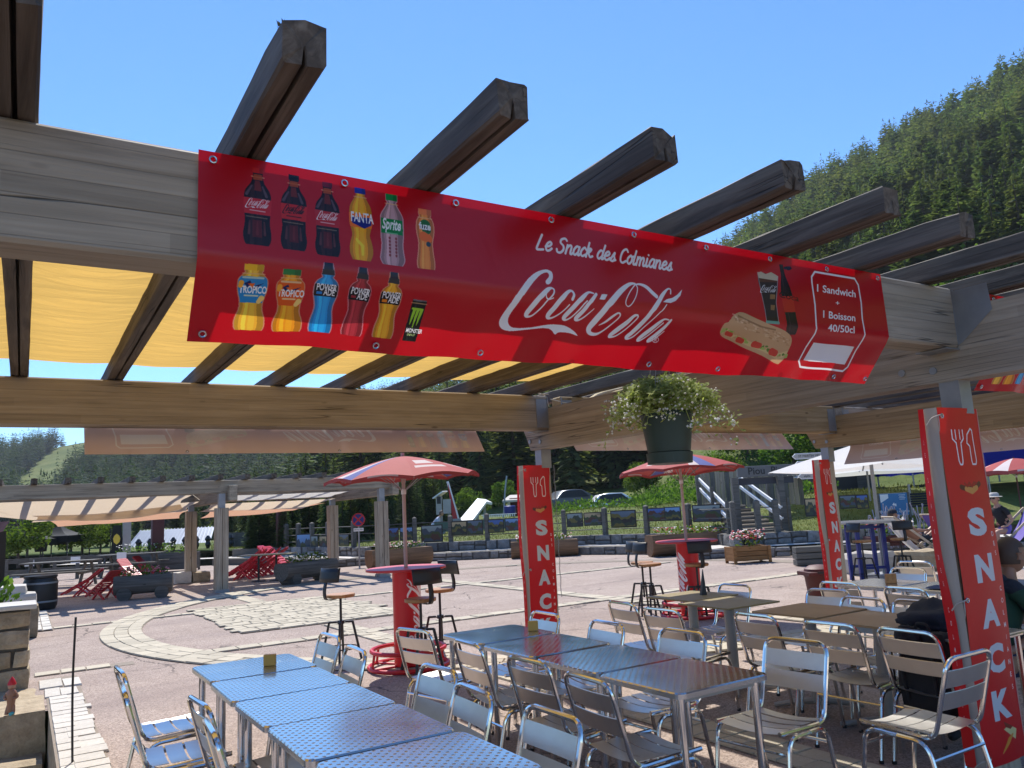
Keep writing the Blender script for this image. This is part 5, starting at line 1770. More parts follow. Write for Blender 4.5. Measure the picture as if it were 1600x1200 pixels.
def make_stool():
    t = thing('bar_stool', 'stool', 'bar stool', (0, 0, 0), 0, 'industrial bar stools with round wooden seats')
    MB().lathe([(.16, .735), (.168, .742), (.168, .765), (.16, .772)], 28).build('seat', M['seatwood'], t)
    MB().lathe([(.1, .725), (.1, .735)], 16).build('seat_plate', M['black'], t)
    MB().tube([(0, 0, .25), (0, 0, .73)], .015, 10).build('spindle', M['black'], t, True)
    b = MB(); b.lathe([(.04, .43), (.04, .47)], 12); b.bar((-.10, -.10, .445), (.10, .10, .445), .03, .012); b.bar((-.10, .10, .4455), (.10, -.10, .4455), .03, .012); b.build('collar', M['black'], t)
    for k in range(4):
        a = rad(45 + 90 * k); c, s = math.cos(a), math.sin(a)
        b = MB(); b.bar((.135 * c, .135 * s, .452), (.235 * c, .235 * s, .0), .026, .026); b.bar((.05 * c, .05 * s, .452), (.14 * c, .14 * s, .452), .026, .02)
        b.build('leg', M['black'], t)
    MB().tube([(.2 * math.cos(a), .2 * math.sin(a), .16) for a in [6.2832 * k / 28 for k in range(28)]], .008, 6, True).build('foot_ring', M['black'], t, True)
    b = MB(); P = fillet([(-.08, 0, .722), (-.22, 0, .722), (-.235, 0, .82), (-.19, 0, 1.0)], .05, 6)
    vs = []; fs = []
    for p in P: vs += [p + Vector((0, -.028, 0)), p + Vector((0, .028, 0))]
    fs = [(2 * i, 2 * i + 1, 2 * i + 3, 2 * i + 2) for i in range(len(P) - 1)]
    b.add(vs, fs); o = b.build('back_bracket', M['black'], t, True)
    mo = o.modifiers.new('thick', 'SOLIDIFY'); mo.thickness = .006
    b = MB()
    b.grid(lambda u, v: (-.205 + .045 * (2 * u - 1) ** 2 + .03 * v, (u - .5) * .34, .92 + v * .16), 12, 3)
    o = b.build('backrest', M['black'], t, True); mo = o.modifiers.new('thick', 'SOLIDIFY'); mo.thickness = .014
    return t


ST = make_stool()
STOOLS = [((3.22, 9.22), 20, 'bar stool left of the red column table, seen in profile'), ((3.62, 7.86), 95, 'bar stool in front of the red column table, back to us'), ((4.22, 8.62), 195, 'bar stool right of the left red column table'),
          ((7.78, 8.95), -5, 'nearer of the two stools left of the far bar table'), ((7.95, 9.32), -8, 'farther of the two stools left of the far bar table'), ((8.02, 8.25), 68, 'bar stool standing in front of the far red column')]
for i, ((x, y), a, lab) in enumerate(STOOLS):
    if i == 0: ST.location = (x, y, 0); ST.rotation_euler = (0, 0, rad(a)); ST['label'] = lab
    else: dup(ST, (x, y, 0), rad(a), lab)


def make_parasol(loc, label, r, ztop, zrim, n=8, tilt=(0, 0), rz=0, pole0=0.0, mats=('parasol', 'parasolwhite', 'parasolblue'), val=.10, pole='pole_paint', group='round red advertising parasols', pat=True):
    t = thing('parasol', label, 'parasol', loc, rz, group)
    mm = [M[k] for k in mats]
    h = ztop - zrim
    for k in range(n):
        a0 = 2 * math.pi * k / n; a1 = 2 * math.pi * (k + 1) / n
        def fn(u, v):
            a = a0 + (a1 - a0) * u; chord = math.cos(math.pi / n) / math.cos(((u - .5)) * 2 * math.pi / n)
            rr = r * v * (chord + (1 - chord) * (1 - v) * .0)
            z = ztop - h * (v ** 1.5) + .035 * math.sin(math.pi * u) * v ** 4
            return (rr * math.cos(a) + tilt[0] * 0, rr * math.sin(a), z + tilt[0] * rr * math.cos(a) + tilt[1] * rr * math.sin(a))
        b = MB(); b.grid(fn, 10, 12)
        if pat:
            for i in range(len(b.f)):
                u = (i % 10) / 9.; v = (i // 10) / 11.
                if k % 4 == 1 and .2 < u < .8 and .45 < v < .62: b.mi[i] = 1
                if k % 4 == 1 and .1 < u < .9 and .68 < v < .78: b.mi[i] = 1
                if k % 4 == 3 and u > .55: b.mi[i] = 1 if u < .75 else 2
                if k % 4 == 2 and .35 < u < .65 and .6 < v < .85: b.mi[i] = 1
        b.build('canopy_panel', mm, t, True)
        b = MB()
        def vf(u, v):
            p = Vector(fn(u, 1)); return (p.x * (1 + .01 * math.sin(u * 9 + k)), p.y * (1 + .012 * math.sin(u * 7 + k)), p.z - val * v * (1 + .12 * math.sin(u * 6.28 * 2 + k)))
        b.grid(vf, 8, 2)
        if pat:
            for i in range(len(b.f)):
                if k % 2 == 0 and 1 < i % 8 < 6: b.mi[i] = 1 if (i // 8) == 0 and k % 4 == 0 else 0
        b.build('valance', mm, t, True)
        p0 = Vector(fn(0, .06)) - Vector((0, 0, .02)); p1 = Vector(fn(0, .5)) - Vector((0, 0, .012)); p2 = Vector(fn(0, .99)) - Vector((0, 0, .006))
        MB().tube([p0, p1, p2], .006, 5).build('rib', M['galv'], t)
        MB().tube([Vector((0, 0, zrim - .15)), p1], .005, 5).build('stay', M['galv'], t)
    MB().tube([(0, 0, pole0), (0, 0, ztop + .04)], .021, 10).build('pole', M[pole], t, True)
    MB().lathe([(.03, zrim - .18), (.03, zrim - .12)], 10).build('runner', M['white'], t)
    return t


M['pole_paint'] = plain('pink_grey_pole', (.5, .38, .35), .5)
PAR_A = make_parasol((3.66, 8.30, 0), 'red advertising parasol over the left bar table, white print on its panels', .88, 2.31, 2.06, pole0=1.07, tilt=(.03, .0), rz=.5, val=.035)
PAR_B = make_parasol((8.22, 8.62, 0), 'red advertising parasol over the far bar table, blue and white stripe behind the pot', .93, 2.33, 2.07, pole0=1.07, tilt=(-.02, .0), rz=1.35, val=.035)

# ------------------------------------------------------------------ hanging pot
px, py = 3.17, 3.40
pt = thing('hanging_pot', 'dark green plastic pot hanging from a rafter, bushy pale plant', 'hanging plant', (px, py, -.066))
MB().lathe([(.10, 1.985), (.122, 1.995), (.126, 2.02), (.142, 2.14), (.147, 2.20), (.153, 2.205), (.153, 2.222), (.143, 2.222), (.138, 2.19)], 36).build('pot', M['potgreen'], pt, True)
MB().lathe([(.10, 1.925), (.128, 1.928), (.134, 1.99), (.128, 1.992)], 36).build('saucer', M['potgreen'], pt, True)
MB().lathe([(.0, 2.18), (.14, 2.185)], 24, cap=False).build('soil', M['bark'], pt)
for k in range(4):
    a = rad(20 + 90 * k); MB().tube([(.15 * math.cos(a), .15 * math.sin(a), 2.2), (.012 * math.cos(a), .012 * math.sin(a), 2.76)], .0022, 5).build('wire', M['galv'], pt)
MB().tube(fillet([(0, 0, 2.74), (0, 0, 2.8), (0, 0, 2.90)], .01), .004, 5).build('hook', M['galv'], pt)
b = MB(); fl = MB(); stem = MB(); rs = random.Random(12)
for s in range(380):
    a = rs.uniform(0, 6.283); out = rs.uniform(.02, .29) * (1 if rs.random() < .8 else 1.25); up = rs.uniform(.0, .17) * (1 - out * 1.5) ; r0 = rs.uniform(0, .12)
    ca, sa = math.cos(a), math.sin(a)
    p0 = Vector((r0 * ca, r0 * sa, 2.2)); p1 = Vector(((r0 + out * .5) * ca, (r0 + out * .5) * sa, 2.24 + up + .05)); p2 = Vector(((r0 + out) * ca, (r0 + out) * sa, 2.25 + up - out * out * rs.uniform(.6, 2.2)))
    P = fillet([p0, p1, p2], .2, 5); stem.tube(P, .0012, 3, cap=False)
    for k in range(int(18 + out * 40)):
        q = P[rs.randrange(max(1, len(P) // 3), len(P))] + Vector((rs.uniform(-.02, .02), rs.uniform(-.02, .02), rs.uniform(-.02, .02)))
        d = Vector((rs.uniform(-1, 1), rs.uniform(-1, 1), rs.uniform(-.8, .6))).normalized(); e = d.orthogonal().normalized(); L = rs.uniform(.022, .046); w = L * .24
        b.add([q, q + d * L * .5 + e * w, q + d * L, q + d * L * .5 - e * w], [(0, 1, 2, 3)])
    if rs.random() < .7:
        for k in range(rs.randint(2, 5)):
            q = p2 + Vector((rs.uniform(-.03, .03), rs.uniform(-.03, .03), rs.uniform(-.02, .03))); s_ = rs.uniform(.005, .009)
            fl.lathe([(.0005, -s_), (s_, 0), (.0005, s_ * .8)], 5, q)
o = b.build('foliage', M['hangleaf'], pt); tag(o, kind='stuff')
o = stem.build('stem', M['hangleaf'], pt); tag(o, kind='stuff')
o = fl.build('flower', M['petalwhite'], pt); tag(o, kind='stuff')

# thin dark rod near the steps
tag(MB().tube(fillet([(.37, 6.84, 0), (.352, 6.84, .55), (.36, 6.84, 1.03)], .3, 6), .008, 8).build('garden_stake', M['black']), 'thin dark rod standing upright on the pale kerb stones', 'stake')
# gnome
gn = thing('garden_gnome', 'small bare garden gnome figure with a red cap on the top step', 'gnome', (-.03, 9.06, .012), -.5)
MB().lathe([(.02, 0), (.034, .03), (.03, .07), (.036, .12), (.045, .17), (.04, .2), (.022, .225)], 14).build('body', M['tan'], gn, True)
for s in (-1, 1):
    MB().tube([(s * .022, 0, .08), (s * .03, -.01, .03), (s * .03, -.02, .0)], .016, 8).build('leg', M['tan'], gn, True)
    MB().tube(fillet([(s * .042, 0, .185), (s * .065, -.005, .15), (s * .03, -.035, .14)], .02), .012, 7).build('arm', M['tan'], gn, True)
MB().lathe([(.004, .215), (.03, .235), (.034, .26), (.02, .285)], 14).build('head', M['skin'], gn, True)
MB().lathe([(.037, .262), (.034, .28), (.018, .315), (.003, .335)], 14).build('cap', M['red'], gn, True)
MB().tube([(.03, -.02, .012), (.03, -.06, .012)], .016, 8).build('shoe', plain('turquoise_paint', (.05, .35, .4), .5), gn, True)

# ------------------------------------------------------------------ second pergola across the square
PB = thing('pergola', 'far weathered pergola across the square with beige sails, at the left', 'pergola')
BYF, BYB = 20.9, 25.5
hbeam('beam', (-9, BYF), (8.95, BYF), .2, 2.42, 2.75, M['beam_grey'], PB)
hbeam('beam', (-9, BYB), (9.2, BYB), .2, 2.33, 2.75, M['beam_grey'], PB)
for x in (-4.3, .0, 4.24, 8.52):
    if x == 0: continue
    plank_post('post', PB, x, BYF, .06, 2.06, .30, M['post'])
    MB().box((x, BYF, 2.24), (.16, .16, .36)).build('steel_head', M['galv'], PB)
    MB().box((x, BYF, .035), (.33, .33, .07)).build('post_foot', M['galv'], PB)
for x in (-4.3, 4.3, 8.68):
    plank_post('post', PB, x, BYB, .3, 2.08, .30, M['post'])
    MB().box((x, BYB, 2.2), (.16, .16, .26)).build('steel_head', M['galv'], PB)
for x in (4.3, 8.68, -4.3):
    y0, y1 = BYF - .3, BYB + .4; L = y1 - y0
    MB().box((0, 0, 0), (L, .2, .40), None, .02).build('beam', M['beam_grey'], PB, False, (x + .17, (y0 + y1) / 2, 2.42), (0, 0, math.pi / 2))
_rb = [rafter_mesh(5.6, .13, .13, 40 + k) for k in range(3)]
for me in _rb: me.materials.append(M['rafter'])
for k in range(-10, 14):
    x = .18 + .66 * k
    if x < 9.2: link('rafter', _rb[k % 3], None, PB, (x, 20.72 + 2.6, 2.75 + .067), (0, 0, math.pi / 2))
pl = thing('stone_plinth', 'pair of pale stone blocks carrying the back post of the far pergola', 'plinth', (4.3, 25.5, 0))
rough_block('stone', -.48, -.02, -.38, .38, 0, .33, M['coping'], pl, 3, .02); rough_block('stone', .0, .5, -.40, .36, 0, .3, M['stonewarm'], pl, 8, .02)
for c in pl.children: pass

def sail(label, mat, P, sag, seed, edge=.12):
    """four-cornered sail; P = corners a,b,c,d in order"""
    a, b_, c, d = [Vector(p) for p in P]
    m = MB()
    def fn(u, v):
        uu = u + edge * (.5 - u) * math.sin(math.pi * v) * .55; vv = v + edge * (.5 - v) * math.sin(math.pi * u) * .55
        p = a.lerp(b_, uu).lerp(d.lerp(c, uu), vv)
        p.z -= sag * math.sin(math.pi * u) * math.sin(math.pi * v) * 1.0 + .02 * mnoise.noise(Vector((u * 4 + seed, v * 4, 0)))
        return p
    m.grid(fn, 22, 16)
    o = m.build('shade_sail', mat, None, True); tag(o, label, 'shade sail', 'sails strung under the far pergola')
    r = MB()
    for q, s_ in ((a, -1), (b_, 1), (c, 1), (d, -1)):
        pass
    return o
sail('pale beige sail on the left of the far pergola with rafter shadow stripes', M['beigecloth'], [(-3.0, 21.3, 2.40), (3.6, 21.3, 2.42), (4.0, 25.0, 2.18), (.3, 25.0, 2.02)], .14, 1)
sail('beige sail with a low edge behind the striped one', M['beigecloth'], [(.2, 23.4, 2.20), (4.2, 23.6, 2.32), (4.2, 25.6, 2.10), (.2, 25.6, 1.98)], .2, 2)
sail('terracotta sail hanging low at the back left of the far pergola', M['terracloth'], [(.3, 26.2, 2.12), (4.4, 26.2, 2.16), (4.3, 27.6, 1.92), (.9, 27.6, 1.84)], .12, 3)
sail('white sail in full sun above the middle of the far pergola', M['whitecloth'], [(4.5, 21.9, 2.39), (8.0, 21.9, 2.40), (8.0, 23.6, 2.31), (4.5, 23.6, 2.30)], .03, 4)
sail('beige sail between the two right posts of the far pergola', M['beigecloth'], [(4.5, 23.7, 2.24), (8.2, 23.7, 2.26), (7.6, 25.3, 2.02), (4.5, 25.3, 2.06)], .08, 5)
sail('terracotta sail behind the right posts of the far pergola', M['terracloth'], [(4.9, 25.9, 2.12), (8.6, 25.9, 2.18), (7.9, 27.4, 2.0), (4.9, 27.4, 1.88)], .12, 6)
ck = MB()
for (p, q) in (((-.2, 23.4, 2.18), (-.9, 20.9, 2.55)), ((4.2, 23.6, 2.36), (4.3, 25.4, 2.6)), ((8.3, 21.2, 2.3), (8.9, 20.9, 2.5)), ((4.6, 21.3, 2.24), (4.24, 20.9, 2.3))):
    ck.tube([p, q], .008, 4)
tag(ck.build('sail_cord', M['rope']), 'taut cords holding the corners of the far sails', 'cord')
# maroon columns of the terrace behind
for (u, v0, v1, w, lab) in ((245, 893, 800, .42, 'stout maroon column under the sails, in front of the metal roof'), (440, 872, 800, .36, 'maroon column at the right end of the sails'), (197, 870, 822, .3, 'dark grey column left of the metal roof')):
    p = G(u, v0) if v0 > 880 else AD(u, v0, 33); p.z = 0
    q = MB().box((0, 0, 1.3), (w, w, 2.6), None, .0); q.box((0, 0, .05), (w + .1, w + .1, .1))
    tag(q.build('column', M['maroon'] if v0 != 870 else M['greymetal'], None, False, p), lab, 'column')

# ------------------------------------------------------------------ plants and planters
def leafcluster(b, c, rx, ry, rz, n, rs, L=(.04, .09), up=.3):
    for k in range(n):
        while True:
            q = Vector((rs.uniform(-1, 1), rs.uniform(-1, 1), rs.uniform(-1, 1)))
            if .25 < q.length < 1: break
        p = Vector(c) + Vector((q.x * rx, q.y * ry, q.z * rz))
        d = (q + Vector((rs.uniform(-.6, .6), rs.uniform(-.6, .6), up + rs.uniform(-.5, .6)))).normalized(); e = d.orthogonal().normalized()
        e = (e * math.cos(k) + d.cross(e) * math.sin(k)); l = rs.uniform(*L); w = l * .32
        b.add([p, p + d * l * .5 + e * w, p + d * l, p + d * l * .5 - e * w], [(0, 1, 2, 3)])


def flowers(parent, x0, x1, w, z, rs, mats, n=40, h=.22):
    b = MB(); leafcluster(b, ((x0 + x1) / 2, 0, z + h * .45), abs(x1 - x0) / 2, w / 2, h * .6, int(60 * abs(x1 - x0) / .5), rs, (.05, .11), .7)
    tag(b.build('foliage', M['leaf'], parent), kind='stuff')
    for m in mats:
        f = MB()
        for k in range(n):
            c = Vector((rs.uniform(x0, x1), rs.uniform(-w / 2, w / 2), z + h * rs.uniform(.5, 1.2))); s_ = rs.uniform(.02, .045)
            f.lathe([(.002, -s_ * .6), (s_, 0), (.002, s_ * .5)], 6, c)
        tag(f.build('flower', m, parent), kind='stuff')


def log_planter(label, p, q, r, mat, mats, seed, chocks=True, z0=.12):
    p = Vector(p); q = Vector(q); d = q - p; L = d.length; rz = math.atan2(d.y, d.x); rs = random.Random(seed)
    t = thing('log_planter', label, 'planter', (p + q) / 2, rz, 'hollowed log planters')
    b = MB(); n = 18; ns = 12; vs = []; fs = []
    for i in range(ns + 1):
        x = -L / 2 + L * i / ns
        for k in range(n):
            a = 6.2832 * k / n; rr = r * (1 + .05 * mnoise.noise(Vector((x * 1.2 + seed, math.cos(a) * 1.5, math.sin(a) * 1.5))))
            y, z = rr * math.cos(a), rr * math.sin(a)
            if z > r * .62: z = r * .62 - (.10 if 0 < i < ns and abs(y) < r * .62 else 0)
            vs.append((x, y, z + r + z0))
    for i in range(ns):
        for k in range(n):
            k2 = (k + 1) % n; fs.append((i * n + k, (i + 1) * n + k, (i + 1) * n + k2, i * n + k2))
    fs += [tuple(range(n)), tuple(ns * n + k for k in range(n - 1, -1, -1))]
    b.add(vs, fs); b.build('log', mat, t, True)
    if chocks:
        for s in (-.32, .32):
            MB().tube([(s * L, -r * .9, .14), (s * L, r * .9, .14)], .16, 12).build('chock', M['log'], t, True)
    flowers(t, -L * .42, L * .42, r * 1.1, r * 1.62 + z0 - .05, rs, mats)
    return t
log_planter('grey log planter under the left half of the far pergola, on round chocks', (1.9, 21.3, 0), (3.15, 21.05, 0), .27, M['log'], [M['petalpink']], 3)
log_planter('grey log planter near the right post of the far pergola, white flowers', (5.75, 21.0, 0), (7.4, 21.9, 0), .27, M['log'], [M['petalwhite']], 5)
log_planter('brown log planter behind the pole of the left red parasol, white and pink flowers', (9.4, 24.2, 0), (11.5, 24.2, 0), .36, M['logbrown'], [M['petalwhite'], M['petalpink']], 7, False, 0)
log_planter('brown log planter partly behind the middle red sleeve, pink flowers', (14.1, 23.2, 0), (16.0, 22.0, 0), .34, M['logbrown'], [M['petalpink'], M['petalwhite']], 9, False, .0)
log_planter('big brown log planter behind the far red bar table', (16.2, 18.6, 0), (18.7, 17.6, 0), .40, M['logbrown'], [M['petalwhite'], M['petalred']], 11, False, .0)


def box_planter(label, loc, rz, L, w, h, mat, mats, seed, pw=None):
    t = thing('box_planter', label, 'planter', loc, rz, 'wooden box planters'); rs = random.Random(seed)
    for s in (-1, 1):
        for k in range(3):
            z = .06 + (h - .06) * (k + .5) / 3
            MB().box((0, 0, 0), (L, .03, (h - .06) / 3 - .012), None, .004).build('plank', mat, t, False, (0, s * (w / 2 - .015), z))
        MB().box((0, 0, 0), (w - .06, .03, h - .08), None, .004).build('plank', mat, t, False, (s * (L / 2 - .02), 0, h / 2 + .03), (0, 0, math.pi / 2))
        for q in (-1, 1): MB().box((s * (L / 2 - .04), q * (w / 2 + .012), h / 2), (.08, .024, h)).build('corner_post', mat, t)
    MB().box((0, 0, h - .05), (L - .05, w - .05, .02)).build('soil', M['bark'], t)
    flowers(t, -L / 2 + .05, L / 2 - .05, w * .9, h, rs, mats, 46, .34)
    return t
bp_ = (G(1148, 884) + G(1197, 877)) / 2
box_planter('orange wood box planter with red flowers, left of the foot of the stairs', (bp_.x + .15, bp_.y + .2, 0), FACE + .15, 1.0, .5, .42, M['planterwood'], [M['petalred'], M['petalpink'], M['petalwhite']], 4)
q_ = G(1372, 880)
box_planter('red brown box planter with red and white flowers beside the sunbather', (q_.x + 1.2, q_.y + .4, .25), FACE, 1.1, .5, .30, M['maroon'], [M['petalred'], M['petalwhite']], 6)
q_ = AD(232, 888, 27)
box_planter('dark trough with tall grassy plants before the metal roof', (q_.x + .6, q_.y + 3, 0), FACE, 3.2, .5, .7, M['fence'], [M['petalwhite']], 8)

# pale blocks of stone used as seats by the blue bar table
sb = thing('stone_bench', 'long rough boulder bench right of the far red sleeve', 'bench', G(1392, 893), FACE - .05)
rough_block('stone', -.95, .05, -.3, .3, -.02, .42, M['coping'], sb, 2, .05); rough_block('stone', .06, 1.1, -.3, .3, -.02, .40, M['stonewarm'], sb, 6, .05)
tb_ = thing('timber_bench', 'low bench of weathered sleepers behind the blue bar table', 'bench', G(1330, 880), FACE)
for k in range(3): MB().box((0, 0, 0), (2.2, .28, .13), None, .012).build('plank', M['fence'], tb_, False, (-.2, 0, .08 + .145 * k))

# ------------------------------------------------------------------ fence with landscape panels
FL = offline(WL, 1.55)
FENCE_PX = [(447, 868), (466, 867), (487, 866), (512, 862), (552, 858), (605, 856), (647, 854), (703, 852), (760, 848), (818, 844), (880, 838), (944, 834), (1009, 830), (1075, 826), (1145, 822)]
def on_fence(u):
    """where the sight column u crosses the fence line"""
    r = ray(u, 800)
    for a, b in zip(FL[:-1], FL[1:]):
        d = b - a; det = r[0] * (-d.y) - r[1] * (-d.x)
        if abs(det) < 1e-9: continue
        t = (a.x * (-d.y) - a.y * (-d.x)) / det; s = (r[0] * a.y - r[1] * a.x) / det
        if t > 0 and -.001 <= s <= 1.001: return Vector((r[0] * t, r[1] * t, .6)), math.atan2(d.y, d.x)
    return None, 0
fc = thing('rail_fence', 'grey post and rail fence on top of the wall, hung with landscape pictures', 'fence')
pts = []
for u, v in FENCE_PX + [(1183, 815), (1212, 812)]:
    p, a = on_fence(u)
    if p is None: continue
    pts.append((p, a))
pm = MB(); pm.box((0, 0, .48), (.15, .15, 1.06)); pm.add([(-.075, -.075, 1.01), (.075, -.075, 1.01), (.075, .075, 1.01), (-.075, .075, 1.01), (0, 0, 1.06)], [(0, 1, 4), (1, 2, 4), (2, 3, 4), (3, 0, 4)])
pme = pm.mesh('fence_post_shape'); pme.materials.append(M['fence'])
for (p, a) in pts: link('post', pme, None, fc, (p.x, p.y, .5), (0, 0, a))
for (p, a), (q, c) in zip(pts[:-1], pts[1:]):
    for z in (.78, 1.05, 1.32): MB().tube([(p.x, p.y, z), (q.x, q.y, z)], .016, 5).build('rail', M['fence'], fc)
PANELS = [(468, 486, 873, 835, 'white poster of figures'), (490, 500, 858, 838, 'grey poster'), (503, 514, 858, 838, 'brown picture'), (534, 548, 852, 836, 'deep blue mountain picture'), (602, 621, 845, 826, 'blue skied picture right of the far pergola'),
          (624, 643, 844, 825, 'grey lake picture behind the parasol pole'), (659, 691, 847, 822, 'large green mountain picture'), (706, 729, 836, 816, 'misty yellow picture'), (731, 754, 835, 814, 'red sunset picture'), (763, 787, 832, 813, 'violet rock picture'),
          (789, 813, 829, 811, 'reddish brown picture left of the middle sleeve'), (886, 910, 823, 803, 'pale lake picture right of the middle sleeve'), (914, 938, 821, 802, 'dark meadow picture'), (957, 995, 824, 799, 'large golden meadow picture'), (1015, 1041, 814, 795, 'grey ridge picture'),
          (1043, 1067, 813, 793, 'blue glacier picture'), (1089, 1128, 815, 790, 'large dull slope picture'), (1257, 1275, 806, 780, 'dark picture with an orange streak by the stairs'), (1314, 1338, 794, 775, 'dark flower picture left of the blue sign'), (1340, 1357, 794, 774, 'black and green picture beside the blue sign')]
for i, (u0, u1, v1, v0, lab) in enumerate(PANELS):
    p, a = on_fence(u0); q, _ = on_fence(u1)
    if p is None or q is None: continue
    d = (q - p).to_2d().length; n_ = Vector((math.sin(a), -math.cos(a), 0))
    if n_.dot(p) > 0: n_ = -n_
    c = (p + q) / 2 + n_ * .11; dist = project((c.x, c.y, 1))[2]
    zt = EYE - (( (v0) - (796 - (u0 - 800) * .0535)) / FPX) * dist; zb = EYE - (((v1) - (796 - (u0 - 800) * .0535)) / FPX) * dist
    t = thing('picture_panel', lab + ' hung on the rail fence', 'picture', (c.x, c.y, 0), a, 'landscape pictures on the fence')
    b = MB(); b.grid(lambda u, v: ((u - .5) * d, -.012, zb + v * (zt - zb)), 1, 1)
    b.build('print', M['scape'][i % 10], t); MB().box((0, 0, (zb + zt) / 2), (d + .04, .02, zt - zb + .04)).build('backing', M['black'], t)

# no-parking sign
p = AD(560, 812, 26.8)
t = thing('no_parking_sign', 'round red and blue no parking sign on a post with a small plate', 'road sign', (p.x, p.y, 0), FACE)
MB().tube([(0, .03, 0), (0, .03, p.z + .2)], .03, 8).build('pole', M['galv'], t)
Mx = Matrix(((1, 0, 0), (0, 0, -1), (0, 1, 0)))
circ = lambda r, n=32: [(r * math.cos(6.2832 * k / n), r * math.sin(6.2832 * k / n)) for k in range(n)]
def disc(nm, r, y, th, mat, parent, z):
    return MB().prism(circ(r), -th, 0, Mx).build(nm, mat, parent, False, (0, y, z))
disc('rim', .225, .0, .012, M['red'], t, p.z); disc('field', .185, -.013, .003, M['blue'], t, p.z)
for s in (1, -1): MB().bar((-.13, -.02, p.z - .13 * s), (.13, -.02, p.z + .13 * s), .003, .045, (0, 0, 1)).build('cross_bar', M['red'], t)
MB().box((0, -.004, p.z - .335), (.34, .012, .11)).build('plate', M['white'], t)


def lettering(body, size, mat, parent, loc, rot, th=.004, bold=.0):
    cu = bpy.data.curves.new('lettering', 'FONT'); cu.body = body; cu.size = size; cu.extrude = th / 2; cu.offset = bold; cu.align_x = 'CENTER'; cu.align_y = 'CENTER'; cu.resolution_u = 2
    ob = bpy.data.objects.new('lettering', cu); COL.objects.link(ob)
    me = bpy.data.meshes.new_from_object(ob.evaluated_get(bpy.context.evaluated_depsgraph_get()))
    bpy.data.objects.remove(ob); me.materials.clear()
    return link('lettering', me, mat, parent, loc, rot)
UPR = (math.pi / 2, 0, 0)
lettering('8H A 19H', .07, M['black'], t, (0, -.012, p.z - .335), UPR)

# ------------------------------------------------------------------ lift gear, huts and cars beyond the fence
def at_depth(u, v, d): return AD(u, v, d)
def place(u, v, d):
    p = AD(u, v, d); return p
def gz(p):
    r = p.xy.length; return height(math.atan2(p.x, p.y), r)
def px(d): return d / FPX
# grey control cabinet with a pale mono-pitch cap
D = 40; p = place(690, 815, D); k = px(D)
t = thing('control_hut', 'narrow grey lift control hut with a tilted white cap', 'hut', (p.x, p.y, 0), FACE); z = p.z
for (u0, u1, v0, v1, nm, mt) in ((683, 692, 776, 804, 'cabin', 'greymetal'), (694, 706, 781, 803, 'cabinet', 'greymetal')):
    MB().box((((u0 + u1) / 2 - 690) * k, 0, z + (815 - (v0 + v1) / 2) * k), ((u1 - u0) * k, .6, (v1 - v0) * k)).build(nm, M[mt], t)
MB().box((-2.2 * k, -.31, z + 33 * k), (6 * k, .02, 11 * k)).build('window', M['black'], t)
b = MB(); b.add([(-12 * k, -.5, z + 37 * k), (4 * k, -.5, z + 47 * k), (9 * k, .6, z + 48 * k), (-7 * k, .6, z + 38 * k)], [(0, 1, 2, 3)])
o = b.build('cap', M['white'], t); mo = o.modifiers.new('t', 'SOLIDIFY'); mo.thickness = .06
MB().box((0, 0, z + 6 * k), (.12, .12, 12 * k + 1)).build('stand', M['galv'], t); MB().box((12 * k, 0, z + 5 * k), (.12, .12, 13 * k + 1)).build('stand', M['galv'], t)
# leaning red lift boom
p = place(712, 812, D); t = thing('lift_boom', 'tall leaning red triangular steel boom beside the white ramp', 'boom', (p.x, p.y, p.z), FACE)
b = MB(); b.add([(-5 * k, 0, 0), (3.5 * k, 0, 0), (-10.5 * k, 0, 60 * k), (-5 * k, .4, 0), (3.5 * k, .4, 0), (-10.5 * k, .12, 60 * k)], [(0, 1, 2), (5, 4, 3), (0, 2, 5, 3), (1, 4, 5, 2), (0, 3, 4, 1)])
b.build('boom', M['red'], t); MB().bar((-10.5 * k, .06, 60 * k), (4 * k, .06, 0), .1, .12).build('edge_rail', M['white'], t)
MB().box((0, .2, -.5), (.5, .5, 1.1)).build('foot', M['galv'], t)
# white sloping ramp
p = place(735, 812, D + 3); k2 = px(D + 3); t = thing('ramp', 'broad white sloping ramp with a flat lip, pointing up to the right', 'ramp', (p.x, p.y, p.z), FACE)
b = MB(); b.add([(-17 * k2, -.6, 0), (5 * k2, -.9, 0), (26 * k2, .4, 27 * k2), (11 * k2, 1.2, 33 * k2), (35 * k2, .6, 25 * k2), (24 * k2, 1.6, 31 * k2)], [(0, 1, 2, 3), (3, 2, 4, 5)])
o = b.build('deck', M['white'], t); mo = o.modifiers.new('t', 'SOLIDIFY'); mo.thickness = .14
for (x, h) in ((10, 8), (22, 22)): MB().box((x * k2, 1.0, h * k2 / 2 - .5), (.15, .15, h * k2 + 1)).build('support', M['galv'], t)
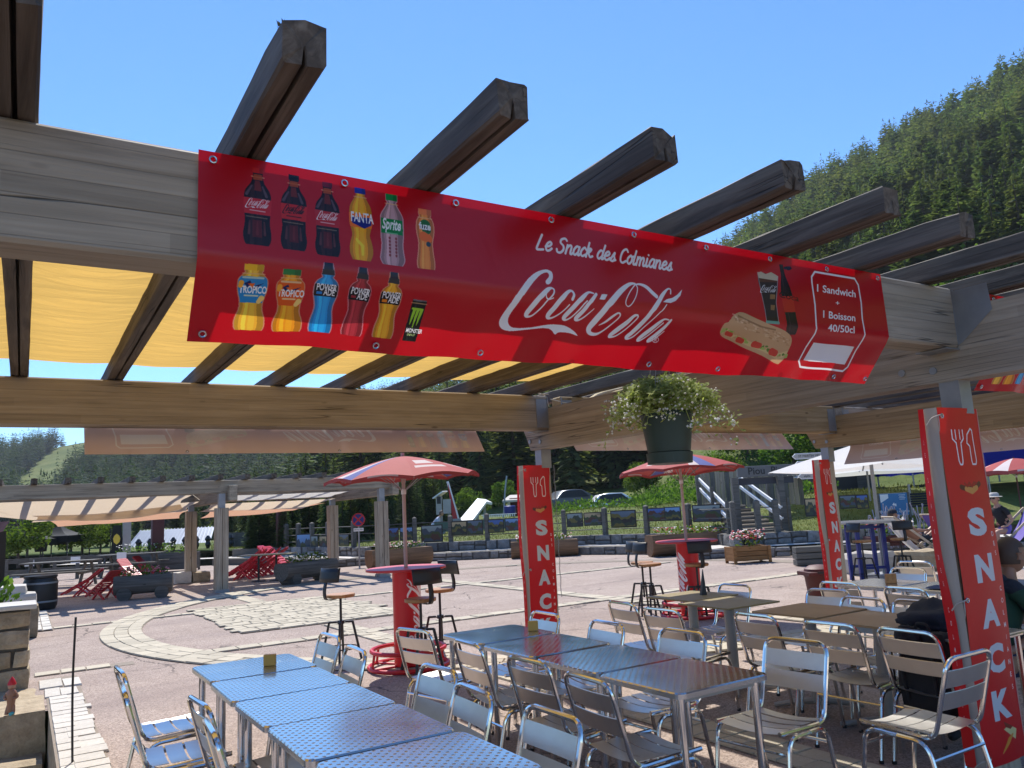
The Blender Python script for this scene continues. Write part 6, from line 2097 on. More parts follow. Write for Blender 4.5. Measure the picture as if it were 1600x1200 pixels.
# log cabin
D2 = 46; p = place(812, 803, D2); k = px(D2); t = thing('log_cabin', 'small red brown log cabin with a pale shallow roof, left of the middle sleeve', 'cabin', (p.x, p.y, p.z), FACE)
for i in range(6): MB().tube([(-15 * k, 0, .12 + .15 * i), (20 * k, 0, .12 + .15 * i)], .085, 8).build('log', M['maroon'], t)
MB().box((2.5 * k, 1.0, .45), (35 * k, 1.8, .95)).build('wall', M['maroon'], t)
b = MB(); b.add([(-26 * k, -.5, 22 * k), (18 * k, -.5, 22 * k), (28 * k, 2.2, 31 * k), (-14 * k, 2.2, 31 * k)], [(0, 1, 2, 3)])
o = b.build('roof', M['coping'], t); mo = o.modifiers.new('t', 'SOLIDIFY'); mo.thickness = .12
for x in (-24, 16): MB().box((x * k, -.4, 11 * k), (.1, .1, 22 * k)).build('post', M['fence'], t)
MB().box((-16 * k, -.1, .4), (4 * k, .06, .8)).build('shutter', M['white'], t)
# pale rack, blue tank
p = place(780, 808, 38); t = thing('pallet_rack', 'pale slatted rack lying behind the fence pictures', 'rack', (p.x, p.y, p.z), FACE)
for i in range(16): MB().box((-.75 + .1 * i, 0, .06), (.05, .5, .1)).build('slat', M['white'], t)
MB().box((0, 0, .13), (1.7, .55, .03)).build('rail', M['white'], t)
p = place(797, 803, 40); tag(MB().lathe([(.28, 0), (.3, .1), (.3, .38), (.25, .42)], 18).build('barrel', M['blue'], None, True, p), 'small blue barrel beside the log cabin', 'barrel')
p = place(784, 800, 44); tag(MB().tube([(0, 0, -1), (.3, 0, 1.2), (.45, 0, 2.0)], .05, 7).build('lamp_mast', M['galv'], None, False, p), 'thin grey mast leaning by the log cabin', 'mast')


def make_car(label, p, rz, paint, L=4.1):
    t = thing('parked_car', label, 'car', p, rz, 'cars parked beyond the fence')
    prof = [(-.5, .22), (-.5, .42), (-.47, .52), (-.28, .58), (-.16, .9), (.0, .96), (.2, .95), (.38, .66), (.48, .58), (.5, .4), (.49, .22)]
    P = [(x * L, z * 1.5) for x, z in prof]
    b = MB(); n = len(P); vs = []
    for y, s in ((-.82, .92), (-.78, 1), (.78, 1), (.82, .92)):
        for x, z in P: vs.append((x * (1 if abs(y) < .8 else .985), y if z < 1.0 else y * .82, z if z < .9 else z * (1 if abs(y) < .8 else .985)))
    fs = [(i * n + k, i * n + (k + 1) % n, (i + 1) * n + (k + 1) % n, (i + 1) * n + k) for i in range(3) for k in range(n)] + [tuple(range(n - 1, -1, -1)), tuple(3 * n + k for k in range(n))]
    b.add(vs, fs); b.build('body', paint, t, True)
    for y in (-.80, .80):
        g = MB(); g.add([(-.22 * L, y * 1.0, .92), (-.13 * L, y * .86, 1.36), (.18 * L, y * .86, 1.38), (.31 * L, y * 1.0, .95)], [(0, 1, 2, 3) if y > 0 else (3, 2, 1, 0)])
        o = g.build('side_window', M['black'], t); o.location.y = .03 * (1 if y > 0 else -1)
    for x in (-.31 * L, .31 * L):
        for y in (-.78, .78): MB().tube([(x, y - .09, .31), (x, y + .09, .31)], .31, 16).build('wheel', M['rubber'], t)
    for y in (-.55, .55): MB().box((.495 * L, y, .78), (.06, .3, .14)).build('headlight', M['white'], t)
    return t
CARS = [(886, 783, 52, 'grey car glinting behind the middle sleeve', (.13, .145, .17), .4), (950, 789, 50, 'white car parked behind the fence right of the glinting one', (.75, .76, .78), .1), (732, 815, 36, 'silver car roof behind the red sunset picture', (.6, .62, .64), .2),
        (752, 806, 52, 'dark car below the white ramp', (.06, .07, .09), .2), (818, 828, 58, 'blue grey car hidden behind the fence by the middle sleeve', (.2, .26, .36), .3)]
for i, (u, v, d, lab, c, a) in enumerate(CARS[:2]):
    p = place(u, v, d); z = p.z - .7
    make_car(lab, (p.x, p.y, z), FACE + a, plain('car_paint', c, .25, .3, var=.03))
# rear fence along the car park
rf = thing('rail_fence', 'low grey rail fence farther back, in front of the parked cars', 'fence')
prev = None
for i, u in enumerate(range(868, 1130, 17)):
    p = place(u, 795 - (u - 868) * .05, 45); g_ = gz(p)
    q = Vector((p.x, p.y, g_))
    MB().box((p.x, p.y, p.z - .5), (.14, .14, 1.7)).build('post', M['fence'], rf)
    if prev is not None:
        for dz in (.22, -.15): MB().tube([prev + Vector((0, 0, dz)), Vector((p.x, p.y, p.z + dz))], .05, 5).build('rail', M['fence'], rf)
    prev = Vector((p.x, p.y, p.z))
# green steel gantry behind the pictures
p = place(722, 818, 34); t = thing('green_barrier', 'long dull green barrier behind the fence pictures', 'barrier', (p.x, p.y, p.z), FACE - .02)
MB().box((1.0, 0, -.1), (4.4, .12, .42)).build('panel', plain('dull_green', (.08, .13, .1), .6), t); MB().box((-.8, 0, -.7), (.12, .12, 1.0)).build('leg', M['galv'], t); MB().box((2.6, 0, -.7), (.12, .12, 1.0)).build('leg', M['galv'], t)

# ------------------------------------------------------------------ wooden stairs and the ski nursery arch
DS = 23.6; k = px(DS)
sbase = AD(1195, 832, DS - .2)
st = thing('timber_stairs', 'weathered sleeper stairs climbing the bank at the right', 'stairs', (sbase.x, sbase.y, 0), FACE + .08)
z0 = sbase.z
for i in range(9):
    w = 1.58 - .06 * i; zz = z0 + .115 * i
    MB().box((0, 0, 0), (w, .3, .05), None, .006).build('tread', M['beam_grey'], st, False, (-.13 - .03 * i, .30 * i, zz)); MB().box((0, 0, 0), (w, .05, .12)).build('riser', M['log'], st, False, (-.13 - .03 * i, .30 * i - .12, zz - .085))
MB().box((-.25, 1.4, z0 - .02), (1.6, 3.0, .2)).build('carriage', M['log'], st)
for s, x0 in ((1, .86), (-1, -1.04)):
    for h in (.62, .95):
        MB().box((0, 0, 0), (2.9, .06, .10), None, .005).build('handrail', M['white'], st, False, (x0 - .12 * s - (.22 if s > 0 else .05), 1.4, z0 + .42 + h - .15), (0, -math.atan2(1.0, 2.6), math.pi / 2 + (.07 if s > 0 else 0)))
    for yy in (.1, 1.3, 2.6): MB().box((x0 - .2 * (yy / 3.2) * (1 if s > 0 else .3), yy, z0 + yy * .38 + .40), (.09, .09, 1.1)).build('baluster', M['fence'], st)
pp = AD(1165, 735, DS); t = thing('arch_sign', 'dark timber arch over the stairs with the carved words Piou Piou', 'sign', (sbase.x, sbase.y + .2, 0), FACE + .03)
za, zb = EYE + (776 - 760) * k, EYE + (776 - 728) * k + .05
off = AD(1195, 735, DS); 
MB().box((0, 0, 0), (110 * k, .12, 17 * k), None, .01).build('board', plain('arch_board', (.15, .15, .145), .8), t, False, (.55, 0, EYE + 39 * k))
MB().box((0, 0, 0), (88 * k, .08, 11 * k), None, .01).build('lower_board', plain('slate_board', (.05, .055, .07), .7), t, False, (.4, .15, EYE + 24 * k))
for x in (-.62, .78): MB().box((x, 0, (EYE + 30 * k + .3) / 2), (.18, .18, EYE + 30 * k - .3)).build('post', M['fence'], t)
lettering('Piou  Piou', .30, M['black'], t, (.42, -.066, EYE + 39 * k), UPR, .01, .004)
# plank palisade behind the stairs
t = thing('plank_fence', 'weathered plank palisade at the top of the stairs', 'fence', (sbase.x, sbase.y, 0), FACE + .03)
for i in range(22): MB().box((0, 0, 0), (1.25, .155, .03), None, .004).build('plank', M['beam_grey'] if i % 3 else M['fence'], t, False, (-.9 + .17 * i, 3.6, z0 + 1.35 + .02 * math.sin(i * 5)), (0, math.pi / 2, math.pi / 2))
# direction signs
p = AD(1290, 720, 21); t = thing('signpost', 'signpost with white arrow boards pointing left', 'signpost', (p.x, p.y, 0), FACE)
k = px(21); MB().tube([(.15, .05, .4), (.15, .05, EYE + 65 * k)], .04, 8).build('pole', M['galv'], t)
for i, (v, txt, x0, x1, col) in enumerate(((712, 'ST MARTIN VES', -52, -3, 'white'), (724, 'VALDEBLORE', -49, -3, 'white'), (743, 'alpha', -46, -22, 'white'), (710, 'NICE', 20, 48, 'blackboard'), (717, 'Station', 18, 48, 'blackboard'))):
    if col == 'blackboard': M.setdefault('blackboard', plain('dark_sign', (.06, .065, .075), .5))
    zc = EYE + (770 - v) * k; h = 4.6 * k; a, c = x0 * k, x1 * k
    poly = [(a, 0), (a + 5 * k, -h), (c, -h), (c, h), (a + 5 * k, h)] if x0 < 0 else [(a, -h), (c, -h), (c, h), (a, h)]
    MB().prism(poly, 0, .03, Mx).build('arrow_board', M[col], t, False, (0, 0, zc)); MB().prism([(x * .985 + .0, y * .8) for x, y in poly], 0, .002, Mx).build('board_face', M['coping'] if col == 'white' else M[col], t, False, (0, -.031, zc))
    lettering(txt, .085 if x0 < 0 else .06, M['black'] if col == 'white' else M['white'], t, ((a + c) / 2 + .03, -.036, zc), UPR, .003)

# ------------------------------------------------------------------ right background: parasols, tents, chalet, blue sign
def square_parasol(label, loc, half, ztop, zrim, rz, pole=None):
    t = thing('square_parasol', label, 'parasol', loc, rz, 'white square parasols'); c = [(half, half), (-half, half), (-half, -half), (half, -half)]
    for i in range(4):
        a = Vector((*c[i], zrim)); b_ = Vector((*c[(i + 1) % 4], zrim)); ap = Vector((0, 0, ztop))
        m = MB(); m.grid(lambda u, v: ap.lerp(a.lerp(b_, u), v) - Vector((0, 0, .05 * math.sin(math.pi * u) * v)), 8, 6); m.build('canopy_panel', M['whitecloth'], t, True)
        MB().tube([ap - Vector((0, 0, .03)), a - Vector((0, 0, .02))], .015, 5).build('rib', M['galv'], t)
    MB().tube([(0, 0, 0), (0, 0, ztop)], .035, 10).build('pole', M['galv'], t); MB().box((0, 0, .04), (.6, .6, .08)).build('base', M['galv'], t)
    return t
q = G(1383, 903); square_parasol('white square parasol on a grey pole behind the far red sleeve, the nearer one', (q.x, q.y, 0), 1.35, 2.62, 2.10, FACE + .45)
q = AD(1366, 830, 27); square_parasol('broad white parasol behind the nearer one, lower in the picture', (q.x, q.y, .3), 2.5, 2.75, 1.95, FACE + .3)


def gazebo(label, loc, w, d, zt, zr, mat, rz, val, word=None, wm='white', pole='galv'):
    t = thing('gazebo', label, 'gazebo', loc, rz); c = [(w / 2, d / 2), (-w / 2, d / 2), (-w / 2, -d / 2), (w / 2, -d / 2)]; ap = Vector((0, 0, zt))
    for i in range(4):
        a = Vector((*c[i], zr)); b_ = Vector((*c[(i + 1) % 4], zr))
        m = MB(); m.grid(lambda u, v: ap.lerp(a.lerp(b_, u), v) - Vector((0, 0, .12 * math.sin(math.pi * v))), 8, 6); m.build('canopy_panel', mat, t, True)
        m = MB(); m.grid(lambda u, v: a.lerp(b_, u) - Vector((0, 0, val * v * (1 + .1 * math.sin(u * 25)))), 16, 2); m.build('valance', mat, t, True)
        MB().tube([(c[i][0] * .97, c[i][1] * .97, -.4), (c[i][0] * .97, c[i][1] * .97, zr)], .03, 6).build('leg', M[pole], t)
    if word: lettering(word, val * .75, M[wm], t, (w * .22, -d / 2 - .03, zr - val * .5), UPR, .004)
    return t
q = AD(1450, 790, 31); gazebo('blue gazebo with white letters on its valance, behind the white parasols', (q.x + .8, q.y, .5), 3.4, 3, 2.6, 2.0, M['bluecloth'], FACE, .3, 'UN')
MB_dark = plain('dark_shed_wall', (.02, .02, .024), .8)
q = AD(1600, 790, 27); t = gazebo('blue stall canopy with a yellow top band and white script at the right edge', (q.x + .2, q.y + .5, .3), 3.2, 3, 2.9, 2.45, M['bluecloth'], FACE, .62, 'Coca', pole='galv')
for c in list(t.children):
    if c.name.startswith('canopy'): c.data.materials[0] = plain('yellow_canopy', (.75, .42, .06), .7)
# chalet behind the big sleeve
q = AD(1420, 740, 40); t = thing('chalet', 'dark timber chalet with a wide low roof behind the right hand beams', 'building', (q.x, q.y, .8), FACE - .12); k = px(40)
MB().box((1.6, 3, 1.6), (8.2, 5, 3.4)).build('wall', plain('chalet_wall', (.16, .12, .1), .8), t)
MB().box((1.6, .47, .9), (8.0, .1, 1.5)).build('shop_front', MB_dark, t)
b = MB(); b.add([(-4.0, -.9, 3.1), (7.4, -.9, 3.1), (7.4, 3, 5.0), (-4.0, 3, 5.0), (7.4, 7, 3.1), (-4.0, 7, 3.1)], [(0, 1, 2, 3), (3, 2, 4, 5)])
o = b.build('roof', plain('slate_roof', (.06, .06, .065), .7, bmp=.3), t); mo = o.modifiers.new('t', 'SOLIDIFY'); mo.thickness = .16
for x in (-1.5, .6, 2.7, 4.8):
    w_ = MB().box((x, .42, 2.5), (1.0, .06, .9)).build('window', M['fence'], t); MB().box((x, .385, 2.5), (.84, .02, .74)).build('pane', M['black'], w_)
MB().box((-.4, 2.2, 5.0), (.5, .5, 1.2)).build('chimney', M['coping'], t)
q = AD(1280, 770, 34); t = thing('timber_kiosk', 'dark timber kiosk in shade between the stairs and the white parasols', 'building', (q.x, q.y, .6), FACE)
MB().box((.2, 0, 1.0), (3.6, 2, 2.0)).build('wall', M['fence'], t); MB().box((.6, -1.02, 1.0), (1.3, .04, 1.5)).build('opening', M['black'], t); MB().box((.2, -.2, 2.06), (4.2, 2.8, .12)).build('roof', M['log'], t)
# ticket office sign
q = AD(1397, 788, 24.5); k = px(24.5); t = thing('blue_sign', 'blue sign with a white arrow reading Bureau des caisses', 'sign', (q.x, q.y, q.z), FACE - .05)
SB = plain('sign_blue', (.015, .16, .36), .4)
MB().box((0, 0, 0), (42 * k, .03, 33 * k)).build('board', SB, t); MB().box((0, .03, 0), (44 * k, .03, 35 * k)).build('frame', M['galv'], t)
for x in (-23, 23): MB().box((x * k, .02, -12 * k), (.06, .06, 60 * k)).build('post', M['fence'], t)
b = MB(); b.add([(-20.5 * k, -.018, 16 * k), (-20.5 * k, -.018, 3 * k), (-8 * k, -.018, 10 * k), (-8 * k, -.018, 16 * k)], [(0, 1, 2, 3)]); b.build('white_field', M['white'], t)
MB().prism([(x * k, y * k) for x, y in [(-3.2, -.5), (0, 3), (0, 1), (3, 1), (3, -3), (1, -3), (1, -2), (0, -2), (0, -4)]], 0, .004, Mx).build('arrow', M['white'], t, False, (0, -.017, 0))
lettering('Bureau des caisses', .118, M['white'], t, (0, -.02, -11 * k), UPR, .004)
for i in range(4): MB().box((13 * k, -.018, (14 - 2.2 * i) * k), ((10 - 2 * (i % 2)) * k, .004, .6 * k)).build('text_line', M['white'], t)
# dark slatted bench seen from behind, on the ledge
q = AD(1438, 783, 25); t = thing('slat_bench', 'dark navy slatted bench back right of the blue sign', 'bench', (q.x, q.y, q.z - .6), FACE - .05); k = px(25)
for i in range(6): MB().box((0, 0, 0), (29 * k, .03, 3 * k), None, .004).build('slat', M['navycloth'], t, False, (0, 0, .45 + 3.7 * k * i))
for x in (-14, 14): MB().box((x * k, .04, .5), (.06, .06, 1.3)).build('leg', M['galv'], t)
# parasol and pole at the right edge
q = G(1599, 845); make_parasol((q.x + .15, q.y, 0), 'red and pink parasol cut by the right edge of the picture', 1.15, 2.35, 1.98, mats=('parasol', 'parasolwhite', 'parasolwhite'), pole='maroon', rz=.3)
# waste bin
q = AD(1280, 900, 11.35); t = thing('waste_bin', 'dark maroon plastic waste bin with a hooded lid beside the far sleeve', 'waste bin', (q.x, q.y, 0), FACE + .1); t.scale = (.8, .8, .62)
MB().lathe([(.20, 0), (.255, .74), (.265, .76), (.265, .79)], 24).build('body', M['maroon'], t, True)
b = MB(); b.box((0, 0, .83), (.60, .52, .09), None, .02); b.lathe([(.26, .86), (.25, .93), (.16, 1.0), (.02, 1.02)], 20); b.build('lid', M['maroon'], t, True)
MB().box((0, -.262, .86), (.3, .02, .05)).build('slot', M['black'], t)
# blue bar table with stool
q = G(1360, 907); t = thing('bar_table', 'tall bar table with a pale round top and four blue legs', 'bar table', (q.x, q.y, 0), FACE)
MB().lathe([(.55, 1.05), (.56, 1.06), (.56, 1.085), (.55, 1.09)], 32).build('table_top', M['coping'], t)
for s in (-1, 1):
    for r in (-1, 1): MB().box((s * .24, r * .22, .52), (.065, .065, 1.04)).build('leg', M['blue'], t)
for z in (.25, .98):
    for r in (-1, 1): MB().box((0, r * .22, z), (.40, .05, .05)).build('rail', M['blue'], t)
dup(ST, (q.x + .12, q.y - .62, 0), FACE + 1.5, 'bar stool with its back to us at the blue legged table')
dup(ST, (q.x - .55, q.y - .3, 0), FACE + .3, 'bar stool left of the blue legged table, orange seat lit')


def deck_chair(label, loc, rz, mat):
    t = thing('deck_chair', label, 'deck chair', loc, rz, 'striped sling deck chairs')
    for s in (-1, 1):
        MB().bar((-.62, s * .29, 1.02), (.48, s * .29, .10), .03, .05).build('side_rail', M['deckwood'], t)
        MB().bar((-.42, s * .25, .0), (.30, s * .25, .42), .03, .05).build('leg', M['deckwood'], t)
        MB().bar((.52, s * .29, .0), (.10, s * .29, .42), .03, .045).build('leg', M['deckwood'], t)
    for (x, z) in ((-.62, 1.02), (.46, .12), (-.42, .03)): MB().tube([(x, -.3, z), (x, .3, z)], .018, 6).build('cross_bar', M['deckwood'], t)
    b = MB(); b.grid(lambda u, v: (-.62 + 1.08 * u, (v - .5) * .5, 1.02 - .9 * u - .30 * math.sin(math.pi * u) ** .9), 14, 4)
    b.build('sling', mat, t, True)
    return t


# ------------------------------------------------------------------ people
def person(label, loc, rz, joints, regions, scale=1.0, hair='hair', headturn=0, group=None, hat=None, headr=.1):
    """joints: name -> (pos, radius); edges between listed pairs; regions: joint -> material key"""
    P, Eg = joints
    names = list(P); idx = {n: i for i, n in enumerate(names)}
    me = bpy.data.meshes.new('body_shape')
    me.from_pydata([Vector(P[n][0]) * scale for n in names], [(idx[a], idx[b]) for a, b in Eg], [])
    ob = bpy.data.objects.new('body', me); COL.objects.link(ob)
    sk = ob.modifiers.new('skin', 'SKIN'); ss_ = ob.modifiers.new('sub', 'SUBSURF'); ss_.levels = 2; ss_.render_levels = 2
    sl_ = me.skin_vertices[0].data
    for n, i in idx.items(): sl_[i].radius = (P[n][1] * scale,) * 2
    sl_[idx['pelvis']].use_root = True
    dg = bpy.context.evaluated_depsgraph_get(); dg.update()
    nm = bpy.data.meshes.new_from_object(ob.evaluated_get(dg)); bpy.data.objects.remove(ob)
    # head: shaped sphere with brow, nose and chin, merged into the same mesh
    bm = bmesh.new(); bm.from_mesh(nm)
    hc = Vector(P['head'][0]) * scale; hr = headr * scale
    g = bmesh.ops.create_uvsphere(bm, u_segments=24, v_segments=18, radius=1.0)
    fwd = P['face'] if 'face' in P else None
    rot = Matrix.Rotation(headturn, 3, 'Z')
    hv = set()
    for v in g['verts']:
        c = v.co.copy(); q = Vector((c.x * 1.02, c.y * .80, c.z * 1.22))
        if c.x > 0:
            w = math.exp(-((c.y / .24) ** 2)); q.x += .30 * w * math.exp(-(((c.z + .12) / .18) ** 2)) * c.x
            q.x += .06 * w * math.exp(-(((c.z + .75) / .2) ** 2)); q.x -= .10 * math.exp(-(((c.z - .12) / .12) ** 2)) * math.exp(-(((abs(c.y) - .34) / .2) ** 2))
            q.x -= .06 * w * math.exp(-(((c.z + .42) / .07) ** 2))
        if c.z < -.2: q.y *= 1 - .22 * (-c.z - .2); 
        v.co = hc + rot @ (q * hr); hv.add(v)
    bm.verts.index_update(); hvi = {v.index for v in hv}
    nm2 = bpy.data.meshes.new('person_shape'); bm.to_mesh(nm2); bm.free()
    mats = []; 
    for k in regions.values():
        if k not in mats: mats.append(k)
    if 'skin' not in mats: mats.append('skin')
    skinkey = regions.get('head', 'skin')
    for k in mats: nm2.materials.append(M[k])
    kn = [(Vector(P[n][0]) * scale, mats.index(regions[n])) for n in names if n in regions]
    hi = mats.index(skinkey)
    for f in nm2.polygons:
        f.use_smooth = True
        if all(v in hvi for v in f.vertices): f.material_index = hi
        else: f.material_index = min(kn, key=lambda q: (q[0] - f.center).length)[1]
    t = thing('person', label, 'person', loc, rz, group)
    link('body', nm2, None, t)
    # hair cap
    bm = bmesh.new(); bmesh.ops.create_uvsphere(bm, u_segments=20, v_segments=14, radius=1.0)
    for v in list(bm.verts):
        c = v.co; 
        if c.z < (.35 if c.x > .2 else -.45): bm.verts.remove(v)
    for v in bm.verts:
        c = v.co.copy(); v.co = hc + rot @ (Vector((c.x * 1.04 - .05, c.y * .88, c.z * 1.27)) * hr * 1.04)
    hm = bpy.data.meshes.new('hair_shape'); bm.to_mesh(hm); bm.free(); hm.polygons.foreach_set('use_smooth', [True] * len(hm.polygons))
    link('hair', hm, M[hair], t)
    for s in (-1, 1):
        e = MB(); c = hc + rot @ (Vector((-.05, s * .80, -.02)) * hr); e.lathe([(.3 * hr, -.25 * hr), (.22 * hr, 0), (.3 * hr, .25 * hr)], 8, c); 
        e.build('ear', M[skinkey], t, True)
    if hat == 'brim':
        b = MB(); b.lathe([(1.75 * hr, .45 * hr), (1.35 * hr, .58 * hr), (1.08 * hr, .62 * hr), (1.02 * hr, 1.1 * hr), (.7 * hr, 1.42 * hr), (.05, 1.45 * hr)], 24, hc)
        b.build('sun_hat', M['coping'], t, True)
    if hat == 'cap':
        b = MB(); b.lathe([(1.08 * hr, .35 * hr), (1.06 * hr, .8 * hr), (.75 * hr, 1.25 * hr), (.05, 1.36 * hr)], 20, hc); b.build('cap', M['navycloth'], t, True)
    if hat in ('brim', 'shades'):
        b = MB()
        for s in (-1, 1):
            c = hc + rot @ (Vector((.86, s * .36, .12)) * hr); b.lathe([(.02, -.2 * hr), (.28 * hr, -.05 * hr), (.28 * hr, .12 * hr), (.02, .22 * hr)], 10, c)
        b.tube([hc + rot @ (Vector((.95, -.5, .16)) * hr), hc + rot @ (Vector((1.0, 0, .16)) * hr), hc + rot @ (Vector((.95, .5, .16)) * hr)], .006, 5); b.build('sunglasses', M['black'], t, True)
    return t


def seated(lean=.12, arm='table', legs=1.0):
    z = .50
    P = {'pelvis': ((0, 0, z), .13), 'waist': ((.02 + lean * .3, 0, z + .18), .125), 'chest': ((.03 + lean, 0, z + .40), .145), 'neck0': ((.03 + lean * 1.25, 0, z + .55), .075), 'neck': ((.05 + lean * 1.4, 0, z + .62), .05), 'head': ((.09 + lean * 1.5, 0, z + .76), .055)}
    E = [('pelvis', 'waist'), ('waist', 'chest'), ('chest', 'neck0'), ('neck0', 'neck'), ('neck', 'head')]
    for s, n in ((1, 'l'), (-1, 'r')):
        P['hip' + n] = ((.05, s * .09, z - .01), .085); P['knee' + n] = ((.46 * legs, s * .13, z + .0), .058); P['ankle' + n] = ((.42 * legs, s * .13, .09), .04); P['toe' + n] = ((.60 * legs, s * .14, .04), .032)
        P['shoulder' + n] = ((.03 + lean * 1.1, s * .18, z + .49), .062)
        if arm == 'table': P['elbow' + n] = ((.18 + lean, s * .24, z + .24), .04); P['wrist' + n] = ((.42 + lean, s * .13, z + .27), .026); P['hand' + n] = ((.50 + lean, s * .10, z + .28), .028); P['finger' + n] = ((.57 + lean, s * .09, z + .275), .014)
        else: P['elbow' + n] = ((-.02 + lean, s * .26, z + .24), .04); P['wrist' + n] = ((.2, s * .2, z + .12), .026); P['hand' + n] = ((.28, s * .17, z + .10), .028); P['finger' + n] = ((.35, s * .16, z + .095), .014)
        E += [('pelvis', 'hip' + n), ('hip' + n, 'knee' + n), ('knee' + n, 'ankle' + n), ('ankle' + n, 'toe' + n), ('neck0', 'shoulder' + n), ('shoulder' + n, 'elbow' + n), ('elbow' + n, 'wrist' + n), ('wrist' + n, 'hand' + n), ('hand' + n, 'finger' + n)]
    return P, E


def dress(top, bottom, skin='skin', sleeves=True, shoes='rubber', lower=None):
    r = {'pelvis': bottom, 'waist': top, 'chest': top, 'neck0': top, 'neck': skin, 'head': skin}
    for n in 'lr':
        r.update({'hip' + n: bottom, 'knee' + n: lower or bottom, 'ankle' + n: lower or bottom, 'toe' + n: shoes, 'shoulder' + n: top, 'elbow' + n: top if sleeves else skin, 'wrist' + n: skin, 'hand' + n: skin, 'finger' + n: skin})
    return r


M['greenshirt'] = plain('dark_green_shirt', (.012, .05, .028), .85, bmp=.3)
M['navytrouser'] = plain('navy_trousers', (.015, .03, .075), .85, bmp=.3)
M['blackshirt'] = plain('black_shirt', (.015, .015, .017), .85, bmp=.3)
M['purple'] = plain('violet_cotton', (.16, .12, .42), .85)
M['paleblue'] = plain('pale_blue_shirt', (.5, .55, .68), .85)
pg = AD(1580, 872, 5.4)
person('person with brown hair in a dark green shirt, seated behind the big sleeve', (pg.x - .22, pg.y + .10, 0), FACE + .15, seated(.12, 'table'), dress('greenshirt', 'navytrouser', 'tan', False), .92, 'hair', 0, None, 'shades', .105)
q = AX(1492, 985, 5.75)
person('person in navy seated at the brown tables, bare leg left of the big sleeve', (5.74, 3.02, 0), math.pi, seated(.05, 'lap'), dress('navycloth', 'navycloth', 'tan', True, lower='tan'), .96, 'hair', 0, None, None, .1)
# sunbather in the deck chair
q = G(1440, 880); DCX = (q.x + .6, q.y + .4)
deck_chair('white sling deck chair with a sunbather, right of the flower box', (DCX[0], DCX[1], 0), FACE, M['whitecloth'])
JP = {'pelvis': ((.12, 0, .42), .12), 'waist': ((-.08, 0, .52), .115), 'chest': ((-.28, 0, .70), .13), 'neck0': ((-.40, 0, .84), .07), 'neck': ((-.45, 0, .90), .05), 'head': ((-.50, 0, 1.0), .055)}
JE = [('pelvis', 'waist'), ('waist', 'chest'), ('chest', 'neck0'), ('neck0', 'neck'), ('neck', 'head')]
for s, n in ((1, 'l'), (-1, 'r')):
    JP.update({'hip' + n: ((.16, s * .09, .42), .08), 'knee' + n: ((.52, s * .12, .72), .056), 'ankle' + n: ((.78, s * .12, .36), .04), 'toe' + n: ((.92, s * .13, .34), .03), 'shoulder' + n: ((-.34, s * .18, .80), .06), 'elbow' + n: ((-.12, s * .30, .62), .04), 'wrist' + n: ((.10, s * .2, .62), .026), 'hand' + n: ((.17, s * .16, .63), .028), 'finger' + n: ((.24, s * .15, .63), .014)})
    JE += [('pelvis', 'hip' + n), ('hip' + n, 'knee' + n), ('knee' + n, 'ankle' + n), ('ankle' + n, 'toe' + n), ('neck0', 'shoulder' + n), ('shoulder' + n, 'elbow' + n), ('elbow' + n, 'wrist' + n), ('wrist' + n, 'hand' + n), ('hand' + n, 'finger' + n)]
person('sunbather with bare shoulders and a dark cap lying back in the deck chair', (DCX[0], DCX[1], .06), FACE, (JP, JE), dress('tan', 'navycloth', 'tan', False, 'tan', lower='tan'), 1.0, 'hair', 0, None, 'cap', .1)
deck_chair('violet sling deck chair beyond the sunbather', (DCX[0] + 1.1, DCX[1] - .2, 0), FACE + .4, M['purple'])
# person in a sun hat
q = G(1578, 862); 
person('person in a black shirt, pale sun hat and sunglasses, far right behind the big sleeve', (q.x, q.y, .0), FACE + math.pi + .3, seated(.1, 'lap'), dress('blackshirt', 'purple', 'skin', False, lower='skin'), 1.02, 'hair', .2, None, 'brim', .105)
deck_chair('violet deck chair under the person in the sun hat', (q.x + .12, q.y, 0), FACE + math.pi, M['purple'])
q = AD(672, 820, 37.5)
person('stooping person in a pale blue shirt in front of the lift control hut', (q.x, q.y, q.z - .75), FACE - .1, seated(.32, 'table'), dress('paleblue', 'navytrouser', 'skin', False), 1.0, 'hair')
lump('pink_bag', 'bright pink bag on the white table at the right edge', 'bag', plain('pink_fabric', (.75, .2, .32), .8), (9.42, 3.95, .80), (.16, .12, .10), 5, .3, .25)

# ------------------------------------------------------------------ left background
def lounger(label, p, rz, s=1.0, fold=.6):
    t = thing('red_lounger', label, 'sun lounger', p, rz, 'red plastic garden seats stacked under the far pergola')
    for y in (-.24, .24):
        MB().bar((-.5 * s, y, .12), (.35 * s, y, .62 * s), .05, .07).build('side_rail', M['redplastic'], t); MB().bar((.35 * s, y, .62 * s), (.75 * s, y, .95 * s), .05, .06).build('back_rail', M['redplastic'], t)
        MB().bar((-.1, y, .0), (.42, y, .55), .05, .06).build('leg', M['redplastic'], t); MB().bar((.5, y, .0), (.0, y, .42), .05, .06).build('leg', M['redplastic'], t)
    for i in range(6): MB().box((0, 0, 0), (.09, .46, .025)).build('slat', M['redplastic'], t, False, (-.42 * s + .14 * i * s, 0, .2 + .083 * i * s), (0, -.53, 0))
    for i in range(5): MB().box((0, 0, 0), (.09, .46, .025)).build('slat', M['redplastic'], t, False, (.40 * s + .085 * i * s, 0, .69 * s + .07 * i * s), (0, -.7, 0))
    return t
LG = None
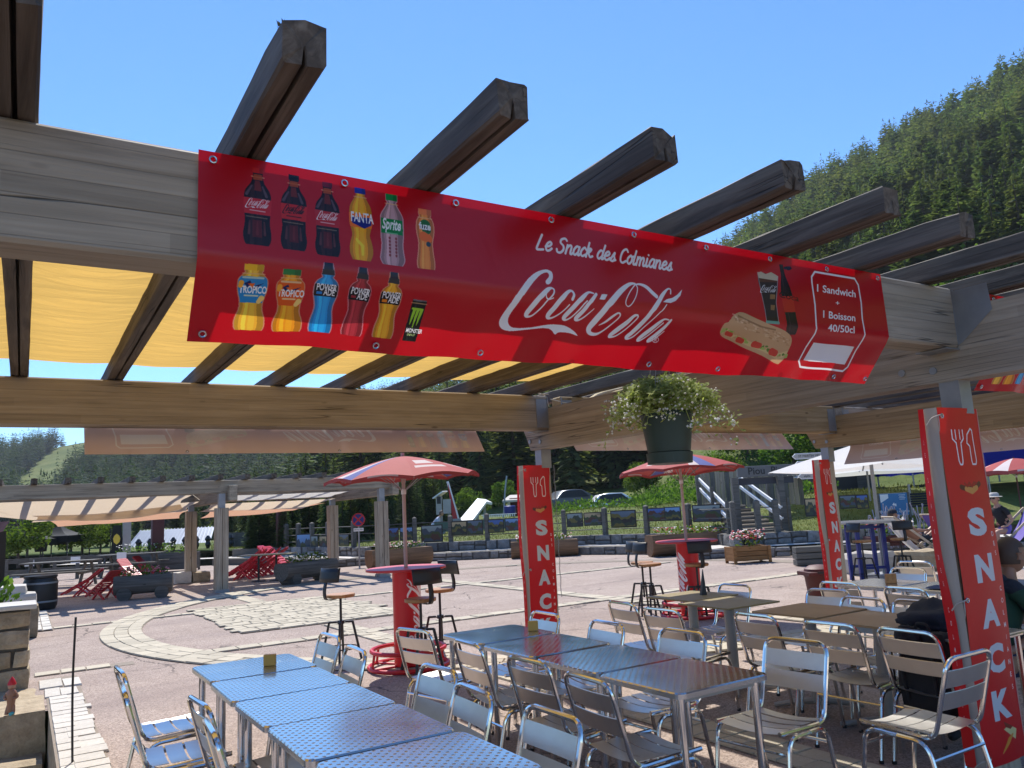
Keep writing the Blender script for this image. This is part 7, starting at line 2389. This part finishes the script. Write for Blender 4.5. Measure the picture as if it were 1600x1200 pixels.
for i, (u, v, a, lab) in enumerate([(122, 932, .2, 'red garden lounger tipped up beside the bin at the far left'), (158, 936, -.5, 'red garden lounger with crossed legs left of the grey log planter'), (205, 905, 2.6, 'red garden lounger behind the grey log planter'), (232, 898, 2.9, 'red garden lounger in front of the metal roof'),
                                   (372, 906, .1, 'red folded seat at the front of the stacked pile right of the post'), (382, 903, .15, 'red folded seat second in the stacked pile'), (393, 901, .1, 'red folded seat in the middle of the stacked pile'), (405, 899, .2, 'red folded seat fourth in the stacked pile'), (417, 897, .1, 'red folded seat at the back of the pile by the bistro table'),
                                   (440, 893, 2.7, 'red folded seat right of the bistro table, leaning left'), (433, 890, 2.9, 'red folded seat behind the bistro table')]):
    p = G(u, v)
    if LG is None: LG = o = lounger(lab, (p.x, p.y, 0), FACE + a)
    else: o = dup(LG, (p.x, p.y, 0), FACE + a, lab, 'red plastic garden seats stacked under the far pergola')
    o.scale = (.72, .72, .68) if i < 4 else (.85, .85, .84)
p = G(418, 908); t = thing('bistro_table', 'small dark square bistro table among the red folded seats', 'table', (p.x, p.y, 0), FACE)
MB().box((0, 0, .74), (1.5, .7, .03)).build('table_top', M['tableboard'], t)
for x in (-.25, .25): MB().tube([(x, 0, 0), (x, 0, .73)], .03, 8).build('leg', M['black'], t); MB().lathe([(.2, 0), (.19, .03), (.04, .06)], 16, (x, 0, 0)).build('foot', M['black'], t)
p = G(70, 952); t = thing('barrel_bin', 'black barrel shaped bin behind the left wall', 'bin', (p.x - .1, p.y, 0))
MB().lathe([(.30, 0), (.34, .1), (.34, .6), (.31, .68), (.33, .7), (.33, .74), (.0, .76)], 24).build('body', M['black'], t, True)
for z in (.16, .56): MB().lathe([(.345, z), (.35, z + .02), (.345, z + .04)], 24, cap=False).build('hoop', M['galv'], t)
# picnic tables, terrace rail with white notices
tr = thing('terrace_rail', 'long wooden terrace rail with white notices at the far left', 'fence', (0, 0, 0))
a_, b_ = AD(10, 878, 27), AD(222, 866, 30)
for dz in (0, -.38): MB().bar(a_ + Vector((0, 0, dz)), b_ + Vector((0, 0, dz)), .06, .16).build('rail', M['fence'], tr)
for i in range(7):
    q = a_.lerp(b_, i / 6); MB().box((q.x, q.y, q.z / 2 + .03), (.12, .12, q.z + .1)).build('post', M['fence'], tr)
for u, v in ((46, 880), (118, 875), (190, 868)):
    q = AD(u, v, 27.5); MB().box((0, 0, 0), (.33, .02, .22)).build('notice', M['white'], tr, False, q, (0, 0, FACE))
for (u, v, d, lab) in ((95, 905, 24.5, 'weathered picnic table behind the tipped red lounger'), (205, 885, 28.5, 'weathered picnic table beside the maroon column')):
    q = AD(u, v, d); t = thing('picnic_table', lab, 'picnic table', (q.x, q.y, 0), FACE + .1, 'wooden picnic tables on the far terrace')
    for i in range(4): MB().box((0, 0, 0), (2.2, .16, .045), None, .004).build('plank', M['fence'], t, False, (0, -.27 + .18 * i, .76))
    for y in (-.75, .75): MB().box((0, 0, 0), (2.2, .25, .045), None, .004).build('bench', M['fence'], t, False, (0, y, .46))
    for x in (-.8, .8):
        for s in (-1, 1): MB().bar((x, s * .2, .74), (x, s * .62, .0), .06, .09).build('leg', M['fence'], t)
        MB().bar((x, -.8, .42), (x, .8, .42), .05, .09).build('cross_bar', M['fence'], t)
# hut with a bright ribbed metal roof
D = 46; k = px(D); q = AD(262, 878, D)
t = thing('metal_roof_hut', 'low hut with a bright ribbed metal roof behind the far pergola', 'building', (q.x, q.y, q.z), FACE + .02)
RM = plain('ribbed_metal_roof', (.55, .57, .6), .35, .5, var=.08)
n = 22; xl0, xl1, xh0, xh1 = -70 * k, 70 * k, -64 * k, 56 * k; zl, zh = 1 * k, 50 * k
for i in range(n):
    f0, f1 = i / n, (i + 1) / n
    P = [Vector((xl0 + (xl1 - xl0) * f0, -1.2, zl)), Vector((xl0 + (xl1 - xl0) * f1 - .03, -1.2, zl)), Vector((xh0 + (xh1 - xh0) * f1 - .03, 1.8, zh)), Vector((xh0 + (xh1 - xh0) * f0, 1.8, zh))]
    up = Vector((0, 0, .05)); R_ = [P[0], P[0] + up, P[0] + up + Vector((.05, 0, 0)), P[3] + Vector((.05, 0, 0)) + up, P[3] + up, P[3]]
    b = MB(); b.add(P + [R_[1], R_[2], R_[3], R_[4]], [(0, 1, 2, 3), (0, 4, 7, 3), (4, 5, 6, 7), (0, 5, 4)]); b.build('roof_panel', RM, t)
MB().box((0, 1.0, -.6), (120 * k, 3.6, 1.3)).build('wall', M['fence'], t)
MB().box((5 * k, -.9, 16 * k), (.7, .7, 28 * k)).build('dormer', M['fence'], t); MB().box((5 * k, -1.26, 18 * k), (.45, .02, 18 * k)).build('pane', M['white'], t)
MB().box((-10 * k, -.7, 26 * k), (.5, .4, .5)).build('roof_vent', M['galv'], t)
# black gazebos
BKC = cloth('black_tent_cloth', (.02, .022, .022), .1, .6)
for (u, d, lab, z) in ((55, 36, 'black gazebo in front of the bushes at the far left', 0), (92, 37, 'second black gazebo right of a folded black parasol', .1)):
    q = AD(u, 860, d); gazebo(lab, (q.x, q.y, 0), 1.9, 2.0, 1.95 + z, 1.42 + z, BKC, FACE, .3, pole='black')
q = AD(64, 850, 34); t = thing('folded_parasol', 'folded black parasol between the black gazebos', 'parasol', (q.x, q.y, 0)); MB().lathe([(.22, .9), (.26, 1.2), (.12, 1.55), (.2, 1.75), (.14, 2.0), (.02, 2.2)], 10).build('folded_canopy', BKC, t, True); MB().tube([(0, 0, 0), (0, 0, 2.0)], .03, 6).build('pole', M['black'], t)
q = AD(183, 846, 33); t = thing('flag_banner', 'black feather banner with a yellow emblem left of the metal roof', 'flag', (q.x, q.y, 0), FACE)
b = MB(); b.grid(lambda u, v: ((u - .5) * (.55 - .2 * v), .03 * math.sin(v * 6), .7 + v * 1.15), 6, 10); b.build('sheet', BKC, t, True); b = MB(); b.lathe([(.001, 1.05), (.12, 1.15), (.15, 1.3), (.1, 1.42), (.001, 1.5)], 8); o = b.build('emblem', plain('yellow_print', (.7, .5, .05), .7), t); o.scale = (1, .05, 1); o.location = (0, -.04, 0); MB().tube([(-.28, 0, 0), (-.28, 0, 1.9)], .02, 6).build('pole', M['black'], t)
q = AD(330, 868, 38)
t = thing('terrace_chairs', 'dark terrace balustrade with pots in front of the metal roof', 'fence', (q.x - 1.2, q.y, 0), FACE)
for i in range(9): MB().lathe([(.06, .0), (.14, .2), (.1, .34), (.16, .46), (.05, .62)], 8, (-2.2 + .55 * i, 0, .55)).build('pot', M['black'], t)
MB().box((0, .1, .45), (5.2, .1, .25)).build('rail', M['fence'], t)
for i in range(6): MB().box((-2.4 + i * .96, .1, .2), (.1, .1, .6)).build('post', M['fence'], t)
# picket fence left of the bank
t = thing('picket_fence', 'weathered picket fence behind the red folded seats', 'fence', (0, 0, 0))
for i in range(17):
    u = 352 + i * 6.2; q = AD(u, 866 - (u - 352) * .02, 38)
    w_ = .17 if i % 2 else .30
    MB().box((0, 0, 0), (w_, .06, 1.15), None, .0).build('picket', M['fence'] if i % 3 else M['log'], t, False, (q.x, q.y, q.z + .45), (0, 0, FACE))
a_, b_ = AD(350, 860, 38.2), AD(452, 857, 38.2); MB().bar(a_, b_, .05, .1).build('rail', M['fence'], t)
# reddish awning corner and tent at the very left edge
q = AD(8, 868, 16); 
t = thing('awning', 'edge of a dark red awning on a slanting pole at the left margin', 'awning', (q.x - .65, q.y, 0), FACE)
b = MB(); b.grid(lambda u, v: (-.9 + 1.6 * u, .2 * v, 1.72 + .22 * v - .02 * math.sin(u * 30) * (1 - v)), 20, 3); b.build('canopy', M['maroon'], t, True); MB().tube([(.35, .1, 0), (.2, .1, 1.9)], .03, 6).build('pole', M['black'], t)
MB().box((-.5, .6, .9), (1.6, .3, 1.7)).build('side_wall', M['black'], t)

# ------------------------------------------------------------------ trees
def conifer_geo(seed, whorls, branches, segs, lean=0.0, width=.19, start=.08, droop=.5, ragged=.3, clumps=2, tap=.78, wf=1.0, fl=.62):
    """unit-height conifer crown of drooping ragged branches; returns verts, faces"""
    r = random.Random(seed); vs = []; fs = []
    for w in range(whorls):
        t = start + (1 - start) * (w + r.uniform(-.3, .3)) / whorls
        t = min(.985, max(start, t))
        R_ = width * ((1 - t) ** tap) * (.62 + .38 * min(1, (t - start) / .12 + .25)) + .012
        nb = max(3, int(branches * (1 - .55 * t)))
        a0 = r.uniform(0, 6.28)
        for k in range(nb):
            if r.random() < .08: continue
            a = a0 + 6.283 * k / nb + r.uniform(-.35, .35); L = R_ * r.uniform(1 - ragged, 1 + ragged * .5)
            ca, sa = math.cos(a), math.sin(a); pa, qa = -sa, ca
            dz = -L * droop * r.uniform(.5, 1.3) + L * .15
            for c in range(clumps):
                f0 = .10 + .42 * c / clumps * 1.6; f1 = min(1.05, f0 + fl)
                wd = L * r.uniform(.20, .34) * (1.15 - .4 * f0) * wf
                zj = r.uniform(-.008, .008)
                P = []
                for (f, s, z) in ((f0, 0, 0), ((f0 + f1) / 2, 1, -.25), (f1, .15, 0), ((f0 + f1) / 2, -1, -.25)):
                    x = ca * L * f + pa * wd * s * r.uniform(.75, 1.2); y = sa * L * f + qa * wd * s * r.uniform(.75, 1.2)
                    P.append((x, y, t + dz * f * f + zj + z * wd * .8))
                b = len(vs); vs += P; fs += [(b, b + 1, b + 2), (b, b + 2, b + 3)]
    b = len(vs)
    vs += [(-.012, 0, .93), (.012, 0, .93), (0, 0, 1.0), (0, -.012, .93), (0, .012, .93)]; fs += [(b, b + 1, b + 2), (b + 3, b + 4, b + 2)]
    return np.array(vs, np.float32), fs


def broad_geo(seed, n, lobes=9):
    r = random.Random(seed); vs = []; fs = []
    L = [(Vector((r.uniform(-.3, .3), r.uniform(-.3, .3), r.uniform(.35, .85))), r.uniform(.14, .26)) for _ in range(lobes)] + [(Vector((0, 0, .55)), .3)]
    for k in range(n):
        c, R_ = r.choice(L); q = Vector((r.gauss(0, 1), r.gauss(0, 1), r.gauss(0, 1))).normalized() * R_ * r.uniform(.65, 1.08); p = c + q
        if p.z < .08: continue
        d = (q.normalized() + Vector((r.uniform(-.7, .7), r.uniform(-.7, .7), r.uniform(-.5, .9)))).normalized(); e = d.orthogonal().normalized(); e = e * math.cos(k) + d.cross(e) * math.sin(k)
        l = r.uniform(.028, .055); b = len(vs)
        vs += [tuple(p - d * l * .4), tuple(p + e * l * .5), tuple(p + d * l * .6), tuple(p - e * l * .5)]; fs.append((b, b + 1, b + 2, b + 3))
    return np.array(vs, np.float32), fs


def geo_mesh(name, vf, mat):
    me = bpy.data.meshes.new(name); me.from_pydata([tuple(map(float, v)) for v in vf[0]], [], vf[1]); me.materials.append(mat); return me


CON_NEAR = [geo_mesh('conifer_crown_shape', conifer_geo(100 + k, 28, 12, 2, width=[.21, .29, .18, .25][k], start=[.08, .2, .06, .14][k], droop=[.5, .12, .6, .3][k], clumps=3, tap=[.75, .5, .85, .62][k]), M['conifer']) for k in range(4)]
CON_BIG = [geo_mesh('tall_crown_shape', conifer_geo(150 + k, 58, 15, 1, width=[.2, .25, .17][k], start=[.07, .12, .05][k], droop=[.45, .3, .6][k], clumps=5, tap=[.75, .65, .85][k], wf=.5, fl=.30), M['spruce']) for k in range(3)]
BRO_NEAR = [geo_mesh('leafy_crown_shape', broad_geo(200 + k, 3200), M['leaf']) for k in range(3)]
_tm = MB(); _tm.tube([(0, 0, -.05), (.004, .003, .3), (0, 0, .65), (.002, 0, .96)], [.016, .013, .008, .002], 6)
TRUNK = _tm.mesh('trunk_shape', True); TRUNK.materials.append(M['bark'])
_tm = MB(); _tm.tube([(0, 0, -.05), (.01, .01, .3), (0, .02, .55)], [.03, .024, .012], 7)
for k in range(5):
    a = k * 1.3; _tm.tube([(.005, .01, .28 + .05 * k), (.13 * math.cos(a), .13 * math.sin(a), .48 + .05 * k), (.24 * math.cos(a), .24 * math.sin(a), .62 + .05 * k)], [.012, .008, .003], 5)
TRUNKB = _tm.mesh('limbs_shape', True); TRUNKB.materials.append(M['bark'])


def tree(name, label, group, p, h, kind, w=1.0, rz=0.0, big=False):
    t = thing(name, label, 'tree', p, rz, group)
    near = CON_BIG if big else CON_NEAR if name != 'leafy_tree' else BRO_NEAR
    c = link('crown', near[kind % len(near)], None, t); c.scale = (h * w, h * w, h)
    k = link('trunk', TRUNK if name != 'leafy_tree' else TRUNKB, None, t); k.scale = (h, h, h)
    return t


rt = random.Random(77)
spots = []


def slope_ok(az, r):
    """meadow: ski run on the left hill, open bank and shrub strips stay free of trees"""
    D = lerpt(RAZ, az, 2); f = r / D; a = math.degrees(az)
    u = project((r * math.sin(az), r * math.cos(az), EYE + 1))[0]
    if 20 < u < 150 and f > .50:
        run = 28 + 100 * ((f - .5) / .5) ** 1.25
        if abs(u - run) < 46 - 18 * (f - .5): return False
    return True


def in_view(p, h):
    u, v, d = project((p[0], p[1], p[2] + h * .6))
    return d > 5 and -80 < u < 1680 and v > -40


def spread(a0, a1, r0f, r1, n, hmin, hmax, kind):
    """scatter over the hill between two azimuths; evenly in area"""
    out = []; grid_ = {}
    for _ in range(n * 4):
        if len(out) >= n: break
        az = rad(rt.uniform(a0, a1)); rb = wall_r(az) + r0f; D = lerpt(RAZ, az, 2) * r1
        r = math.sqrt(rt.uniform(rb * rb, D * D)); 
        if not slope_ok(az, r): continue
        x, y = r * math.sin(az), r * math.cos(az); lv = max(0, int(math.log2(r / 70))); c = 1.9 * 1.42 ** lv
        key = (lv, int(x // c), int(y // c))
        if key in grid_: continue
        grid_[key] = 1; z = height(az, r)
        out.append((x, y, z - .2, rt.uniform(hmin, hmax), kind, r))
    return out


spots += spread(38, 72, 42, 1.02, 1250, 8.5, 14.5, 'right')         # right-hand mountain
spots += spread(16, 38, 60, 1.03, 1300, 9, 14, 'mid')          # centre
spots += spread(-8, 16, 105, 1.03, 2300, 9, 15, 'left')         # left
# the crest reads tree by tree
for i in range(230):
    az = rad(rt.uniform(-6, 70)); D = lerpt(RAZ, az, 2) * rt.uniform(.97, 1.03)
    if not slope_ok(az, D): continue
    spots.append((D * math.sin(az), D * math.cos(az), height(az, D) - .5, rt.uniform(7, 11), 'crest', D))
# the tall dark stand close behind the square
near = []
for (u, d, h) in [(690, 62, 11), (722, 66, 12.5), (752, 60, 11.5), (784, 68, 13.5), (806, 58, 10.5), (872, 64, 11), (905, 60, 10), (940, 66, 12), (966, 62, 11.5), (985, 70, 13.5), (1002, 62, 11), (1030, 72, 14), (1062, 74, 13), (655, 70, 12), (628, 74, 11.5), (596, 70, 11), (565, 66, 13), (540, 72, 10), (510, 68, 9), (478, 72, 8), (452, 66, 7), (425, 74, 7), (398, 68, 6),
                  (1096, 78, 12), (1128, 80, 12), (840, 70, 12), (770, 78, 14), (706, 80, 14), (646, 84, 13), (920, 80, 14), (1015, 84, 15), (574, 82, 14), (528, 84, 11), (392, 34, 2.4), (405, 34, 2.9), (418, 35, 3.6), (431, 34, 2.7), (444, 33, 2.3), (457, 35, 3.5), (470, 38, 4.3), (483, 37, 3.4), (496, 37, 3.0), (509, 34, 3.3), (522, 36, 4.1), (535, 34, 3.2), (548, 34, 2.8), (561, 34, 3.2), (574, 34, 3.9), (587, 38, 3.3), (600, 49, 3.9), (613, 49, 4.6), (626, 49, 3.4), (639, 45, 4.0), (652, 46, 3.6), (665, 48, 4.4), (678, 48, 3.2), (691, 49, 4.1), (384, 50, 4.2), (362, 54, 4.0), (338, 56, 3.6), (306, 58, 3.6), (276, 60, 3.6), (246, 58, 3.4), (214, 60, 3.6), (352, 76, 6), (318, 72, 5.5), (295, 82, 6.5)]:
    q = AD(u, 790, d); az = math.atan2(q.x, q.y); r = q.xy.length
    near.append((q.x, q.y, height(az, r) - .3, h, 'near', r))
scored = []
for s in spots:
    if in_view(s, s[3]):
        u, v, d = project((s[0], s[1], s[2] + s[3] * .6)); scored.append((s[3] / d * (1 if not (290 < u < 1120 and 240 < v < 560) else .2) * (1.35 if u > 1100 and v < 600 else 1), s))
scored.sort(key=lambda q: -q[0])
NI = 300 - len(near) - 24
ind = near + [s for _, s in scored[:NI]]
indset = set(id(s) for _, s in scored[:NI])
TL = {'right': ('conifer standing in the dense forest on the steep mountainside at the right', 'conifers on the right mountainside'), 'mid': ('dark conifer in the forest behind the square, under the beams', 'conifers behind the square'), 'left': ('blue green conifer on the shaded hillside at the left', 'conifers on the left hillside'),
      'crest': ('conifer on the skyline ridge against the blue sky', 'conifers along the skyline'), 'near': ('tall dark conifer in the close stand behind the fence pictures', 'tall conifers close behind the square')}
for i, s in enumerate(ind):
    lab, gp = TL[s[4]]
    if s[4] == 'near':
        uu, vv, dd = project((s[0], s[1], s[2]))
        lab = ('tall' if s[3] > 12.2 else 'slender' if s[3] > 9.9 else 'short') + ' dark conifer ' + ('behind the far pergola' if uu < 560 else 'right of the far pergola roof' if uu < 665 else 'above the lift hut and white ramp' if uu < 800 else 'right of the middle sleeve' if uu < 955 else 'behind the far red parasol') + (', in the rear rank' if dd > 71 else ', in the front rank')
    if s[4] in ('right', 'crest'):
        uu, vv, dd = project((s[0], s[1], s[2]))
        lab = ('tall' if s[3] > 11.5 else 'middling') + ' conifer ' + ('high on the mountainside' if dd > 190 else 'halfway up the mountainside' if dd > 115 else 'low on the mountainside') + (' at the right margin' if uu > 1480 else ' above the rafter ends' if uu > 1300 else ' left of the forested slope')
    tree('conifer', lab, gp, (s[0], s[1], s[2]), s[3], i, rt.uniform(.85, 1.2), rt.uniform(0, 6.28), s[4] == 'near')
# light green broadleaved trees and bushes
BRO = [(585, 44, 1.0, 'sunlit bush by the no parking sign'), (1012, 50, 2.4, 'bright bush on the bank below the far red parasol'), (1140, 36, 2.2, 'green shrub left of the timber arch'), (1250, 40, 3.4, 'bushy tree above the timber arch'), (1175, 44, 3.6, 'bright green shrubbery behind the arch sign'), (1215, 46, 4.2, 'leafy tree behind the signpost'),
       (32, 33, 2.2, 'bright leafy bush at the far left behind the black gazebo'), (130, 40, 2.4, 'leafy tree behind the second gazebo'), (158, 38, 1.9, 'sunlit bush left of the black feather banner'), (112, 44, 3.0, 'dark leafy tree behind the sails at the left'), (168, 50, 3.0, 'tall bright tree left of the metal roof'), (790, 52, 2.6, 'grey green bush above the white ramp'), (742, 50, 2.2, 'olive bush behind the white ramp'), (1560, 60, 9, 'bright broadleaved tree behind the rafters at the right edge'), (1280, 62, 8, 'leafy tree behind the chalet roof')]
for i, (u, d, h, lab) in enumerate(BRO):
    q = AD(u, 800, d); az = math.atan2(q.x, q.y); r = q.xy.length
    tree('leafy_tree', lab, 'light green broadleaved trees', (q.x, q.y, height(az, r) - .15), h, i, rt.uniform(.95, 1.3), rt.uniform(0, 6.28))

# the rest of the forest: one mass
LOW = [conifer_geo(300 + k, 15, 8, 1, width=[.24, .31, .21, .28][k], start=[.1, .2, .06, .15][k], droop=[.45, .1, .6, .3][k], ragged=.3, clumps=2, tap=[.75, .5, .85, .6][k]) for k in range(4)] + [broad_geo(320, 260, 6)]
VV = []; FF = []; TT = []; base = 0
for _, s in scored[NI:]:
    k = 4 if s[4] == 'right' and rt.random() < .10 else rt.randrange(4)
    v, f = LOW[k]; a = rt.uniform(0, 6.28); ca, sa = math.cos(a), math.sin(a); h = s[3] * (1 if k < 4 else .8); w = h * rt.uniform(.85, 1.2)
    q = np.empty_like(v); q[:, 0] = (v[:, 0] * ca - v[:, 1] * sa) * w + s[0]; q[:, 1] = (v[:, 0] * sa + v[:, 1] * ca) * w + s[1]; q[:, 2] = v[:, 2] * h + s[2]
    VV.append(q); FF += [tuple(i + base for i in p) for p in f]; base += len(v)
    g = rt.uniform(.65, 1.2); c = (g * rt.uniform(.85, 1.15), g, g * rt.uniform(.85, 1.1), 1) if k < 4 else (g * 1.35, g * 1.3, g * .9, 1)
    if s[4] == 'left' or math.degrees(math.atan2(s[0], s[1])) < 18: c = (c[0] * .5, c[1] * .58, c[2] * .72, 1)  # left-hill trees darker and bluer: the backlit slope's shade painted into their tint
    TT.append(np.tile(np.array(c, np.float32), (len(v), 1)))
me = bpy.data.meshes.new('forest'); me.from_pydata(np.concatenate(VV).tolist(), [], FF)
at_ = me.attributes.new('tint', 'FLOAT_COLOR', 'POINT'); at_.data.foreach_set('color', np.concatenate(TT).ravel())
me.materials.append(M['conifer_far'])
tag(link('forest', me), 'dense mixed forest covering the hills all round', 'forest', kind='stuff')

# ------------------------------------------------------------------ grass on the bank, scrub
rg = random.Random(5); b = MB()
for _ in range(16000):
    u = rg.uniform(330, 1500); az = math.atan2(*ray(u, 800)[:2]); d = abs(rg.gauss(0, 1)) * 5.5 + .05; r = wall_r(az) + d
    x, y = r * math.sin(az), r * math.cos(az); z = height(az, r); h = rg.uniform(.03, .10) * (1 + .04 * d) * (1 if d > 1 else .8); a = rg.uniform(0, 6.28); w = .014 + .0012 * d
    dx, dy = math.cos(a) * w, math.sin(a) * w; lx, ly = rg.uniform(-.06, .06), rg.uniform(-.06, .06)
    b.add([(x - dx, y - dy, z - .01), (x + dx, y + dy, z - .01), (x + lx, y + ly, z + h)], [(0, 1, 2)])
tag(b.build('grass', M['grassblade']), 'short mountain grass on the bank behind the fence', 'grass', kind='stuff')
b = MB()
for _ in range(420):
    u = rg.choice([rg.uniform(1000, 1150), rg.uniform(1120, 1300), rg.uniform(860, 1110)]); az = math.atan2(*ray(u, 800)[:2]); r = wall_r(az) + rg.uniform(7, 24)
    x, y = r * math.sin(az), r * math.cos(az); leafcluster(b, (x, y, height(az, r) + .15), .5, .5, .35, 26, rg, (.10, .22))
tag(b.build('scrub', M['leaf']), 'low leafy scrub over the upper part of the bank', 'scrub', kind='stuff')
# plants by the left wall and the lavender behind the blue table
b = MB(); leafcluster(b, (-.42, 13.6, .55), .45, .5, .6, 420, rg, (.06, .16), .8)
tag(b.build('shrub', M['leaf']), 'spiky green shrub growing behind the left stone wall', 'plant')
b = MB()
q = AD(1400, 838, 20)
for k in range(70):
    x, y = q.x + rg.uniform(-.8, .8), q.y + rg.uniform(-.3, .3); h = rg.uniform(.5, 1.1); b.tube([(x, y, .2), (x + rg.uniform(-.12, .12), y, .2 + h * .6), (x + rg.uniform(-.25, .25), y + rg.uniform(-.1, .1), .2 + h)], [.012, .009, .014], 4)
tag(b.build('lavender', plain('grey_lavender', (.3, .3, .36), .8)), 'tall grey lavender stems behind the sunbather flower box', 'plant')

# ------------------------------------------------------------------ thin summer haze over the valley
hb = MB(); hb.box((120, 190, 66), (1500, 1500, 142))
hm, hnt, hbs = nodes('summer_haze'); hnt.nodes.remove(hbs)
hv = N(hnt, 'ShaderNodeVolumePrincipled'); hv.inputs['Color'].default_value = (0.82, 0.9, 1.0, 1); hv.inputs['Density'].default_value = 0.0002; hv.inputs['Anisotropy'].default_value = 0.3
hnt.links.new(hv.outputs[0], hnt.nodes['Material Output'].inputs['Volume'])
tag(hb.build('haze', hm), 'thin pale haze in the mountain air', 'haze', kind='stuff')
